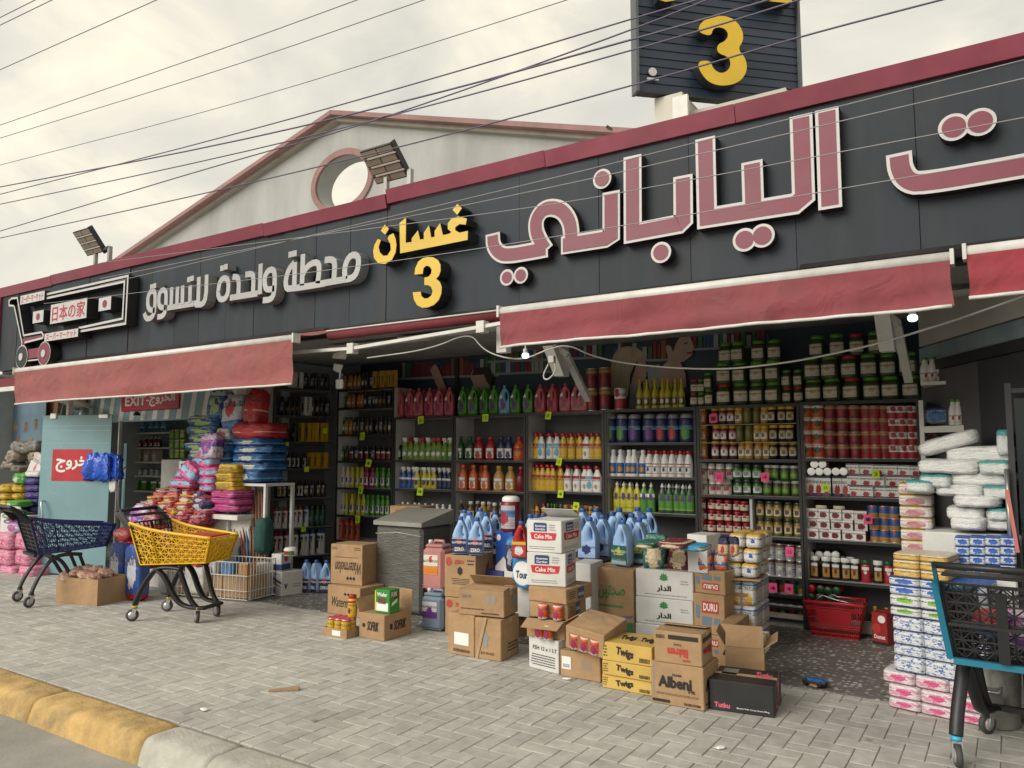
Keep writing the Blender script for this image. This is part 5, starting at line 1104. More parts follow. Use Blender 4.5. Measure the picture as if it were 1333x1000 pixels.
ys = [(895, 907, 877), (877.5, 889, 859), (859, 869, 835)]; z = 0
for i, (yl, yr, yt) in enumerate(ys):
    k = carton((784,yl), (849,yr), .34, yt, 'yellow snack carton, %s of the stack of three' % ('bottom','middle','top')[i], z, YCARD); z = k.z
    ftxt(k,'f','Twigs',.46,.5,.34,.5,INK,.05,rot=-8 if i else 6); barcode(k,'f',.74,.12,.97,.4); smallprint(k,'f',.02,.2,.12,.85,4)
for u in (.35, .75): ftxt(k,'t','Twigs',u,.5,.3,.4,INK,.05,rot=10)
k6 = carton((729.6,880), (781.5,889), .3, 846, 'brown carton with a white barcode label under the tilted open one'); frect(k6,'f',.04,.3,.27,.78,INKW,'paper_label'); barcode(k6,'f',.06,.34,.25,.52); smallprint(k6,'f',.05,.54,.26,.75,4); smallprint(k6,'f',.5,.35,.8,.75,7,INKGR)
for i in range(5):
    b_ = G(741+i*8.5, 849, k6.z); put(tpl('pickle','gherkin','dark'), (b_.x, b_.y+.08, k6.z-.06), .06, .10, 'dark jar lid showing above the barcode carton, %s' % ordn(i,5), 'jar', 'jars in the barcode carton')
# tilted open carton on it
k7 = carton((736,843), (786,851), .36, 812, 'brown carton lying tilted with orange tins showing under its lid', k6.z+.045, tape=False); k7.o.rotation_euler = (R(9), R(7), k7.o.rotation_euler.z); MB().box((.03, -.004, .03), (k7.w*.75, -.001, k7.h*.72)).build('opening', CARDD, k7.o)
orl = printed('tin_orange', (.62,.10,.01), (.5,.5,.48), (.3,.02,.1), blobz=.35, blobr=.3, bands=((.0,.12),(.9,1)))
mb_ = MB().lathe([(0,.034),(.004,.036),(.1,.036),(.104,.033)], 14).mesh('tin', orl)
for i, x in enumerate((.07, .15, .23)): link('tin', mb_, None, k7.o.matrix_basis @ Vector((x, .015, .012)), label='orange tin peeping from the tilted carton, %s' % ordn(i,3), cat='tin', group='orange tins in opened cartons').rotation_euler = k7.o.rotation_euler
# column of cake mix
k8 = carton((688.5,868.5), (727,878.5), .3, 827, 'white carton marked 12 x 1 LT at the foot of the cake mix column', m=WCARD); ftxt(k8,'f','FSH 12 x 1 LT',.55,.68,.8,.12,INK,.01); smallprint(k8,'f',.08,.12,.9,.5,5)
k9 = carton((686,828), (735,834), .27, 804, 'torn open brown tray with orange tins, lowest of three trays', k8.z, open_=True, flaps=(('f', 200), ('r', 150)))
k10 = carton((690,803), (738.6,808), (779.4,797), 783, 'brown tray carton with navy badge, middle of the three trays', k9.z); k11 = carton((688,782), (737,788), (777,777), 763, 'brown tray carton with navy badge, right under the white boxes', k10.z)
for q_ in (k10, k11): frect(q_,'r',.42,.15,.66,.9,INKB,'badge'); ftxt(q_,'r','American Garden',.54,.5,.2,.3,INKW,.01); smallprint(q_,'r',.1,.25,.36,.8,4); frect(q_,'f',.1,.05,.9,.1,CARDD)
frect(k10,'f',.28,.3,.8,.95,CARDD,'opening')
for i, (k_, x, y) in enumerate(((k9,.12,-.01),(k9,.2,-.03),(k10,.12,-.012),(k10,.24,-.012))): p_ = k_.o.matrix_basis @ Vector((x, y-.02, .006)); link('tin', mb_, None, p_, label='orange tin in a torn tray below cake mix boxes, %s' % ('lower left','lower right','upper left','upper right')[i], cat='tin', group='orange tins in opened cartons')
z = k11.z
for i, (A, B_, Cc, yt, lab) in enumerate((((686,762), (736.5,765), (757.5,757), 719, 'white cake mix box with red banner, lower of the two'), ((686,718), (731,721), (762,714), 677, 'white cake mix box with red banner, upper of the two with open flap'))):
    k = carton(A, B_, Cc, yt, lab, z, WCARD, tape=False, flaps=(('b', 25),) if i else ()); z = k.z
    for f, o_ in (('f', 0), ('r', 0)):
        fpat(k,f,[(.1,.62),(.86,.62),(.82,.40),(.5,.37),(.14,.40)],PA(.5,.02,.03),'banner'); ftxt(k,f,'Cake Mix',.48,.5,.52,.13,INKW,.02,)
        fpat(k,f,[(.2,.66),(.2,.9),(.24,.93),(.54,.93),(.58,.9),(.58,.66)],INKB,'badge'); ftxt(k,f,'American',.39,.83,.3,.07,INKW,.02); ftxt(k,f,'Garden',.39,.73,.28,.07,INKW,.02); smallprint(k,f,.64,.68,.84,.9,3,INKGR); smallprint(k,f,.06,.08,.8,.2,2,INKGR,.6)
# brown pair left of it
k12 = carton((583,850), (617,856.5), .3, 797, 'narrow brown carton with a white delivery label, left of the front pair'); frect(k12,'f',.25,.25,.8,.55,INKW,'paper_label'); smallprint(k12,'f',.28,.28,.78,.52,5); barcode(k12,'f',.2,.06,.85,.17)
k13 = carton((618,857), (652,862), (688,852), 804, 'brown carton with a torn tape strip, right of the delivery label one'); smallprint(k13,'r',.3,.15,.9,.4,3); fpat(k13,'f',[(.35,.3),(.5,.3),(.5,.5),(.58,.5),(.42,.68),(.27,.5),(.35,.5)],INKGR,'arrow'); ftxt(k13,'f','BUY FRAGILE',.5,.16,.5,.06,INK,.01)
MB().hexa([(.01,-.008,.0),(.03,-.006,.0),(.03,-.004,.0),(.01,-.006,.0),(.09,-.014,k13.h+.01),(.115,-.012,k13.h+.01),(.115,-.008,k13.h+.01),(.09,-.01,k13.h+.01)]).build('torn_strip', TAPE, k13.o)
k14 = carton((597,799.5), (656,805), (683,797), 766, 'wide brown carton with its lid flap raised, on the front pair', max(k12.z, k13.z), flaps=(('b', 38), ('f', 4))); ftxt(k14,'f','12X1 OZ',.18,.72,.2,.12,INKGR,.02); smallprint(k14,'f',.04,.2,.6,.3,1,INK,.6); frect(k14,'f',.62,.5,.7,.78,INKGR,'care_mark'); frect(k14,'f',.74,.5,.82,.78,INKGR,'care_mark'); frect(k14,'r',.6,.35,.85,.75,INKGR,'care_mark'); barcode(k14,'f',.5,.06,.9,.16)
# gofrik wafer carton, green box, yellow tins
k = carton((467,829.6), (500,835.5), (542,826), 797, 'brown carton lettered SOFRIK with one flap folded up', tape=False, flaps=(('l', 118), ('b', 95))); k.o['label'] = 'low brown carton with slanted black lettering, green box on top'
for f in 'fr': ftxt(k,f,'SOFRIK',.56,.52,.44,.36,INK,.025,sheer=.2); MB().lathe([(0,.018)], 16, (k.w*.2, -.003, k.h*.52) if f == 'f' else (0,0,-5), axis='y', capt=False).build('printed_roundel', INK, k.o) if f == 'f' else frect(k,'r',.2,.4,.29,.62,INK)
g = carton((488,797.5), (507,800), (519,796), 767, 'green chocolate wafer box standing on the low black lettered carton', k.z, plastic('box_green', (.03,.22,.03), .4), 'wafer_box', 'box', tape=False, seam=False); frect(g,'f',.1,.1,.9,.45,INKW); frect(g,'f',.2,.4,.75,.65,PA(.12,.04,.02)); ftxt(g,'f','Wafer',.5,.8,.7,.16,INKW,.03); ftxt(g,'r','FUN',.4,.8,.5,.2,INKW,.03); frect(g,'r',.45,.6,.9,.85,PA(.12,.04,.02)); fpat(g,'r',[(.15,.3),(.7,.45),(.75,.6),(.2,.45)],INKW); frect(g,'f',0,.1,.08,.95,PA(.5,.6,.02))
tray = carton((420,827.5), (451,832.5), (468,827), 816, 'shallow brown tray holding yellow tins at the left of pile', open_=True, nm='tin_tray', cat='tray'); frect(tray,'f',.4,.2,.75,.8,INKW,'paper_label'); smallprint(tray,'f',.44,.3,.72,.7,2,INKB)
yt_ = tpl('aero','yellow','red',L_('yellow','red','dred',bands=((.86,1),),blobz=.3,blobr=.22),80)
TINS = [(x, y) for y in (.055, .135) for x in (.06, .14, .215)]
LIDM = MB().lathe([(1.002,.5),(1.05,.5),(1.065,.44)], 14).mesh('lid', plastic('lidred', (.5,.06,.08)))
for i, (x, y) in enumerate(TINS): p_ = tray.o.matrix_basis @ Vector((x/.27*tray.w, y/.19*tray.d, .007)); o_ = put(tpl('can','yellow',None,L_('yellow','red','dred',bands=((.9,1),),blobz=.3,blobr=.2)), p_, .082, .145, 'yellow tin with red lid in the tray, %s row, %s' % (('front','back')[i//3], ordn(i % 3, 3)), 'tin', 'yellow tins in the tray'); link('lid', LIDM, o_)
p_ = tray.o.matrix_basis @ Vector((tray.w*.82, tray.d*.72, .164)); put(yt_, p_, .082, .19, 'single taller yellow tin standing on the tray of tins', 'tin', None)
# watermelon cartons
wm1 = carton((426,798), (468,805), .34, 761, 'lower brown carton with melon sketch beside the wrapped cabinet'); wm2 = carton((430,759.5), (471,763), (487,757), 708, 'brown carton with upside down script, upper of the pair by the cabinet', wm1.z)
ftxt(wm1,'f','Watermelon',.55,.45,.8,.34,INK,.0,sheer=.4); ftxt(wm2,'f','Watermelon',.55,.42,.8,.3,INK,.0,True,sheer=.4); smallprint(wm2,'f',.1,.66,.9,.7,1,INK,.6); smallprint(wm2,'f',.03,.86,.2,.94,2); smallprint(wm2,'f',.74,.86,.95,.94,2)
for q_, v in ((wm1, .74), (wm2, .16)):
    for i in range(3): fpat(q_,'f',[(.5+i*.1,v),(.55+i*.1,v+.05),(.6+i*.1,v),(.55+i*.1,v-.05)],INK,'printed_diamond')
wm3 = carton((472,706), (512,709), .3, 651, 'brown carton with red script, topmost behind the wrapped cabinet', wm2.z-.02, h=.36); wm3.o.location += Vector((0, .42, 0)); ftxt(wm3,'f','Watermelon',.55,.58,.8,.28,PA(.35,.12,.05),.0,sheer=.4)
for i in range(3): fpat(wm3,'f',[(.2+i*.12,.86),(.25+i*.12,.91),(.31+i*.12,.86),(.25+i*.12,.81)],(INKR, INKR, INKB)[i],'printed_diamond')
sup = carton((472,775), (512,780), .3, 708, 'hidden brown carton under the topmost script carton', 0, h=wm3.o.location.z-.004); sup.o.location.x, sup.o.location.y = wm3.o.location.x, wm3.o.location.y; sup.o['label'] = 'brown carton behind the cabinet that carries the topmost script carton'
# wrapped grey cabinet
cb = G(487,795); ce = G(548,804); wd = (ce-cb).length; hh = ZV(cb, 683); ang = math.atan2((ce-cb).y, (ce-cb).x)
wrapm = mat('film_wrapped_grey', (.10, .098, .09), .3, var=.2, scale=5, bump=.6, bscale=14, stretch=(1, 1, 6))
cab = thing('wrapped_cabinet', cb, ang, 'grey cabinet wrapped in stretch film with a sloping lid', 'cabinet')
MB().bbox((0,0,.02), (wd,.5,hh), .03).build('body', wrapm, cab); MB().hexa([(-.01,-.02,hh+.003),(wd+.01,-.02,hh+.003),(wd+.01,.51,hh+.003),(-.01,.51,hh+.003),(-.01,-.02,hh+.045),(wd+.01,-.02,hh+.045),(wd+.01,.51,hh+.15),(-.01,.51,hh+.15)]).build('lid', mat('grey_lid', (.26,.255,.23), .4, var=.1), cab)
for xx in (.05, wd-.07): MB().box((xx,.06,.001), (xx+.04,.1,.019)).box((xx,.4,.001), (xx+.04,.44,.019)).build('foot', BLACKP, cab)
MB().tube([(.01,-.005,hh*.9),(wd*.5,-.012,hh*.93),(wd-.01,-.005,hh*.9)], .006).build('film_fold', CLEAR, cab)
# jerrycans
def jerry(x0, x1, yb, yt, z0, m, lm, lab):
    a = G(x0, yb, z0); s_2 = mpp(a); w1 = (x1-x0)*s_2*1.05; h1 = ZV(a, yt)-z0
    o = MB().bbox((0,0,0), (w1,.2,h1*.86), .03).bbox((.015,.015,h1*.855), (w1-.015,.185,h1*.93), .02).build('jerrycan', m, None, (a.x, a.y, z0+.001), R(6), label=lab, cat='jerrycan', group='jerrycans beside the wrapped cabinet')
    for i in range(1, 3): MB().box((.01, -.004, h1*.1*i*.5), (w1-.01, -.0005, h1*.1*i*.5+.006)).build('moulded_rib', m, o)
    MB().tube([(w1*.3,.1,h1*.92),(w1*.35,.1,h1*.99),(w1*.75,.1,h1*.99),(w1*.8,.1,h1*.92)], .014, 8).build('handle', m, o)
    MB().lathe([(0,.022),(.03,.022),(.034,.018)], 12, (w1*.15,.1,h1*.925)).build('cap', WHITE, o)
    MB().box((w1*.1,-.0035,h1*.32), (w1*.75,-.0005,h1*.72)).build('label', lm, o); return z0+h1*.95
z = jerry(547,579,820,768,0,mat('blue_grey_pe', (.18,.24,.31), .3, var=.1), printed('jl1', (.55,.55,.56),(.12,.03,.2),(.12,.03,.2),bands=((.0,.4),),blobr=.2), 'blue grey jerrycan with purple label, under the pink one')
jerry(548.5,580,768,704,z,mat('pink_pe', (.45,.20,.19), .3, var=.1), printed('jl2', (.62,.58,.5),(.6,.2,.02),(.5,.03,.05),bands=((.0,.45),),blobz=.8,blobr=.13), 'pink jerrycan with orange label, on the blue grey one')
# cartons and bleach
z1 = carton((579,826), (622,834), (655,826), 777, 'lower red marked carton under the bleach bottles'); z2 = carton((578.5,776.5), (619,780), (652,772), 722, 'upper carton with red roundel and black type under bleach bottles', z1.z)
for q_ in (z1, z2): fpat(q_,'f',[(.14+.1*cos(a_*pi/8), .84+.11*sin(a_*pi/8)) for a_ in range(16)],PA(.4,.05,.04),'roundel'); ftxt(q_,'f','ZERO',.47,.84,.3,.09,PA(.4,.05,.04),.03); smallprint(q_,'f',.2,.3,.8,.46,4); fpat(q_,'f',[(.42,.58),(.5,.52),(.58,.58),(.58,.68),(.5,.74),(.42,.68)],INK,'hexagon'); frect(q_,'f',.5,.05,.62,.15,INKGR,'care_mark'); fpat(q_,'r',[(.45,.2),(.6,.25),(.75,.8),(.6,.7)],PA(.25,.04,.03)); smallprint(q_,'f',.72,.76,.95,.92,2)
bz = tpl('bleach','pale','blue',printed('bleach_dark', (.015,.02,.07),(.3,.35,.45),(.5,.03,.04),blobz=.75,blobr=.16,ink=(.6,.62,.66),bands=((.9,1),)))
bp_ = tpl('bleach','pale','blue',printed('bleach_teal', (.02,.09,.10),(.25,.4,.5),(.3,.45,.1),blobz=.75,blobr=.15,ink=(.5,.55,.2),bands=((.0,.2),)))
bw_ = tpl('bleach','pale','blue',printed('bleach_plain', (.32,.46,.70),(.02,.03,.12),(.02,.03,.14),blobz=.55,blobr=.25,ink=(.02,.03,.12),bands=((.0,.1),)))
def jug(x, yb, z0, hp, wp, t_, lab, grp, Y=None, rz=None):
    b_ = G(x, yb, z0) if Y is None else P(x, yb, Y); s_2 = mpp(b_); o_ = put(t_, b_, wp*s_2, hp*s_2, lab, 'bleach bottle', grp, nm='bleach_bottle', rz=rnd.uniform(-20, 30) if rz is None else rz, d=wp*s_2*.9)
    if t_ in (bz, bp_): text_on(o_, 'ZERO' if t_ is bz else arabic('صحت'), .6, .09, (0, -.374, .16 if t_ is bz else .3), (1,0,0), (0,0,1), INKW if t_ is bz else PA(.6,.55,.1), .02)
    return o_
for i, (x, y) in enumerate(((599,722),(620,723.5),(611,716),(632,717),(644,715),(625,711),(604,713))): jug(x, y, z2.z, 49, 20.5, bz, 'pale blue bleach jug with dark label on the roundel carton, %s' % ('front left','front right','second row left','second row middle','second row right','back right','back left')[i], 'bleach jugs with dark labels')
sah = carton((771,834), (826,842), .4, 738, 'tall brown carton with green Arabic lettering and green foot', z0=0); ftxt(sah,'f',arabic('صحتين'),.48,.68,.62,.18,INKG,.02); frect(sah,'f',.02,.03,.98,.3,PA(.03,.16,.06)); fpat(sah,'f',[(.02,.36),(.3,.33),(.98,.4),(.98,.37),(.3,.30),(.02,.33)],PA(.12,.12,.3)); smallprint(sah,'f',.15,.46,.75,.54,1,INKG); smallprint(sah,'f',.2,.13,.7,.2,1,PA(.1,.4,.15))
wb = carton((745,838), (770,841), .3, 733, 'plain white carton squeezed between cake mix and tall carton', m=WCARD, tape=False)
for i, (x, y, t_) in enumerate(((811,737.5,bp_),(832,735,bp_),(767,731,bw_),(784,728,bw_),(797,724,bw_),(822,726,bw_),(838,728,bp_),(776,719,bw_),(806,719,bw_),(830,718,bw_),(758,719,bw_),(845,719,bw_))): jug(x, y, sah.z, 60 if i < 2 else 57, 26, t_, 'pale blue bleach jug on the green lettered carton, ' + ('large at front with teal label','behind the front one with teal label','left beside white cake boxes','second behind the cake boxes','third behind the front jug','right rear of the front jug','farthest right with teal label','left in back row','middle of back row','right of back row','leftmost in back row','rightmost in back row')[i], 'bleach jugs with teal or plain labels')
for i in range(8): jug(690+i*8.3, 722, 0, 52, 22, bw_, 'bleach jug of the rear row, only blue cap showing, %s' % ordn(i, 8), 'bleach jugs of the rear row', Y=6.45)
carton((684,815), (765,826), .3, 722, 'long carton behind the cake mix that carries the rear bleach jugs', 0, h=P(700,722,6.4).z-.003).o.location.y = 6.38
# white rice cartons
z = 0; RW = []
for i, (yl, yr, yt) in enumerate(((845,855,811), (810,819,776), (775.5,783,740))):
    k = carton((828,yl), (902.5,yr), .36, yt, 'white rice carton with green leaf emblem, %s of three' % ('bottom','middle','top')[i], z, WCARD); z = k.z; RW.append(k)
    ftxt(k,'f',arabic('الدار'),.5,.34,.24,.24,INK,.04)
    for j in range(7): a_ = R(90+(j-3)*34); fpat(k,'f',[(.5,.62),(.5+.05*cos(a_+.4),.72+.12*sin(a_+.4)),(.5+.085*cos(a_),.72+.2*sin(a_)),(.5+.05*cos(a_-.4),.72+.12*sin(a_-.4))],INKG,'printed_leaf',.0022+.0001*j)
    smallprint(k,'f',.12,.08,.9,.16,1,INKGR); smallprint(k,'f',.78,.52,.94,.7,2,INKGR)
z = 0
for i, (yl, yr, yt) in enumerate(((855,861,824), (823,829,772), (771,776,741))):
    k = carton((903.5,yl), (944,yr), .33, yt, 'brown pasta carton with red DURU panel, %s of three' % ('bottom','middle','top')[i], z); k.o['label'] = 'brown carton with red panel and slate blocks, %s of three beside white pasta packs' % ('bottom','middle','top')[i]; z = k.z
    up = i == 2; v = .32 if up else .68
    frect(k,'f',.28,v-.15,.82,v+.15,PA(.42,.04,.03)); ftxt(k,'f','DURU',.55,v,.44,.18,INKW,.03,up); v2 = 1-v
    frect(k,'f',.28,v2-.1,.58,v2+.12,INKBL); frect(k,'f',.66,v2-.06,.86,v2+.1,INKBL); frect(k,'f',.08,.38,.2,.72,INKBL)
duru = k
# ------------------------------------------------------------------ soft packs, sacks and bags
SB = {}
def soft(p_=4., seed=0, wr=.02, n=7, crimp=0.):
    key = (p_, seed, wr, n, crimp)
    if key in SB: return SB[key]
    rr = random.Random(seed*7+3); ph = [rr.uniform(0, 6.3) for _ in range(8)]; mb = MB(); idx = {}; vs = []
    def vert(q):
        kq = tuple(round(c, 5) for c in q)
        if kq in idx: return idx[kq]
        l = sum(abs(c)**p_ for c in q)**(1/p_); x, y, z = (c/l for c in q)
        if crimp and abs(x) > .6: f = (abs(x)-.6)/.4; z *= 1-crimp*f*f
        w_ = wr*(sin(9*x+ph[0]+3*z)+sin(11*y+ph[1]+4*x)+sin(13*z+ph[2]+5*y)+.7*sin(21*x+ph[3]+9*y)+.7*sin(25*z+ph[4]-8*x))*.5
        idx[kq] = len(vs); vs.append((x*(.5+w_*.5), y*(.5+w_*.5), .5+z*(.5+w_*.6))); return idx[kq]
    fs = []
    for ax in range(3):
        for s_1 in (-1, 1):
            for i in range(n):
                for j in range(n):
                    q = []
                    for a, b in ((i,j),(i+1,j),(i+1,j+1),(i,j+1)):
                        c = [0,0,0]; c[ax] = s_1; c[(ax+1) % 3] = -1+2*a/n; c[(ax+2) % 3] = -1+2*b/n; q.append(vert(c))
                    fs.append(tuple(q if s_1 > 0 else q[::-1]))
    mb.add(vs, fs, 0, True); SB[key] = mb; return mb
SM = {}
def softo(nm, m, base, w_, d, h, lab, cat, grp, rz=0., p_=4., seed=None, wr=.02, tilt=(0, 0), crimp=0., parent=None, taper=0.):
    seed = rnd.randrange(4) if seed is None else seed; key = (p_, seed, wr, crimp, m.name, taper)
    if key not in SM:
        q = soft(p_, seed, wr, 7, crimp); t_ = MB(); t_.f, t_.m, t_.sm = q.f, q.m, q.sm; t_.v = [(x*(1-taper*z), y*(1-taper*z), z) for x, y, z in q.v]; SM[key] = t_.mesh(nm, m)
    o = link(nm, SM[key], parent, base, label=lab, cat=cat, group=grp); o.scale = (w_, d, h); o.rotation_euler = (tilt[0], tilt[1], rz); return o
def pack(x0, x1, yt, yb, Y, d, m, nm, lab, cat, grp, p_=4., wr=.02, rz=0., tilt=(0, 0), crimp=0., seed=None, over=1., taper=0.):
    """soft pack whose front spans image columns x0..x1 and rows yt..yb at depth Y"""
    c = P((x0+x1)/2, yb, Y); a, b = P(x0, yb, Y), P(x1, yb, Y); s_2 = mpp(c); h = (yb-yt)*s_2*over
    w_ = ((b.x-a.x)*.5+(x1-x0)*s_2*.5)*1.0
    return softo(nm, m, (c.x, c.y+d/2, c.z+.001), w_, d, h, lab, cat, grp, R(rz), p_, seed, wr, tilt, crimp, None, taper)
def pm(n_, bg, band, blob, **k): return printed('film_'+n_, bg, band, blob, rough=.25, **k)
F_BLUE = pm('blue', (.05,.16,.36),(.45,.5,.45),(.3,.45,.12),blobr=.3,bands=((.75,.95),),mottle=3,ink=(.02,.05,.2)); F_BLUE2 = pm('deepblue', (.02,.10,.30),(.1,.3,.5),(.5,.52,.5),blobr=.2,bands=((.3,.4),))
F_WB = pm('whiteblue', (.52,.54,.58),(.06,.16,.42),(.5,.06,.06),blobz=.6,blobr=.22,bands=((.0,.3),)); F_RED = pm('red', (.42,.02,.02),(.55,.4,.35),(.5,.03,.03),blobr=.2,bands=((.4,.44),))
F_PINK = pm('pink', (.60,.10,.28),(.25,.45,.65),(.55,.08,.25),bands=((.35,.7),),blobr=.1); F_YEL = pm('yellow', (.62,.40,.03),(.5,.06,.03),(.3,.2,.02),bands=((.45,.55),),mottle=3,ink=(.35,.22,.02))
F_PUR = pm('purple', (.50,.48,.55),(.10,.05,.30),(.16,.05,.32),blobr=.28,bands=((.45,.7),),mottle=4,ink=(.5,.1,.35)); F_MAG = pm('magenta', (.50,.06,.26),(.55,.2,.35),(.45,.04,.2),bands=((.5,.6),)); F_NAVY = pm('navy', (.02,.03,.14),(.4,.06,.06),(.45,.45,.5),blobr=.2)
F_SNK = [pm('snack1', (.40,.03,.04),(.6,.35,.05),(.5,.45,.4),blobr=.22), pm('snack2', (.36,.04,.06),(.5,.3,.2),(.5,.1,.08),mottle=4,ink=(.1,.02,.15)), pm('snack3', (.60,.36,.03),(.4,.03,.03),(.4,.05,.04),blobr=.2)]
GS = 'detergent and snack packs heaped beside the entrance'
def stand(x, yb, z0=0): return
S_ = [ # left tower
 ((238,281,543,556,6.05,.35,F_BLUE),'blue and white detergent sack lying top of the left tower'),((239,279,556,566,6.05,.35,F_BLUE),'blue detergent sack, second in the left tower'),((238,277,566,577,6.05,.35,F_BLUE),'blue detergent sack, third in the left tower'),((237,275,577,588,6.05,.35,F_BLUE),'blue detergent sack, fourth in the left tower'),((238,274,588,600,6.05,.35,F_BLUE),'blue detergent sack at the foot of the left tower'),
 ((295,347,553,571,5.95,.4,F_RED),'red detergent sack lying on the blue tower next to white post'),((296,346,571,581,5.95,.4,F_BLUE2),'deep blue sack, first under the red one'),((295,347,581,591.5,5.95,.4,F_BLUE2),'deep blue sack, second under the red one'),((296,346,591.5,602.5,5.95,.4,F_BLUE2),'deep blue sack, third under the red one'),((293,345,602.5,614,5.95,.4,F_BLUE2),'deep blue sack, fourth under the red one'),((300,340,614,628,5.95,.4,F_BLUE2),'deep blue sack at the foot of the right tower'),
 ((276,297,560,577,5.98,.3,F_WB),'white and blue pack, top of the middle tower'),((278,296,577,590,5.98,.3,F_BLUE),'blue green pack, second of the middle tower'),((278,296,590,601,5.98,.3,F_BLUE2),'blue pack, third of the middle tower'),((277,296,601,612,5.98,.3,F_BLUE2),'blue pack at foot of the middle tower'),
 ((246,277,594,610,5.85,.3,F_PINK),'pink pack under the upright purple one'),((251,278,610,622,5.8,.3,F_PINK),'pink and sky blue pack, upper of three beside yellow packs'),((250,278,622,632,5.8,.3,F_PINK),'pink and sky blue pack, middle of three beside yellow packs'),((254,278,632,641,5.8,.3,F_PINK),'pink and sky blue pack, lowest of three beside yellow packs'),
 ((222,249,612,624,5.75,.3,F_PINK),'pink pack lying left of the pink tower, upper'),((218,250,624,636,5.75,.3,F_PINK),'pink pack lying left of the pink tower, lower'),
 ((278,305,606,617,5.8,.3,F_YEL),'yellow bundle of sponges, top of three'),((278,305,617,628,5.8,.3,F_YEL),'yellow bundle of sponges, middle of three'),((278,305,628,640,5.8,.3,F_YEL),'yellow bundle of sponges, bottom of three'),
 ((269,309,640,649,5.8,.3,F_MAG),'magenta pack, top of three under the sponges'),((270,310,649,658,5.8,.3,F_MAG),'magenta pack, middle of three under the sponges'),((270,308,658,667,5.8,.3,F_MAG),'magenta pack, bottom of three under the sponges')]
for a, lab in S_: pack(*a, 'detergent_sack', lab, 'sack', GS, p_=7., wr=.09, rz=rnd.uniform(-9, 9), crimp=.12, over=1.14)
for a, lab, t_ in (((262,290,508,545,6.05,.2,F_BLUE),'upright blue detergent sack on the left tower',3), ((283,313,514,561,6.0,.2,F_WB),'upright white and blue detergent sack between blue and red ones',-4), ((311,335,507,554,6.0,.2,F_RED),'upright red plastic sack at the top by the white post',2), ((254,280,565,597,5.8,.16,F_PUR),'upright purple and white powder pack on the pink one',-3), ((226,250,602,624,5.72,.15,F_PINK),'pink pack leaning left on the heap',30)):
    pack(*a, 'detergent_sack', lab, 'sack', GS, p_=5., wr=.09, tilt=(R(-4), R(t_)), taper=.12)
# heap of snack bags
hp_ = []
for r_, (y, xa, xb, Y) in enumerate(((645,196,266,5.7),(653,186,268,5.65),(661,176,268,5.6),(669,166,268,5.55),(678,160,262,5.5),(686,160,250,5.5))):
    n = 4 if r_ < 3 else 5
    for i in range(n):
        x = xa+(xb-xa)*(i+.5)/n; m = F_NAVY if (r_ < 3 and i == n-1) else F_SNK[2] if (r_ == 3 and i in (0, 2)) else F_SNK[rnd.randrange(2)]
        wd = (xb-xa)/n*1.25; pack(x-wd/2, x+wd/2, y-7, y+5, Y+.04*i, .32, m, 'snack_bag', 'crisp snack bag in the heap behind the yellow cart, %s row, %s' % (('top','second','third','fourth','fifth','lowest')[r_], ordn(i, n)), 'snack bag', 'snack bags heaped behind the yellow cart', p_=3.6, wr=.1, over=1.15, rz=rnd.uniform(-14, 14), tilt=(R(rnd.uniform(-4, 8)), R(rnd.uniform(-6, 6))), crimp=.6)
F_RB = pm('darkred', (.30,.015,.02),(.35,.03,.03),(.4,.06,.05),blobr=.3)
for i, (xa, xb, ya, yb, Y) in enumerate(((138,170,688,706,5.25),(160,197,686,704,5.3),(140,175,704,722,5.25),(165,198,702,722,5.28),(176,200,720,742,5.3))): pack(xa, xb, ya, yb, Y, .35, F_RB, 'red_bag', 'big red plastic bag beside the entrance heap, %s' % ('upper left','upper right','middle left','middle right','lowest')[i], 'bag', 'big red bags left of the yellow cart', p_=2.8, wr=.09, rz=rnd.uniform(-10, 10))
for i, (xa, xb, ya, yb, Y) in enumerate(((196,228,690,706,5.32),(226,258,692,708,5.36),(198,232,706,722,5.3),(230,262,708,724,5.34),(204,236,722,738,5.3),(236,264,724,741,5.34))): pack(xa, xb, ya, yb, Y, .18, F_RB if i % 3 else F_SNK[1], 'red_bag', 'dark red bag behind the yellow cart basket, %s %s' % (('upper','middle','lower')[i//2], ('left','right')[i % 2]), 'bag', 'dark red bags behind the yellow cart', p_=3.4, wr=.1, rz=rnd.uniform(-10, 10))
for i, (xa, xb) in enumerate(((200,232),(232,264))): pack(xa, xb, 738, 776, 5.3, .18, mat('white_sack', (.45,.44,.42), .6, var=.2, bump=.4, bscale=12), 'white_sack', 'white sack on the ground behind the yellow cart, %s one' % ('left','right')[i], 'sack', 'white sacks behind the yellow cart', p_=4., wr=.06)
pack(157, 181, 656, 690, 5.42, .14, F_PUR, 'powder_pack', 'purple and white powder pack leaning in front of the snack heap', 'pack', GS, p_=3., wr=.05, tilt=(R(-12), R(14)))
pack(177, 197, 668, 694, 5.4, .12, pm('pinkbrown', (.5,.28,.25),(.4,.06,.08),(.3,.05,.1)), 'powder_pack', 'pinkish powder pack right of the purple one', 'pack', GS, p_=3., wr=.05, tilt=(R(-10), R(6)))
F_ARI = pm('bluewhite', (.03,.08,.30),(.40,.02,.03),(.5,.52,.58),blobz=.5,blobr=.28,bands=((.0,.14),))
for i, (xa, xb, yt, yb) in enumerate(((136,158,709,770), (157,182,711,782))): q = pack(xa, xb, yt, yb, 4.98-.1*i, .14, F_ARI, 'detergent_bag', 'tall blue detergent bag with red foot behind open carton, %s one' % ('left','right')[i], 'bag', 'tall blue detergent bags', p_=8., wr=.04)
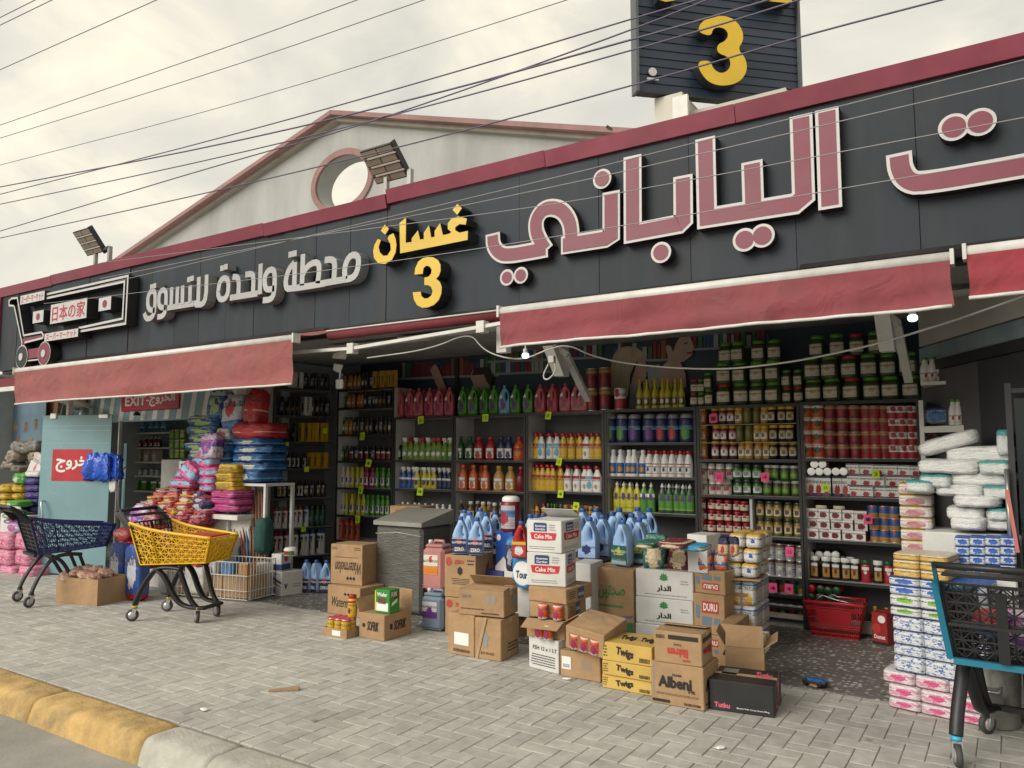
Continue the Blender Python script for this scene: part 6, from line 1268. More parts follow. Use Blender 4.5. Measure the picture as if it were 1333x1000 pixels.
MB().bbox((0,0,0), (.5,.45,.42), .02).build('black_crate', BLACKP, None, G(130,760)+Vector((.05,.3,.001)), R(10), label='black crate with red rim behind the navy cart basket', cat='crate')
# supports for the heap
tb_ = mat('white_rack_paint', (.55,.55,.55), .45, dirt=.2)
def rack(x0, x1, y0, y1, h, lab):
    o = thing('display_stand', (x0, y0, 0), 0, lab, 'display stand'); w_, d = x1-x0, y1-y0
    MB().box((0,0,h-.03), (w_,d,h)).build('tabletop', tb_, o)
    for a in (0, w_-.035):
        for b in (0, d-.035): MB().box((a,b,.004), (a+.035,b+.035,h-.031)).build('leg', tb_, o)
p0 = P(296, 628, 5.95); rack(p0.x, P(346,628,5.95).x, 5.95, 6.38, p0.z-.004, 'white metal stand under the deep blue sacks')
p0 = P(238, 600, 6.05); rack(p0.x, P(297,600,6.05).x, 6.0, 6.4, p0.z-.004, 'white stand under the left sack tower')
p0 = P(160, 692, 5.5); MB().bbox((p0.x,5.5,.004), (P(268,692,5.5).x,5.98,p0.z-.01), .01).build('display_box', WCARD, None, label='low white display box under the snack bag heap', cat='display box')
p0 = P(249, 667, 5.8); MB().bbox((p0.x+.05,5.99,.004), (P(308,667,5.8).x,6.2,p0.z-.02), .01).build('display_box', WHITE, None, label='white display box under the pink and magenta packs', cat='display box')
MB().bbox((P(269,667,5.8).x,5.8,p0.z-.06), (P(309,667,5.8).x,6.1,p0.z-.005), .004).build('shelf_plank', WHITE, None, label='white plank under the magenta packs', cat='plank')
# brooms and sticks
wood = mat('broom_wood', (.24,.11,.05), .6, var=.2); 
for i in range(13):
    x = 302+i*3.6; c_ = ((.10,.03,.02),(.02,.08,.20),(.03,.10,.09),(.30,.05,.03))[i % 4] if i < 7 else (.22,.10,.05)
    t_, b_ = P(x-4+i*.3, 642-rnd.uniform(0, 8), 6.1), P(x+(8 if i < 7 else 2), 715, 5.85); b_.z = .03
    o = MB().tube([b_-Vector((0,0,.02)), t_], .0125, 8).build('broom_stick', mat('stick_%d' % (i % 4 if i < 7 else 9), c_, .45, var=.15), None, label='%s stick leaning in the bundle by the white post, %s' % (('brown','blue','teal','red')[i % 4] if i < 7 else 'bare wooden', ordn(i, 13)), cat='stick', group='broom sticks leaning by the post')
    if i < 7: MB().lathe([(0,.012),(.02,.015),(.06,.014),(.062,.006)], 8, t_-Vector((0,0,.02))).build('tip', INKR, o)
softo('net_sack', mat('green_netting', (.015,.07,.06), .8, var=.3, scale=30, bump=.5), P(343,722,5.95), .2, .2, .42, 'dark green netting sack standing by the broom sticks', 'sack', None, p_=3, wr=.06)
o = MB().hexa([(0,0,0),(.16,0,0),(.16,.012,0),(0,.012,0),(-.02,.1,.62),(.14,.1,.64),(.14,.112,.64),(-.02,.112,.62)]).build('leaning_board', mat('tan_board', (.42,.32,.22), .7, var=.1), None, G(353,742)+Vector((0,.25,.0)), R(8), label='tan hardboard leaning beside the netting sack', cat='board')
# white cartons at the foot of the side unit
q = carton((320,779), (332,780), (352,775), 735, 'white carton with red and green crest behind the yellow cart', m=WCARD, tape=False); fpat(q,'r',[(.6+.15*cos(a_*pi/6), .6+.1*sin(a_*pi/6)) for a_ in range(12)],INKG,'crest'); frect(q,'r',.5,.56,.8,.62,INKR); smallprint(q,'r',.4,.12,.9,.3,2,INKG); ftxt(q,'r','Noor',.6,.5,.3,.1,INKR,.02)
q = carton((352,774), (366,777), (391,772), 743, 'white carton with navy swoosh and purple band', m=WCARD, tape=False); fpat(q,'f',[(0,.7),(1,.5),(1,.58),(0,.8)],INKB); fpat(q,'f',[(0,.55),(1,.35),(1,.39),(0,.6)],INKR); frect(q,'f',.02,.05,.9,.3,PA(.42,.36,.52)); ftxt(q,'r','V',.2,.4,.14,.2,INK,.05); smallprint(q,'r',.5,.3,.9,.5,2,INKGR)
q2 = carton((353,743), (366,744), (384,742), 721, 'white open carton with red dots and navy band under the paint tub', q.z, WCARD, tape=False); frect(q2,'f',0,.05,1,.4,INKB); frect(q2,'r',0,.05,1,.4,INKB); fpat(q2,'r',[(.5+.2*cos(a_*pi/6), .7+.18*sin(a_*pi/6)) for a_ in range(12)],INKR); b_ = P(372, 722, 6.05)
o = put(tpl('tub','white','white',L_('green','white','red',blobr=.3),70), G(371,724,q2.z)+Vector((0,.08,0)), .15, .09, 'white tub with green label on the white cartons', 'tub')
for i, x in enumerate((398, 411, 424)): jug(x, 768-2*i, 0, 41 , 17.5, bz, 'pale blue bleach jug on the floor of bay corner, %s' % ordn(i, 3), 'bleach jugs in the bay corner', Y=6.3+.05*i)
for o_ in [o_ for o_ in sc.objects if o_.get('group') == 'bleach jugs in the bay corner']: o_.location.z = .005
# soap cartons and packs between the piles
def boxY(x0, x1, yt, yb, Y, d, m, nm, lab, cat, grp=None, rz=0):
    a, b = P(x0, yb, Y), P(x1, yb, Y); h = (yb-yt)*mpp(a); k = Box(); k.w, k.d, k.h = b.x-a.x, d, h; k.z = a.z+h
    k.o = MB().bbox((0,0,0), (k.w,d,h), .005).build(nm, m, None, a, R(rz), label=lab, cat=cat, group=grp); return k
TB = plastic('powder_blue', (.02,.09,.40), .35)
q = boxY(656,690,744,800,5.72,.35,WCARD,'hidden_carton','white carton under the laundry powder behind cake mix','cardboard box')
q = boxY(645,667,692,745,5.82,.16,TB,'powder_box','tall blue washing powder box behind the wide brown carton','box','washing powder'); ftxt(q,'f','T',.8,.6,.3,.25,INKR,.06); fpat(q,'f',[(0,.15),(.5,.4),(.9,.1),(.9,0),(0,0)],INKW); fpat(q,'f',[(.2+.12*cos(a_*pi/6), .85+.08*sin(a_*pi/6)) for a_ in range(12)],INKW)
q = boxY(667,687,727,764,5.62,.2,plastic('powder_sky', (.03,.22,.50), .35),'powder_box','blue powder box with white roundel beside the cake mix column','box','washing powder'); fpat(q,'f',[(.65+.6*cos(a_*pi/10), .5+.42*sin(a_*pi/10)) for a_ in range(20) if .65+.6*cos(a_*pi/10) <= 1.01 ]+[(1,.2)],INKW); ftxt(q,'f','Tour',.62,.45,.72,.24,INKB,.05)
q = pack(655,671,700,748,5.7,.14,pm('darkpouch', (.03,.03,.09),(.05,.2,.45),(.3,.32,.36),blobr=.22),'pouch','dark blue gel pouch in front of the tall powder box','pouch',None,p_=3.2)
rj = tpl('bleach','red','blue',printed('red_jug', (.45,.02,.02),(.6,.35,.03),(.6,.6,.62),blobz=.4,blobr=.3,bands=((.8,1),))); jug(678,727,0,48,21,rj,'red liquid detergent jug with blue cap beside the cake mix','detergent jugs',Y=5.6,rz=10)
q = tpl('tub','dred','white',printed('dred_tub', (.40,.36,.4),(.05,.2,.45),(.3,.02,.04),bands=((.5,.8),)),70); b_ = P(665,692,5.9); s_2 = mpp(b_); put(q,b_,26*s_2,46*s_2,'clear tub of dark red liquid with white lid on the powder box','tub')
boxY(620,655,741,757,5.78,.3,plastic('purple_board', (.05,.05,.22), .5),'folded_display','purple blue folded display board lying on the cartons','display board'); boxY(625,668,757,806,5.85,.3,CARD,'cardboard_box','brown carton under the folded display board','cardboard box',GBOX)
boxY(644,672,806,850,5.75,.3,CARD,'cardboard_box','brown carton filling the gap behind the front pair','cardboard box',GBOX)
# rice, pulses, pasta
zr = RW[-1].z
F_GR = pm('ricegreen', (.03,.13,.11),(.05,.17,.14),(.62,.50,.32),blobz=.34,blobr=.3,bands=((.78,.9),)); F_MR = pm('ricemaroon', (.16,.015,.03),(.5,.4,.25),(.62,.50,.32),blobz=.34,blobr=.3,bands=((.78,.9),)); F_SKY = pm('skypack', (.05,.28,.50),(.6,.45,.25),(.05,.3,.52),bands=((.4,.7),)); F_OR = pm('orangepack', (.62,.16,.08),(.05,.12,.35),(.50,.5,.45),blobz=.5,blobr=.25,bands=((.2,.35),(.65,.8))); F_PA = pm('pasta', (.60,.42,.25),(.015,.02,.08),(.45,.04,.03),blobz=.35,blobr=.2,bands=((.6,1),))
GR = 'rice and pulse packs on the white cartons'
def onz(x, y, z, w1, h1, d, m, nm, lab, cat, grp=GR, tilt=(0,0), rz=0, p_=4.6, wr=.06, crimp=.0):
    b_ = G(x, y, z); s_2 = mpp(b_); return softo(nm, m, b_, w1*s_2, d, h1*s_2, lab, cat, grp, R(rz), p_, None, wr, tilt, crimp)
onz(850,740,zr,29,45,.07,F_GR,'rice_bag','dark green rice bag standing at the front of the white cartons','rice bag',tilt=(R(-16),R(3)),rz=8); onz(881,741,zr,29,38,.07,F_MR,'rice_bag','maroon rice bag standing beside the green one','rice bag',tilt=(R(-18),R(10)),rz=8)
for i in range(9): onz(848,712,zr+.0+i*.05,30,8.5,.26,F_GR,'rice_bag','dark green rice bag in the lying stack, %s from bottom' % ORD[i],'rice bag',rz=rnd.uniform(-6,6),p_=5,crimp=.15)
for i in range(9): onz(881,712,zr+.0+i*.052,38,8.8,.26,F_MR,'rice_bag','maroon rice bag in the lying stack, %s from bottom' % ORD[i],'rice bag',rz=rnd.uniform(-6,6),p_=5,crimp=.15)
wb2 = carton((886,748), (912,751), .25, 705, 'white carton behind the rice bags under sky blue packs', zr, WCARD, tape=False, h=.30)
wb2.o.location += Vector((0,.16,0))
for i in range(3): onz(906,716,zr+.302+i*.05,32,8,.22,F_SKY,'pulse_bag','sky blue pulse bag lying in a stack, %s from bottom' % ORD[i],'pulse bag',rz=rnd.uniform(-6,10),p_=5,crimp=.15)
for i, x in enumerate((917.5, 938)): onz(x,742,duru.z,17,27,.07,F_OR,'lentil_bag','orange lentil bag standing on the red panelled cartons, %s one' % ('left','right')[i],'lentil bag',tilt=(R(-14),0),rz=6)
bx_ = carton((917,736), (950,739), .12, 712, 'clear topped carton carrying the navy topped pasta bags', duru.z, WCARD, tape=False, h=.19); bx_.o.location += Vector((0,.2,0))
for i, x in enumerate((929, 943)): b_ = onz(x,728,duru.z+.19,13,25,.06,F_PA,'pasta_bag','pasta bag with navy top above the lentil bags, %s one' % ('left','right')[i],'pasta bag',rz=5); b_.location.y += .22
# white pasta tower with flour packs
F_WP = pm('whitepasta', (.60,.60,.58),(.10,.20,.40),(.62,.36,.08),blobz=.25,blobr=.26,bands=((.78,.86),)); F_FL = pm('flour', (.66,.66,.66),(.66,.45,.10),(.05,.10,.40),blobz=.5,blobr=.14,bands=((.8,1),))
A_, B_, = G(948,853), G(985,858); u = (B_-A_).normalized(); v = Vector((-u.y,u.x,0)); wd = (B_-A_).length; hh = (ZV(A_,754))/3
for t_ in range(3):
    for i in range(2):
        for j in range(2): b_ = A_+u*(wd*(i+.5)/2)+v*(.13+.25*j); b_.z = .002+hh*t_; softo('pasta_pack', F_WP, b_, wd/2*1.02, .25, hh*.99, 'white pasta bale with orange print, %s tier, %s %s' % (('bottom','middle','top')[t_], ('front','back')[j], ('left','right')[i]), 'bale', 'white pasta bales in the shrink wrapped tower', math.atan2(u.y,u.x), 7., None, .012)
cs = carton((944,755), (990,758), .4, 753, 'torn cardboard sheet between pasta tower and flour packs', hh*3+.004, CARD, 'cardboard_sheet', 'cardboard sheet', h=.008, tape=False, seam=False)
for t_ in range(3):
    for i in range(2):
        for j in range(2): b_ = A_+u*(-.02+wd*1.15*(i+.5)/2+t_*.02)+v*(.12+.24*j); b_.z = hh*3+.016+t_*.117; softo('flour_pack', F_FL, b_, wd*.57, .235, .115, 'white flour pack with yellow end, %s tier, %s %s' % (('bottom','middle','top')[t_], ('front','back')[j], ('left','right')[i]), 'flour pack', 'white flour packs on the pasta tower', math.atan2(u.y,u.x)+R(rnd.uniform(-4,4)), 5., None, .02)

# ------------------------------------------------------------------ tissue packs at the right
F_TP = pm('tissuepink', (.66,.62,.64),(.62,.25,.36),(.60,.08,.22),blobz=.5,blobr=.24,bands=((.0,.14),),mottle=2.4,ink=(.62,.3,.4)); F_TB = pm('tissueblue', (.62,.64,.68),(.12,.2,.40),(.10,.18,.38),mottle=7,ink=(.12,.2,.42),blobr=.1,bands=((.0,.12),)); F_TG = pm('tissuegreen', (.60,.63,.62),(.04,.06,.20),(.22,.45,.06),blobz=.6,blobr=.25,bands=((.0,.2),)); F_TY = pm('tissueyellow', (.62,.40,.10),(.62,.55,.42),(.58,.5,.3),blobr=.1,bands=((.8,1),)); F_TW = pm('tissuewhite', (.66,.67,.66),(.60,.62,.62),(.66,.67,.66),blobr=.05,bands=((.5,.52),),ink=(.56,.57,.57)); F_TT = pm('tissueteal', (.60,.64,.63),(.08,.30,.30),(.6,.63,.62),blobr=.1,bands=((.72,1),),ink=(.5,.53,.53)); F_TBW = pm('bluewhite2', (.58,.61,.68),(.03,.12,.45),(.04,.14,.5),blobz=.5,blobr=.28,bands=((.86,1),))
GT = 'tissue packs stacked at the right of the bay'
A_, B_ = G(1157,921), G(1241,939); u = (B_-A_).normalized(); v = Vector((-u.y,u.x,0)); ra = math.atan2(u.y,u.x); wd = (B_-A_).length
def tier(z, h, m, n, d, lab, sx=0., wf=1., nm='tissue_pack', p_=14., dp=1):
    for i in range(n):
        for j in range(dp): b_ = A_+u*(sx+wd*wf*(i+.5)/n)+v*(d/2+j*d*1.01); b_.z = z+.002; softo(nm, m, b_, wd*wf/n*1.005, d, h*.99, '%s, %s%s' % (lab, ordn(i, n), ', back row' if j else ''), 'tissue pack', GT, ra+R(rnd.uniform(-1,1)), p_, None, .008)
H_ = lambda y: ZV(A_+v*.02, y)
zs = [0, H_(906), H_(888), H_(871)]
for i in range(3): tier(zs[i], zs[i+1]-zs[i], F_TP, 3, .34, 'pink flowered tissue pack, %s tier' % ('bottom','middle','top')[i], sx=-.03 if i == 2 else 0, wf=1.55)
zb = zs[3]; zs2 = [zb, H_(850), H_(836), H_(818), H_(800)]
for i in range(4): tier(zs2[i], zs2[i+1]-zs2[i], F_TB, 3, .3, 'white tissue pack with blue dots, %s tier' % ('lowest','second','third','top')[i], sx=.04, wf=1.5)
zc = zs2[4]; zs3 = [zc, H_(788), H_(772), H_(760), H_(749)]
for i in range(4): tier(zs3[i], zs3[i+1]-zs3[i], F_TG if i < 2 else F_TBW, 3, .3, 'white tissue pack with %s, %s tier' % (('green print','green print','navy print','navy print')[i], ('lowest','second','third','top')[i]), sx=.03, wf=1.5)
zs4 = [zs3[4], H_(738), H_(727), H_(718)]
for i in range(3): tier(zs4[i], zs4[i+1]-zs4[i], F_TY, 2, .3, 'yellow towel pack, %s tier' % ('lowest','middle','top')[i], sx=.06, wf=.86)
F_FLW = pm('floralbox', (.62,.60,.56),(.60,.42,.06),(.45,.18,.2),blobz=.4,blobr=.3,bands=((.88,1),),mottle=3,ink=(.5,.32,.34))
for i in range(6): pack(1170+i*.8, 1211+i*.5, 629.5+i*15, 644.3+i*15, 6.15, .25, F_FLW, 'tissue_box', 'floral tissue box in the column beside the tins, %s from top' % ORD[i], 'tissue box', GT, p_=12., wr=.0, seed=0)
MB().bbox((P(1176,719,6.15).x,6.16,.01), (P(1215,719,6.15).x,6.4,P(1176,719.5,6.15).z), .01).build('carton_column', WCARD, None, label='white cartons under the floral tissue boxes, half hidden', cat='cardboard box')
i = 0
for y0, y1, xa, xb, m in ((583,603,1234,1322,F_TW),(600,618,1197,1275,F_TW),(601,620,1277,1318,F_TT),(617,634,1238,1322,F_TW),(619,636,1196,1236,F_TT),(627,643,1180,1216,F_TT),(632,647,1218,1280,F_TW),(634,652,1282,1320,F_TT),(647,662,1242,1300,F_TW),(662,678,1234,1282,F_TW),(664,680,1283,1318,F_TT),(676,692,1240,1284,F_TW),(677,692,1284,1322,F_TW)):
    pack(xa, xb, y0, y1, 6.0-.03*(i % 3), .4, m, 'paper_roll_pack', 'long white paper roll pack in the tall heap, row %s' % ('at the top','second left','second right','third right','third left','end with teal label','fourth middle','fourth right with teal label','fifth','sixth left','sixth right','lowest left','lowest right')[i], 'paper pack', 'white paper roll packs heaped at the right', p_=6., wr=.045, over=1.12, rz=rnd.uniform(-4, 4)); i += 1
pack(1198, 1276, 566, 586, 5.98, .35, F_TW, 'paper_roll_pack', 'long white paper roll pack lying tilted across the heap top', 'paper pack', 'white paper roll packs heaped at the right', p_=4.5, wr=.03, tilt=(0, R(-17)))
pack(1299, 1319, 559, 594, 5.95, .2, F_TT, 'paper_roll_pack', 'paper roll pack standing upright with printed end at heap top', 'paper pack', 'white paper roll packs heaped at the right', p_=6., wr=.02)
MB().bbox((P(1200,700,5.98).x,6.0,.01), (P(1330,700,5.98).x,6.45,P(1240,694,5.98).z), .01).build('carton_stack', WCARD, None, label='large white carton carrying the paper roll packs', cat='cardboard box')
for t_ in range(4):
    for i in range(4): pack(1243+i*20, 1263+i*20, 700+t_*12, 712+t_*12, 5.75, .2, F_TBW, 'tissue_pack', 'blue and white pocket tissue pack, %s tier, %s' % (('top','second','third','lowest')[t_], ordn(i, 4)), 'tissue pack', 'blue and white pocket tissue packs', p_=8., wr=.01)
MB().bbox((P(1244,748,5.75).x,5.76,.005), (P(1324,748,5.75).x,6.0,P(1244,748.5,5.75).z), .01).build('carton_stack', WCARD, None, label='white carton under the blue pocket tissue packs', cat='cardboard box')
# galvanised bin
b_ = G(1295, 952); s_2 = mpp(b_); o = MB().lathe([(0,.125),(.01,.13),(.3,.145),(.34,.148),(.345,.155),(.36,.155),(.36,.14),(.05,.12)], 24, capt=False).build('metal_bin', mat('galvanised', (.42,.42,.39), .35, .7, var=.25, scale=9), None, (b_.x, b_.y+.15, .002), label='dented galvanised bin standing under the black cart', cat='bin')
MB().tube([(-.05,-.146,.25),(-.03,-.17,.22),(.03,-.17,.22),(.05,-.146,.25)], .006).build('handle', STEEL, o); MB().box((-.05,-.1475,.14), (.05,-.139,.24)).build('label', mat('worn_label', (.12,.12,.11), .6), o)
# red shopping basket
b_ = G(1052, 828); c_ = G(1122, 836); u = (c_-b_).normalized(); s_2 = mpp(b_); bw, bd, bh_ = (c_-b_).length, .3, 44*s_2
rb_ = thing('shopping_basket', (b_.x, b_.y, .006), math.atan2(u.y,u.x), 'red plastic shopping basket standing on the terrazzo under the tin unit', 'basket'); rpl = plastic('basket_red', (.40,.012,.02), .3)
def bwall(p00, p10, p11, p01, nm, solid=None):
    p00, p10, p11, p01 = map(Vector, (p00, p10, p11, p01)); mb = MB(); L2 = lambda a, b: (p00*(1-a)+p10*a)*(1-b)+(p01*(1-a)+p11*a)*b
    n = 26 if nm == 'long_wall' else 16
    for i in range(n+1): mb.bar(L2(i/n, 0), L2(i/n, 1), .005)
    for j in (0, .12, .30, .36, .55, .80, .86, 1): mb.bar(L2(0, j), L2(1, j), .009 if j not in (.55,) else .005)
    if solid: a, b = solid; q = [L2(a, .4), L2(b, .4), L2(b, .8), L2(a, .8)]; n_ = (q[1]-q[0]).cross(q[3]-q[0]).normalized()*.003; mb.hexa([p-n_ for p in (q[0],q[1])]+[q[1]+n_, q[0]+n_]+[p-n_ for p in (q[3],q[2])][0:2]+[q[2]+n_, q[3]+n_])
    mb.build(nm, rpl, rb_)
e_ = .03; F_ = [(e_,e_,0),(bw-e_,e_,0),(bw-e_,bd-e_,0),(e_,bd-e_,0)]; T_ = [(-.02,-.02,bh_),(bw+.02,-.02,bh_),(bw+.02,bd+.02,bh_),(-.02,bd+.02,bh_)]
bwall(F_[0],F_[1],T_[1],T_[0],'long_wall',(.18,.82)); bwall(F_[2],F_[3],T_[3],T_[2],'long_wall'); bwall(F_[1],F_[2],T_[2],T_[1],'end_wall'); bwall(F_[3],F_[0],T_[0],T_[3],'end_wall')
MB().box((e_,e_,.0), (bw-e_,bd-e_,.006)).build('floor', rpl, rb_); MB().tube([Vector(p) for p in T_], .014, 6, closed=True).build('rim', rpl, rb_)
for yy in (.04, bd-.04): MB().tube([(.06,yy,bh_),(.12,yy+.02,bh_+.05),(bw*.5,yy+.03 if yy < .1 else yy-.03,bh_+.02),(bw-.12,yy,bh_+.012),(bw-.06,yy,bh_)], .004).build('handle', STEEL, rb_)
# red carton of tomato paste, litter
q = carton((1136,838), (1156,842), .2, 796, 'red tomato printed carton between basket and tissue packs', m=plastic('tomato_card', (.30,.015,.015), .5), tape=False); fpat(q,'f',[(.65+.25*cos(a_*pi/6), .8+.12*sin(a_*pi/6)) for a_ in range(12)],INKW); frect(q,'f',0,.0,1,.1,INK); fpat(q,'f',[(.3+.28*cos(a_*pi/6), .5+.16*sin(a_*pi/6)) for a_ in range(12)],PA(.45,.03,.02)); ftxt(q,'f','Domat',.5,.25,.7,.12,INKW,.03)
softo('crumpled_packet', pm('darkpacket', (.012,.012,.015),(.02,.15,.4),(.5,.35,.15),blobr=.2,blobz=.3), G(1061,895)+Vector((0,.02,.004)), .15, .1, .05, 'crumpled dark packet lying on the edge of terrazzo', 'packet', None, R(-8), 3., 1, .16)
o = MB().hexa([(0,0,.003),(.2,.0,.003),(.2,.045,.003),(0,.045,.003),(0,0,.006),(.2,.002,.02),(.2,.045,.02),(0,.045,.006)]).build('cardboard_scrap', CARD, None, G(349,901), R(40), label='strip of brown cardboard lying on the pavers', cat='cardboard scrap')
for i, (x, y, lab) in enumerate(((266,925,'white scrap of paper near the kerb'),(738,885,'white paper shred in front of the barcode carton'),(938,975,'crumpled silvery wrapper on the pavers'))): softo('paper_scrap', INKW, G(x,y)+Vector((0,0,.002)), .06, .035, .012, lab, 'litter', None, R(30*i), 2.5, i, .15)
# ------------------------------------------------------------------ shopping carts
TYRE = mat('cart_tyre', (.05,.05,.05), .7, var=.1); FORK = mat('zinc_fork', (.50,.51,.52), .3, .6, var=.1)
def lattice(p00, p10, p11, p01, nu, nv, w_, m, nm, par, frame=.02, slots=False):
    p00, p10, p11, p01 = map(Vector, (p00, p10, p11, p01)); mb = MB()
    L2 = lambda a, b: (p00*(1-a)+p10*a)*(1-b)+(p01*(1-a)+p11*a)*b
    for j in range(nv+1): mb.bar(L2(0, j/nv), L2(1, j/nv), frame if j in (0, nv) else w_, .012 if j in (0, nv) else .008)
    for i in (0, nu): mb.bar(L2(i/nu, 0), L2(i/nu, 1), frame, .012)
    if slots:
        for i in range(1, nu): mb.bar(L2(i/nu, 0), L2(i/nu, 1), w_*(3 if i == nu//2 else 1), .008)
    else:
        for i in range(nu):
            for j in range(nv):
                if (i+j) % 2: mb.bar(L2(i/nu, j/nv), L2((i+1)/nu, (j+1)/nv), w_, .007)
                else: mb.bar(L2((i+1)/nu, j/nv), L2(i/nu, (j+1)/nv), w_, .007)
        for i in range(1, nu): mb.bar(L2(i/nu, 0), L2(i/nu, 1), w_, .006)
    return mb.build(nm, m, par)
def cart(loc, head, body, grid, ring, lab, rearlat=False, handle=None, trim=None):
    c = thing('shopping_cart', loc, R(head), lab, 'shopping cart', 'plastic shopping carts on the pavement')
    bm = plastic('cart_'+body, CARTC[body], .35); gm = plastic('cart_'+grid, CARTC[grid], .4); rm = plastic('cart_ring_'+ring, CARTC[ring], .4)
    zb, xr, xf = .535, 0., .70; tm_ = plastic('cart_'+trim, CARTC[trim], .35) if trim else bm
    RB = lambda s: Vector((xr+.02, s*.235, zb)); RTp = lambda s: Vector((xr-.10, s*.275, .93)); FB = lambda s: Vector((xf, s*.17, zb+.035)); FT = lambda s: Vector((xf+.07, s*.205, .80))
    for s in (-1, 1):
        mid = RB(s)*.72+FB(s)*.28; midt = RTp(s)*.72+FT(s)*.28+Vector((0,0,-.035))
        sd_ = lattice(RB(s), mid, midt, RTp(s), 5, 6, .008, bm, 'basket_side', c, .024); lattice(mid, FB(s), FT(s), midt, 12, 6, .008, bm, 'side_grid', sd_, .024)
        MB().tube(chaikin3([RTp(s)+Vector((0,0,0)), midt, FT(s)]), .016, 8).build('rim', tm_, c)
        MB().hexa([FB(s)+Vector((-.03,0,0)), FB(s)+Vector((.004,0,0)), FB(s)+Vector((.004,-s*.03,0)), FB(s)+Vector((-.03,-s*.02,0)), FT(s)+Vector((-.03,0,0)), FT(s)+Vector((.004,0,0)), FT(s)+Vector((.004,-s*.03,0)), FT(s)+Vector((-.03,-s*.02,0))][::1]).build('corner_post', bm, c)
        MB().hexa([RTp(s)+Vector((.03,-.012,-.05)), RTp(s)+Vector((.05,.012,-.03)), RTp(s)+Vector((-.02,.012,.0)), RTp(s)+Vector((-.03,-.012,-.06)), Vector((-.255,s*.265-.012,1.02)), Vector((-.235,s*.265+.012,1.05)), Vector((-.275,s*.265+.012,1.06)), Vector((-.285,s*.265-.012,1.03))]).build('handle_arm', handle or gm, c)
        # swept leg frame
        MB().tube(chaikin3([Vector((-.03,s*.235,.15)), Vector((.0,s*.23,.24)), Vector((.08,s*.215,.39)), Vector((.17,s*.205,.5)), Vector((.32,s*.195,.515)), Vector((.44,s*.19,.5))]), .037, 6, ry=.02).build('rear_leg', BLACKP, c)
        MB().tube(chaikin3([Vector((.16,s*.205,.5)), Vector((.26,s*.2,.44)), Vector((.36,s*.18,.25)), Vector((.44,s*.165,.16)), Vector((.60,s*.15,.14)), Vector((.66,s*.12,.14))]), .037, 6, ry=.02).build('front_leg', BLACKP, c)
        MB().tube(chaikin3([Vector((.42,s*.19,.5)), Vector((.47,s*.18,.38)), Vector((.53,s*.165,.22)), Vector((.6,s*.15,.145))]), .03, 6, ry=.018).build('brace', BLACKP, c)
        for x, y, a in ((-.03, s*.235, 25), (.61, s*.15, -35)):
            k = thing('castor', (x, y, 0), 0, None, None); k.parent = c; k.rotation_euler = (0, 0, R(a+rnd.uniform(-15, 15)))
            MB().lathe([(.128,.026),(.15,.026)], 12).build('collar', rm, k)
            MB().hexa([(-.03,-.024,.05),(.0,-.024,.05),(.0,-.019,.05),(-.03,-.019,.05),(-.018,-.024,.127),(.022,-.024,.127),(.022,-.019,.127),(-.018,-.019,.127)]).hexa([(-.03,.019,.05),(.0,.019,.05),(.0,.024,.05),(-.03,.024,.05),(-.018,.019,.127),(.022,.019,.127),(.022,.024,.127),(-.018,.024,.127)]).box((-.02,-.024,.118), (.024,.024,.1275)).build('fork', FORK, k)
            MB().lathe([(-.015,.038),(-.014,.054),(0,.058),(.014,.054),(.015,.038)], 20, (-.02,0,.0585), axis='y').lathe([(-.0165,.006),(-.0165,.036),(.0165,.036),(.0165,.006)], 16, (-.02,0,.0585), axis='y', mi=1).build('wheel', [TYRE, FORK], k)
    lattice(FB(-1), FB(1), FT(1), FT(-1), 8, 6, .008, bm, 'basket_front', c, .024)
    lattice(RB(-1)+Vector((.012,.01,0)), RB(1)+Vector((.012,-.01,0)), RTp(1)+Vector((.012,-.01,-.0)), RTp(-1)+Vector((.012,.01,0)), 10, 9 if not rearlat else 8, .010, gm, 'basket_back', c, .03, slots=not rearlat)
    if rearlat:
        for s in (-1, 1): MB().bar(RB(s)+Vector((-.01,s*.012,0)), RTp(s)+Vector((-.01,s*.012,0)), .03, .04).build('back_trim', tm_, c)
    if rearlat: MB().bar((-.05,-.24,.72), (-.05,.24,.72), .05, .015).bar((-.05,0,.55), (-.085,0,.9), .05, .015).build('back_rib', gm, c)
    mb = MB(); lattice((.02,-.23,zb), (.70,-.165,zb+.035), (.70,.165,zb+.035), (.02,.23,zb), 10, 5, .01, bm, 'basket_floor', c)
    MB().bar((-.01,-.23,zb-.01), (-.01,.23,zb-.01), .03).build('rear_beam', tm_ if rearlat else gm, c)
    MB().tube([(-.262,-.27,1.04),(-.262,.27,1.04)], .017, 10).build('handle', gm, c)
    MB().bbox((-.24,-.24,.985), (-.10,.24,1.0), .006).build('handle_tray', gm, c)
    MB().bar((.66,-.13,.14), (.66,.13,.14), .035, .03).build('base_bar', BLACKP, c)
    MB().bar((.16,-.205,.5), (.16,.205,.5), .03, .03).build('cross_beam', BLACKP, c)
    return c
def chaikin3(p, it=2): return chaikin(p, it)
CARTC = dict(yellow=(.72,.43,.012), navy=(.016,.025,.12), teal=(.012,.16,.25), black=(.013,.013,.015), ringyellow=(.55,.45,.03), ringblack=(.02,.02,.02), ringteal=(.04,.35,.55))
c = cart((-7.16,4.57,0), 17, 'yellow', 'black', 'ringyellow', 'yellow plastic shopping cart with black leg frame beside the snack heap')
p_ = c.matrix_basis
MB().bbox((.36,-.15,.79), (.73,.15,.815), .006).build('red_folder', plastic('folder_red', (.45,.02,.02), .35), None, c.location, R(17), label='flat red plastic lid lying on the front of the yellow cart', cat='lid')
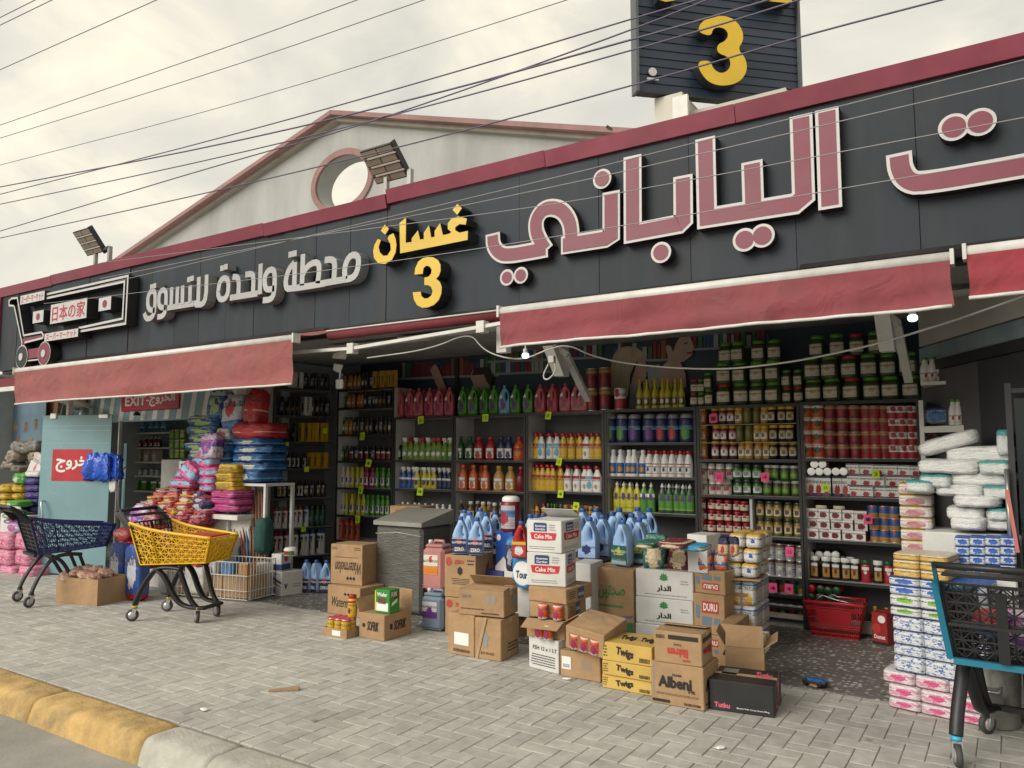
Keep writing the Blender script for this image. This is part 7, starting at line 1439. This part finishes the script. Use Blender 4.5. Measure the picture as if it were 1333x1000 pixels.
MB().bbox((.26,-.13,.58), (.66,.13,.72), .01).build('basket_carton', mat('orange_carton', (.50,.16,.06), .6), None, c.location, R(17), label='orange pink carton inside the yellow cart', cat='cardboard box')
cart((-8.87,4.20,0), 78, 'navy', 'black', 'ringblack', 'navy plastic shopping cart with black back grid, in front of glass door')
c3 = cart((-.08,4.70,0), 86, 'black', 'black', 'ringteal', 'black and teal shopping cart cut off by the right picture edge', rearlat=True, handle=plastic('cart_teal', CARTC['teal'], .35), trim='teal')
for i, (x, y, z, cc, n_) in enumerate(((.25,-.08,.575,F_PUR,'purple'),(.4,.06,.575,F_BLUE2,'blue'),(.3,.08,.66,F_RED,'red'),(.48,-.05,.58,F_WB,'white and blue'),(.3,-.06,.68,F_PUR,'violet'))): p_ = c3.matrix_basis @ Vector((x, y, z)); softo('grocery_pack', cc, p_, .2, .15, .09, '%s grocery pack lying in the black and teal cart' % n_, 'grocery pack', 'grocery packs in the right cart', R(30*i), 3., None, .06)

# ------------------------------------------------------------------ open carton with biscuit bags
k = carton((72,784.5), (126,789.5), (169,781), 751, 'plain brown open carton heaped with clear biscuit bags', open_=True)
bis = pm('biscuits', (.55,.42,.30),(.5,.3,.25),(.25,.06,.05),mottle=5,ink=(.50,.20,.15),blobr=.16)
i = 0
for v in (.1, .27, .42):
    for u in (.08, .2, .32, .44):
        if u > k.w-.03 or v > k.d: continue
        p_ = k.o.matrix_basis @ Vector((u, v*k.d/.5, k.h-.06+.05*sin(u*6)+(.03 if v > .2 else 0))); softo('biscuit_bag', bis, p_, .15, .16, .085, 'clear bag of pinkish biscuits in the open carton, number %s from the near left' % ORD[i], 'biscuit bag', 'biscuit bags in the open carton', R(rnd.uniform(0, 180)), 2.6, None, .14, (R(rnd.uniform(-25, 25)), R(rnd.uniform(-25, 25)))); i += 1
# white wire basket of cartons behind the yellow cart
p0, p1, p2 = G(207,775), G(262,789), G(322,774)
wbk = thing('wire_basket', (0,0,0), 0, 'white wire bin of cartons behind the yellow cart', 'wire bin')
zt = .42
def wwall(a, b, n):
    mb = MB()
    for i in range(n+1): q = a+(b-a)*(i/n); mb.bar((q.x,q.y,.03), (q.x,q.y,zt), .006)
    for z in (.03, .12, .28, zt): mb.bar((a.x,a.y,z), (b.x,b.y,z), .009)
    mb.build('wire_wall', BARW, wbk)
p0 = Vector((p0.x,p0.y+.25,0)); p1 = Vector((p0.x+.12,5.28,0)); p2 = Vector((P(322,770,5.5).x,5.5,0)); p3 = Vector((p2.x-.06,p2.y+.42,0)); p0 = Vector((p1.x-.08,p1.y+.42,0))
wwall(p1,p2,22); wwall(p0,p1,10); wwall(p2,p3,10); wwall(p3,p0,22)
for i in range(3):
    q = p1*(1-(i+.5)/3)+p2*((i+.5)/3); MB().bbox((-.18,.03,.035), (.18,.34,.24+.02*i), .005).build('cardboard_box', CARD, None, q, math.atan2((p2-p1).y,(p2-p1).x), label='brown carton inside the white wire bin, %s' % ordn(i,3), cat='cardboard box', group='cartons inside the wire bin')
for i in range(5):
    q = p1*(1-(i+.5)/5)+p2*((i+.5)/5); MB().bbox((-.07,.05,.27), (.07,.2,.40), .01).build('packet', (mat('pk_blue',(.05,.2,.45),.5), mat('pk_or',(.5,.25,.08),.5), mat('pk_wh',(.6,.6,.58),.5))[i % 3], None, q, math.atan2((p2-p1).y,(p2-p1).x), label='%s packet on the cartons in the wire bin, %s' % (('blue','orange','white')[i % 3], ordn(i,5)), cat='packet', group='packets in the wire bin')

# ------------------------------------------------------------------ entrance: open glass door, exit header, store shelves
glass = mat('frosted_glass', (.19,.33,.37), .25, var=.08, scale=1.5, dirt=.05)
a, b = G(42,752), G(135,757); a = Vector((P(50,650,5.25).x,5.25,0)); b = Vector((P(141,650,5.62).x,5.62,0)); u = b-a; wd = u.length
door = thing('glass_door', (a.x,a.y,.02), math.atan2(u.y,u.x), 'open frosted glass door with a red exit sticker and a steel handle', 'door')
dh = ZV(a, 541)-.02
MB().bbox((0,0,0), (wd,.014,dh), .003).build('pane', glass, door)
for z in (dh*.90, dh*.93, dh*.82, dh*.72): MB().box((.02,-.0012,z), (wd-.02,-.0004,z+.004)).build('film_line', mat('film_line', (.30,.44,.47), .4, var=0), door)
MB().bbox((.13,-.02,dh-.05), (.23,.034,dh+.03), .008).build('clamp', STEEL, door); MB().bbox((wd-.2,-.02,dh-.05), (wd-.05,.034,dh+.01), .008).build('clamp', STEEL, door)
MB().tube(chaikin([(.09,-.012,.95),(.11,-.07,.93),(.16,-.075,.75),(.1,-.075,.5),(.12,-.075,.3),(.14,-.012,.24)], 2), .013, 8).build('handle', STEEL, door)
def onD(x, y): d = ray(x, y); n_ = Vector((-u.y, u.x, 0)); q = CAM+d*((a-CAM).dot(n_)/d.dot(n_)); return (Vector((q.x, q.y, 0))-a).length, q.z-.02
sx, zc = onD(69, 585); sw = onD(120, 590)[0]-sx
st = MB().box((sx,-.003,zc-.42), (sx+sw,-.0005,zc)).build('exit_sticker', mat('sticker_red', (.42,.012,.025), .4), door); text_on(st, arabic('خروج'), sw*.78, .2, (sx+sw*.5,-.003,zc-.2), (1,0,0), (0,0,1), INKW, .03)
MB().tube([(.18,.0,dh+.02),(.2,.02,2.45)], .004).tube([(.28,.0,dh),(.34,.02,2.45)], .004).build('hanger_cord', BARW, door)
# bags hanging at the door edge
blue_bag = mat('blue_polythene', (.01,.08,.50), .25, var=.25, scale=6, bump=.7, bscale=9)
for i, x in enumerate((118,124,131,139,145)): pack(x-14, x+12, 592+abs(i-2), 626-abs(i-2)*1.5, 5.48+.03*i, .1, blue_bag, 'carrier_bag', 'shiny blue carrier bag hanging at the glass door edge, %s' % ordn(i,5), 'carrier bag', 'blue carrier bags on the door', p_=4., wr=.16, tilt=(0,R(rnd.uniform(-8,8))), taper=.3, rz=rnd.uniform(-40,40))
pack(125,152,606,641,5.62,.06,mat('white_polythene', (.55,.55,.55), .35, var=.15, bump=.6, bscale=9),'carrier_bag','white carrier bag hanging behind the blue ones on the door','carrier bag',None,p_=4.,wr=.06)
# header
HY = 6.85
hx0, hx1 = P(90,520,HY).x, P(335,520,HY).x; hz0, hz1 = P(200,548,HY).z, 2.84
hd = MB().box((hx0,HY,hz0), (hx1,HY+.08,hz1)).build('header_panel', mat('teal_header', (.24,.36,.40), .5, var=.05), None, label='pale teal printed header panel over the store entrance', cat='header panel')
for i in range(16):
    x = hx0+(hx1-hx0)*i/16; MB().quad([(x,HY-.002,hz0+.02),(x+.12,HY-.002,hz0+.02),(x+.26,HY-.002,hz1-.02),(x+.16,HY-.002,hz1-.02)]).build('printed_stripe', INKW, hd)
e0, e1 = P(157,536,HY-.03), P(232.5,534,HY-.03)
sg = MB().bbox((e0.x,HY-.03,e0.z), (e1.x,HY-.004,e0.z+.36), .01).build('exit_sign', mat('exit_red', (.46,.015,.03), .35), None, label='red EXIT sign in English and Arabic over the entrance', cat='exit sign')
sw = e1.x-e0.x; text_on(sg,'EXIT',sw*.36,.14,(e0.x+sw*.26,HY-.03,e0.z+.155),(1,0,0),(0,0,1),INKW,.03); text_on(sg,arabic('الخروج'),sw*.42,.2,(e0.x+sw*.72,HY-.03,e0.z+.16),(1,0,0),(0,0,1),INKW,.03); text_on(sg,'-',sw*.05,.02,(e0.x+sw*.475,HY-.03,e0.z+.15),(1,0,0),(0,0,1),INKW,.0)
MB().lathe([(0,.05),(.03,.05),(.06,.02)],12).build('camera_dome', BLACKP, None, P(178,541,HY-.1), label='small dark dome camera below the exit sign', cat='camera')
# shelves inside
IY = 8.4
o = thing('store_shelf', (0,0,0), 0, 'pale store shelves of bottles and boxes seen through the entrance', 'shelf unit')
ix0, ix1 = P(152,600,IY).x, P(224,600,IY).x; izs = [P(190,y,IY).z for y in (563,582.5,601,619,639,660,690)]
for z in izs: MB().box((ix0,IY,z-.03), (ix1,IY+.45,z)).build('shelf_board', WHITE, o)
MB().box((ix0-.03,IY,.005), (ix0-.003,IY+.45,2.35)).build('side_panel', WHITE, o); MB().box((ix0,IY+.455,.005), (ix1,IY+.47,2.35)).build('back_panel', mat('teal_back', (.30,.40,.42), .6), o)
irow = lambda z, x0, x1, n, t_, d_, c_, hp, wp, wh: row(z, [(x0,x1,n,t_,d_,c_)], hp, wp, wh, Y=IY+.12)
irow(izs[0],160,216,7,tpl('bleach','sky','white',L_('sky','white','navy')),'sky blue cleaner bottle','bottle',15,7.5,'on top board of store shelf'); irow(izs[1],159,209,9,tpl('bottle','dred','white',L_('white','red','navy')),'dark red bottle with white label','bottle',13,5.4,'second board of store shelf'); irow(izs[2],160,206,5,tpl('box','cream',None,L_('cream','gold','white',blobr=.3)),'square beige box','box',14,9.6,'third board of store shelf'); irow(izs[3],159,206,8,tpl('jar','white','grey',L_('white','grey','silver')),'small white tub','tub',8,5,'fourth board of store shelf'); irow(izs[4],172,216,5,tpl('box','green',None,L_('green','white','lime')),'green tea box','box',12,8.5,'fifth board of store shelf')
# racks along the sides of the entrance
q0, q1 = G(92,516,2.36), G(150,549,2.36)
o = thing('side_rack', (0,0,0), 0, 'white rack running into the store above the glass door', 'rack')
MB().bar(q0, q1, .05, .05).build('rack_edge', WHITE, o); MB().hexa([q0+Vector((-.5,0,-.012)),q0+Vector((-.03,0,-.012)),q1+Vector((-.03,0,-.012)),q1+Vector((-.5,0,-.012)),q0+Vector((-.5,0,.01)),q0+Vector((-.03,0,.01)),q1+Vector((-.03,0,.01)),q1+Vector((-.5,0,.01))]).build('rack_board', WHITE, o)
MB().bar((q0.x-.05,q0.y+.02,.01), (q0.x-.05,q0.y+.02,2.8), .06).build('rack_post', WHITE, o)
for i in range(12):
    p_ = q0+(q1-q0)*((i+.5)/12)+Vector((-.12,0,.012)); put(tpl('box',('red','white','lemon')[i % 3],None,L_(('red','white','lemon')[i % 3],'white','red')),p_,.11,.30,'%s carton standing on the entrance rack, %s' % (('red','white','yellow')[i % 3], ordn(i,12)),'carton','cartons on the entrance rack',rz=R(60))
for i in range(6): p_ = q0+(q1-q0)*((i+.6)/7)+Vector((-.14,0,-.46)); put(tpl('bottle','lime','white',L_('lime','white','green')),p_,.12,.34,'pale green bottle under the entrance rack, %s' % ordn(i,6),'bottle','pale green bottles under the rack')
MB().hexa([q0+Vector((-.5,0,-.5)),q0+Vector((-.03,0,-.5)),q1+Vector((-.03,0,-.5)),q1+Vector((-.5,0,-.5)),q0+Vector((-.5,0,-.47)),q0+Vector((-.03,0,-.47)),q1+Vector((-.03,0,-.47)),q1+Vector((-.5,0,-.47))]).build('rack_board', WHITE, o)
for t_, y in enumerate((571,584,597)):
    for i in range(3): pack(219+i*7, 226+i*7, y-12, y, 7.6-.2*i, .2, pm('greenbox',(.14,.28,.03),(.3,.35,.1),(.4,.1,.03),blobr=.16), 'green_box', 'green box in the store stack right of the shelf, %s row, %s' % (('top','middle','bottom')[t_], ordn(i,3)), 'box', 'green boxes stacked in the store', p_=12., wr=0., seed=0)
MB().box((P(218,600,7.2).x,7.1,.005), (P(244,600,7.2).x,7.8,P(218,597.5,7.6).z-.005)).build('store_plinth', WHITE, None, label='white plinth carrying the green boxes in the store', cat='plinth')
# second door handle on the fixed pane, fixed pane
q = P(158,600,6.7); fx = MB().bbox((0,0,.005), (.03,.05,2.1), .004).build('door_jamb', WHITE, None, (P(152,600,6.7).x,6.7,0), label='white inner jamb right of the hanging bags', cat='jamb')
q = P(164,640,6.4); hd_ = MB().tube(chaikin([(0,0,.36),(.0,-.06,.34),(-.06,-.07,.2),(-.08,-.07,0),(-.06,-.06,-.3),(-.06,0,-.32)],2), .014, 8).build('door_handle_bar', STEEL, None, q, label='curved steel handle of the second door leaf', cat='handle'); MB().bbox((-.11,0,-1.25), (-.03,.015,.7), .003).build('door_stile', glass, hd_)

# ------------------------------------------------------------------ goods at the far left, before the neighbouring shop
LY = 5.1
F_PW = pm('pinkwater', (.55,.16,.28),(.60,.25,.36),(.5,.08,.2),mottle=6,ink=(.66,.35,.45),blobr=.14,bands=((.85,1),))
for t_, (y0, y1) in enumerate(((694,716),(716,737),(737,759))):
    for i in range(3): pack(-34+i*24-(0 if t_ < 2 else -4), -10+i*24-(0 if t_ < 2 else -4), y0, y1, LY, .4, F_PW, 'bottle_pack', 'pink shrink wrapped bottle pack, %s tier, %s' % (('top','middle','bottom')[t_], ('outermost left','middle','nearest the navy cart')[i]), 'bottle pack', 'pink bottle packs left of the navy cart', p_=7., wr=.03)
pack(1,26,680,694,LY,.3,pm('white_pink',(.55,.5,.55),(.45,.12,.4),(.4,.1,.35),blobr=.3),'bottle_pack','white and violet pack lying on the pink packs','pack',None,p_=3.,wr=.05)
F_Y2 = pm('yellowbag',(.62,.42,.02),(.5,.3,.02),(.55,.4,.1),blobr=.1); F_P2 = pm('violetbag',(.05,.03,.20),(.1,.06,.3),(.08,.05,.25),blobr=.1); F_G2 = pm('greenbag',(.06,.35,.04),(.1,.4,.05),(.5,.5,.45),blobr=.2)
for i, (y0, y1) in enumerate(((630,642),(642,651),(651,661))): 
    for j, (xa, xb) in enumerate(((-8,9),(10,25))): pack(xa,xb,y0,y1,5.35,.35,F_Y2,'yellow_bag','yellow bag in the pile by the glass door, %s tier, %s' % (('top','middle','bottom')[i],('left','right')[j]),'bag','yellow bags by the glass door',p_=3.2,wr=.06)
for i in range(5): pack(24,47,622+i*9,632+i*9,5.4,.35,F_P2,'violet_bag','deep violet bag in the column beside glass door, %s from top' % ORD[i],'bag','violet bags by the glass door',p_=3.2,wr=.06,rz=rnd.uniform(-6,6))
pack(10,29,616,632,5.35,.3,F_G2,'green_bag','bright green bag on top of the yellow pile','bag',None,p_=2.8,wr=.1); pack(24,49,613,622,5.4,.3,F_TW,'white_bag','white bag on top of the violet column','bag',None,p_=3.2,wr=.05)
for i,(y0,y1,m,n_) in enumerate(((661,668,F_NAVY,'navy'),(668,676,F_G2,'green'),(676,683,F_NAVY,'navy'),(652,661,F_G2,'green'))): pack(-6+i*2,15+i*2,y0,y1,5.15,.3,m,'flat_pack','%s pack at the left edge behind the navy cart, %s' % (n_, ('under the yellow bags','second','third','uppermost')[i]),'pack','packs at the left edge',p_=3.2,wr=.05)
pack(16,33,658,670,5.05,.02,F_TW,'paper_sheet','white sheet of paper on the packs behind the navy cart','paper',None,p_=8.,wr=.02,tilt=(R(30),0))
b_ = P(-8,694,LY); MB().bbox((b_.x-.3,5.3,.005), (P(48,668,5.4).x,5.75,P(20,668,5.4).z-.005), .01).build('display_box', WCARD, None, label='low white box under the yellow and violet bags', cat='display box')
F_GB = [pm('beigebag',(.32,.27,.22),(.4,.32,.2),(.2,.15,.1),blobr=.2), pm('greybag',(.22,.21,.20),(.3,.28,.25),(.15,.12,.1),blobr=.2)]
for i,(xa,xb,y0,y1) in enumerate(((0,22,585,602),(5,30,575,590),(-6,14,600,612),(24,46,574,590),(30,48,588,604),(8,22,606,616))): pack(xa,xb,y0,y1,5.6,.3,F_GB[i % 2],'grain_bag','beige grey bag in the dim pile left of the door, %s' % ('second row left','upper left','lower left','upper right','second row right','lowest')[i],'bag','beige bags left of the door',p_=2.8,wr=.1,tilt=(0,R(rnd.uniform(-14,14))))
pack(28,50,590,624,5.55,.06,pm('receipt',(.58,.56,.56),(.5,.4,.4),(.5,.15,.2),blobr=.12),'printed_sheet','white printed bag leaning left of the glass door','bag',None,p_=8.,wr=.03,tilt=(R(-12),R(16)))
ps = MB().box((P(16,560,6.2).x,6.2,P(16,592,6.2).z), (P(58,560,6.2).x,6.215,P(16,520,6.2).z)).build('neighbour_poster', mat('poster_sky', (.13,.21,.28), .5, var=.2, scale=2), None, label='pale blue poster with small food pictures left of the door', cat='poster')
for i,(x,y) in enumerate(((20,555),(33,556),(46,552),(22,574),(40,576))):
    p_ = P(x,y,6.195); MB().quad([(p_.x-.05,6.195,p_.z-.08),(p_.x+.05,6.195,p_.z-.08),(p_.x+.05,6.195,p_.z+.08),(p_.x-.05,6.195,p_.z+.08)]).build('food_picture', mat('food_%d' % (i % 2), ((.30,.22,.12),(.26,.14,.10))[i % 2], .5, var=.5, scale=20), ps)
br = mat('neighbour_brown', (.22,.09,.05), .6, var=.2); MB().box((P(55,530,6.3).x,6.3,P(60,545,6.3).z), (P(75,530,6.3).x,6.32,2.7)).build('brown_panel', br, None, label='reddish brown panel above the left top corner of the glass door', cat='panel')
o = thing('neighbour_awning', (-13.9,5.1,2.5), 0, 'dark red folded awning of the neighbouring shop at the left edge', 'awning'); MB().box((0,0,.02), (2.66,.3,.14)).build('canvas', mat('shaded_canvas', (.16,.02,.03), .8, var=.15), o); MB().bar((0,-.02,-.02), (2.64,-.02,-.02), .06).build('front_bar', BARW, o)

# ------------------------------------------------------------------ right end of the bay: flared side wall, milk shelf, dark doorway
W0, W1 = P(1199,500,7.3), P(1333,430,5.0); W0.z = W1.z = 0; W1 = W0+Vector((.485,-.875,0))*2.6
wn = thing('bay_side_wall', W0, math.atan2((W1-W0).y,(W1-W0).x), 'flared side wall of the bay with a pale backlit sign band', 'side wall'); ln_ = (W1-W0).length
def wz(x, y):                       # height on the flared wall
    d = ray(x, y); n_ = Vector((-(W1-W0).y, (W1-W0).x, 0)); t_ = (W0-CAM).dot(n_)/d.dot(n_); q = CAM+d*t_; return (Vector((q.x,q.y,0))-W0).length, q.z
z_a, z_b, z_c = wz(1203,452)[1], wz(1203,472)[1], wz(1203,482)[1]
pale = mat('pale_sign_band', (.42,.41,.37), .5, var=.12, scale=3)
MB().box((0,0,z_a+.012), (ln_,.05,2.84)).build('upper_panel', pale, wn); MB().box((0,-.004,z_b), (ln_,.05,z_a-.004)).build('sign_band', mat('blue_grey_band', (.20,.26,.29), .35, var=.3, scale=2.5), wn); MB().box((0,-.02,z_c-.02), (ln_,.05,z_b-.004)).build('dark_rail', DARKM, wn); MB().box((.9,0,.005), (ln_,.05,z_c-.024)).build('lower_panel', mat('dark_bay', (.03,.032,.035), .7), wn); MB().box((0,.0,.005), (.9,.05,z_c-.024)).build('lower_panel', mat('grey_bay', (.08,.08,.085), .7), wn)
# wall shelves of milk
MX = 7.05; m0, m1 = P(1203,556,MX), P(1312,552,MX-.35)
ms = thing('milk_shelf', (0,0,0), 0, 'white bracket shelf of milk bottles beside the tin unit', 'shelf')
MB().hexa([(m0.x,MX-.15,m0.z-.05),(m1.x,MX-.5,m0.z-.05),(m1.x,MX+.1,m0.z-.05),(m0.x,MX+.2,m0.z-.05),(m0.x,MX-.15,m0.z),(m1.x,MX-.5,m0.z),(m1.x,MX+.1,m0.z),(m0.x,MX+.2,m0.z)]).build('board', WHITE, ms)
MB().box((m0.x-.02,MX-.15,.01), (m0.x+.012,MX+.2,2.02)).build('upright', WHITE, ms)
mk = tpl('milk','white','green',L_('white','cream','red',blobr=.18,bands=((.0,.1),)))
row(m0.z+.002, [(1241,1270,4,mk,'white milk bottle with green cap','milk bottle'),(1277,1290,2,tpl('bottle','cream','white',L_('cream','gold','red')),'cream bottle','bottle'),(1297,1297,1,tpl('bottle','lemon','yellow'),'yellow oil bottle','bottle'),(1304,1304,1,tpl('bottle','pink','white',L_('pink','white','red')),'pink bottle','bottle')], 33, 10.6, 'on the milk shelf', Y=MX-.28)
row(m0.z+.36, [(1207,1228,3,mk,'milk bottle in the dim upper row','milk bottle')], 32, 12, 'above the milk shelf', Y=MX)
MB().box((m0.x,MX-.12,m0.z+.33), (m0.x+.3,MX+.15,m0.z+.358)).build('upper_board', WHITE, ms)
pack(1202,1238,530,552,MX-.1,.2,pm('bluepack',(.4,.44,.5),(.05,.12,.35),(.06,.2,.45),blobr=.3),'nappy_pack','blue and white pack lying on the milk shelf','pack',None,p_=4.,wr=.05)
pack(1203,1224,562,580,MX,.2,pm('pinkpack2',(.4,.38,.4),(.3,.1,.15),(.35,.05,.08),blobr=.25),'nappy_pack','pinkish pack in the dim niche under the milk shelf','pack',None,p_=4.,wr=.05)
# dark display doorway with a steel frame
fr_ = thing('cooler_frame', (0,0,0), 0, 'steel framed glass door of a dark cooler at the right edge', 'cooler door'); q = P(1317,600,5.9); MB().bar((q.x,q.y,.01), (q.x,q.y,2.05), .035, .035).build('post', DARKM, fr_); MB().bar((q.x+.02,q.y,2.0), (q.x+.9,q.y,2.0), .04, .03).build('top_rail', DARKM, fr_); MB().box((q.x+.03,q.y+.0,.02), (q.x+.9,q.y+.01,1.95)).build('pane', mat('dark_glass', (.02,.03,.035), .08, var=0, alpha=.6), fr_); MB().tube([(q.x-.03,q.y-.06,1.5),(q.x-.03,q.y-.06,.9)], .015).build('handle', STEEL, fr_)
MB().bar(P(1311,638,5.7), P(1325,720,5.6), .03, .02).build('red_pole', plastic('pole_red', (.35,.06,.04)), None, label='thin red pole leaning beside the cooler door', cat='pole')
for t_ in range(3):
    for i in range(4):
        b_ = P(1288+i*12, 500-t_*17, 6.9); put(tpl('milk','white','dgreen'), b_, .10, .24, 'bottle lying end out in the dark cooler top, row %s, %s' % (('lowest','middle','top')[t_], ordn(i,4)), 'bottle', 'bottles lying in the dim rack at right', rot=(R(80),0,0))
MB().box((P(1280,505,6.9).x,6.75,P(1280,508,6.9).z-.02), (P(1345,505,6.9).x,7.19,P(1280,508,6.9).z+.0)).build('dim_shelf', DARKM, None, label='dark shelf under the lying bottles at the right edge', cat='shelf')
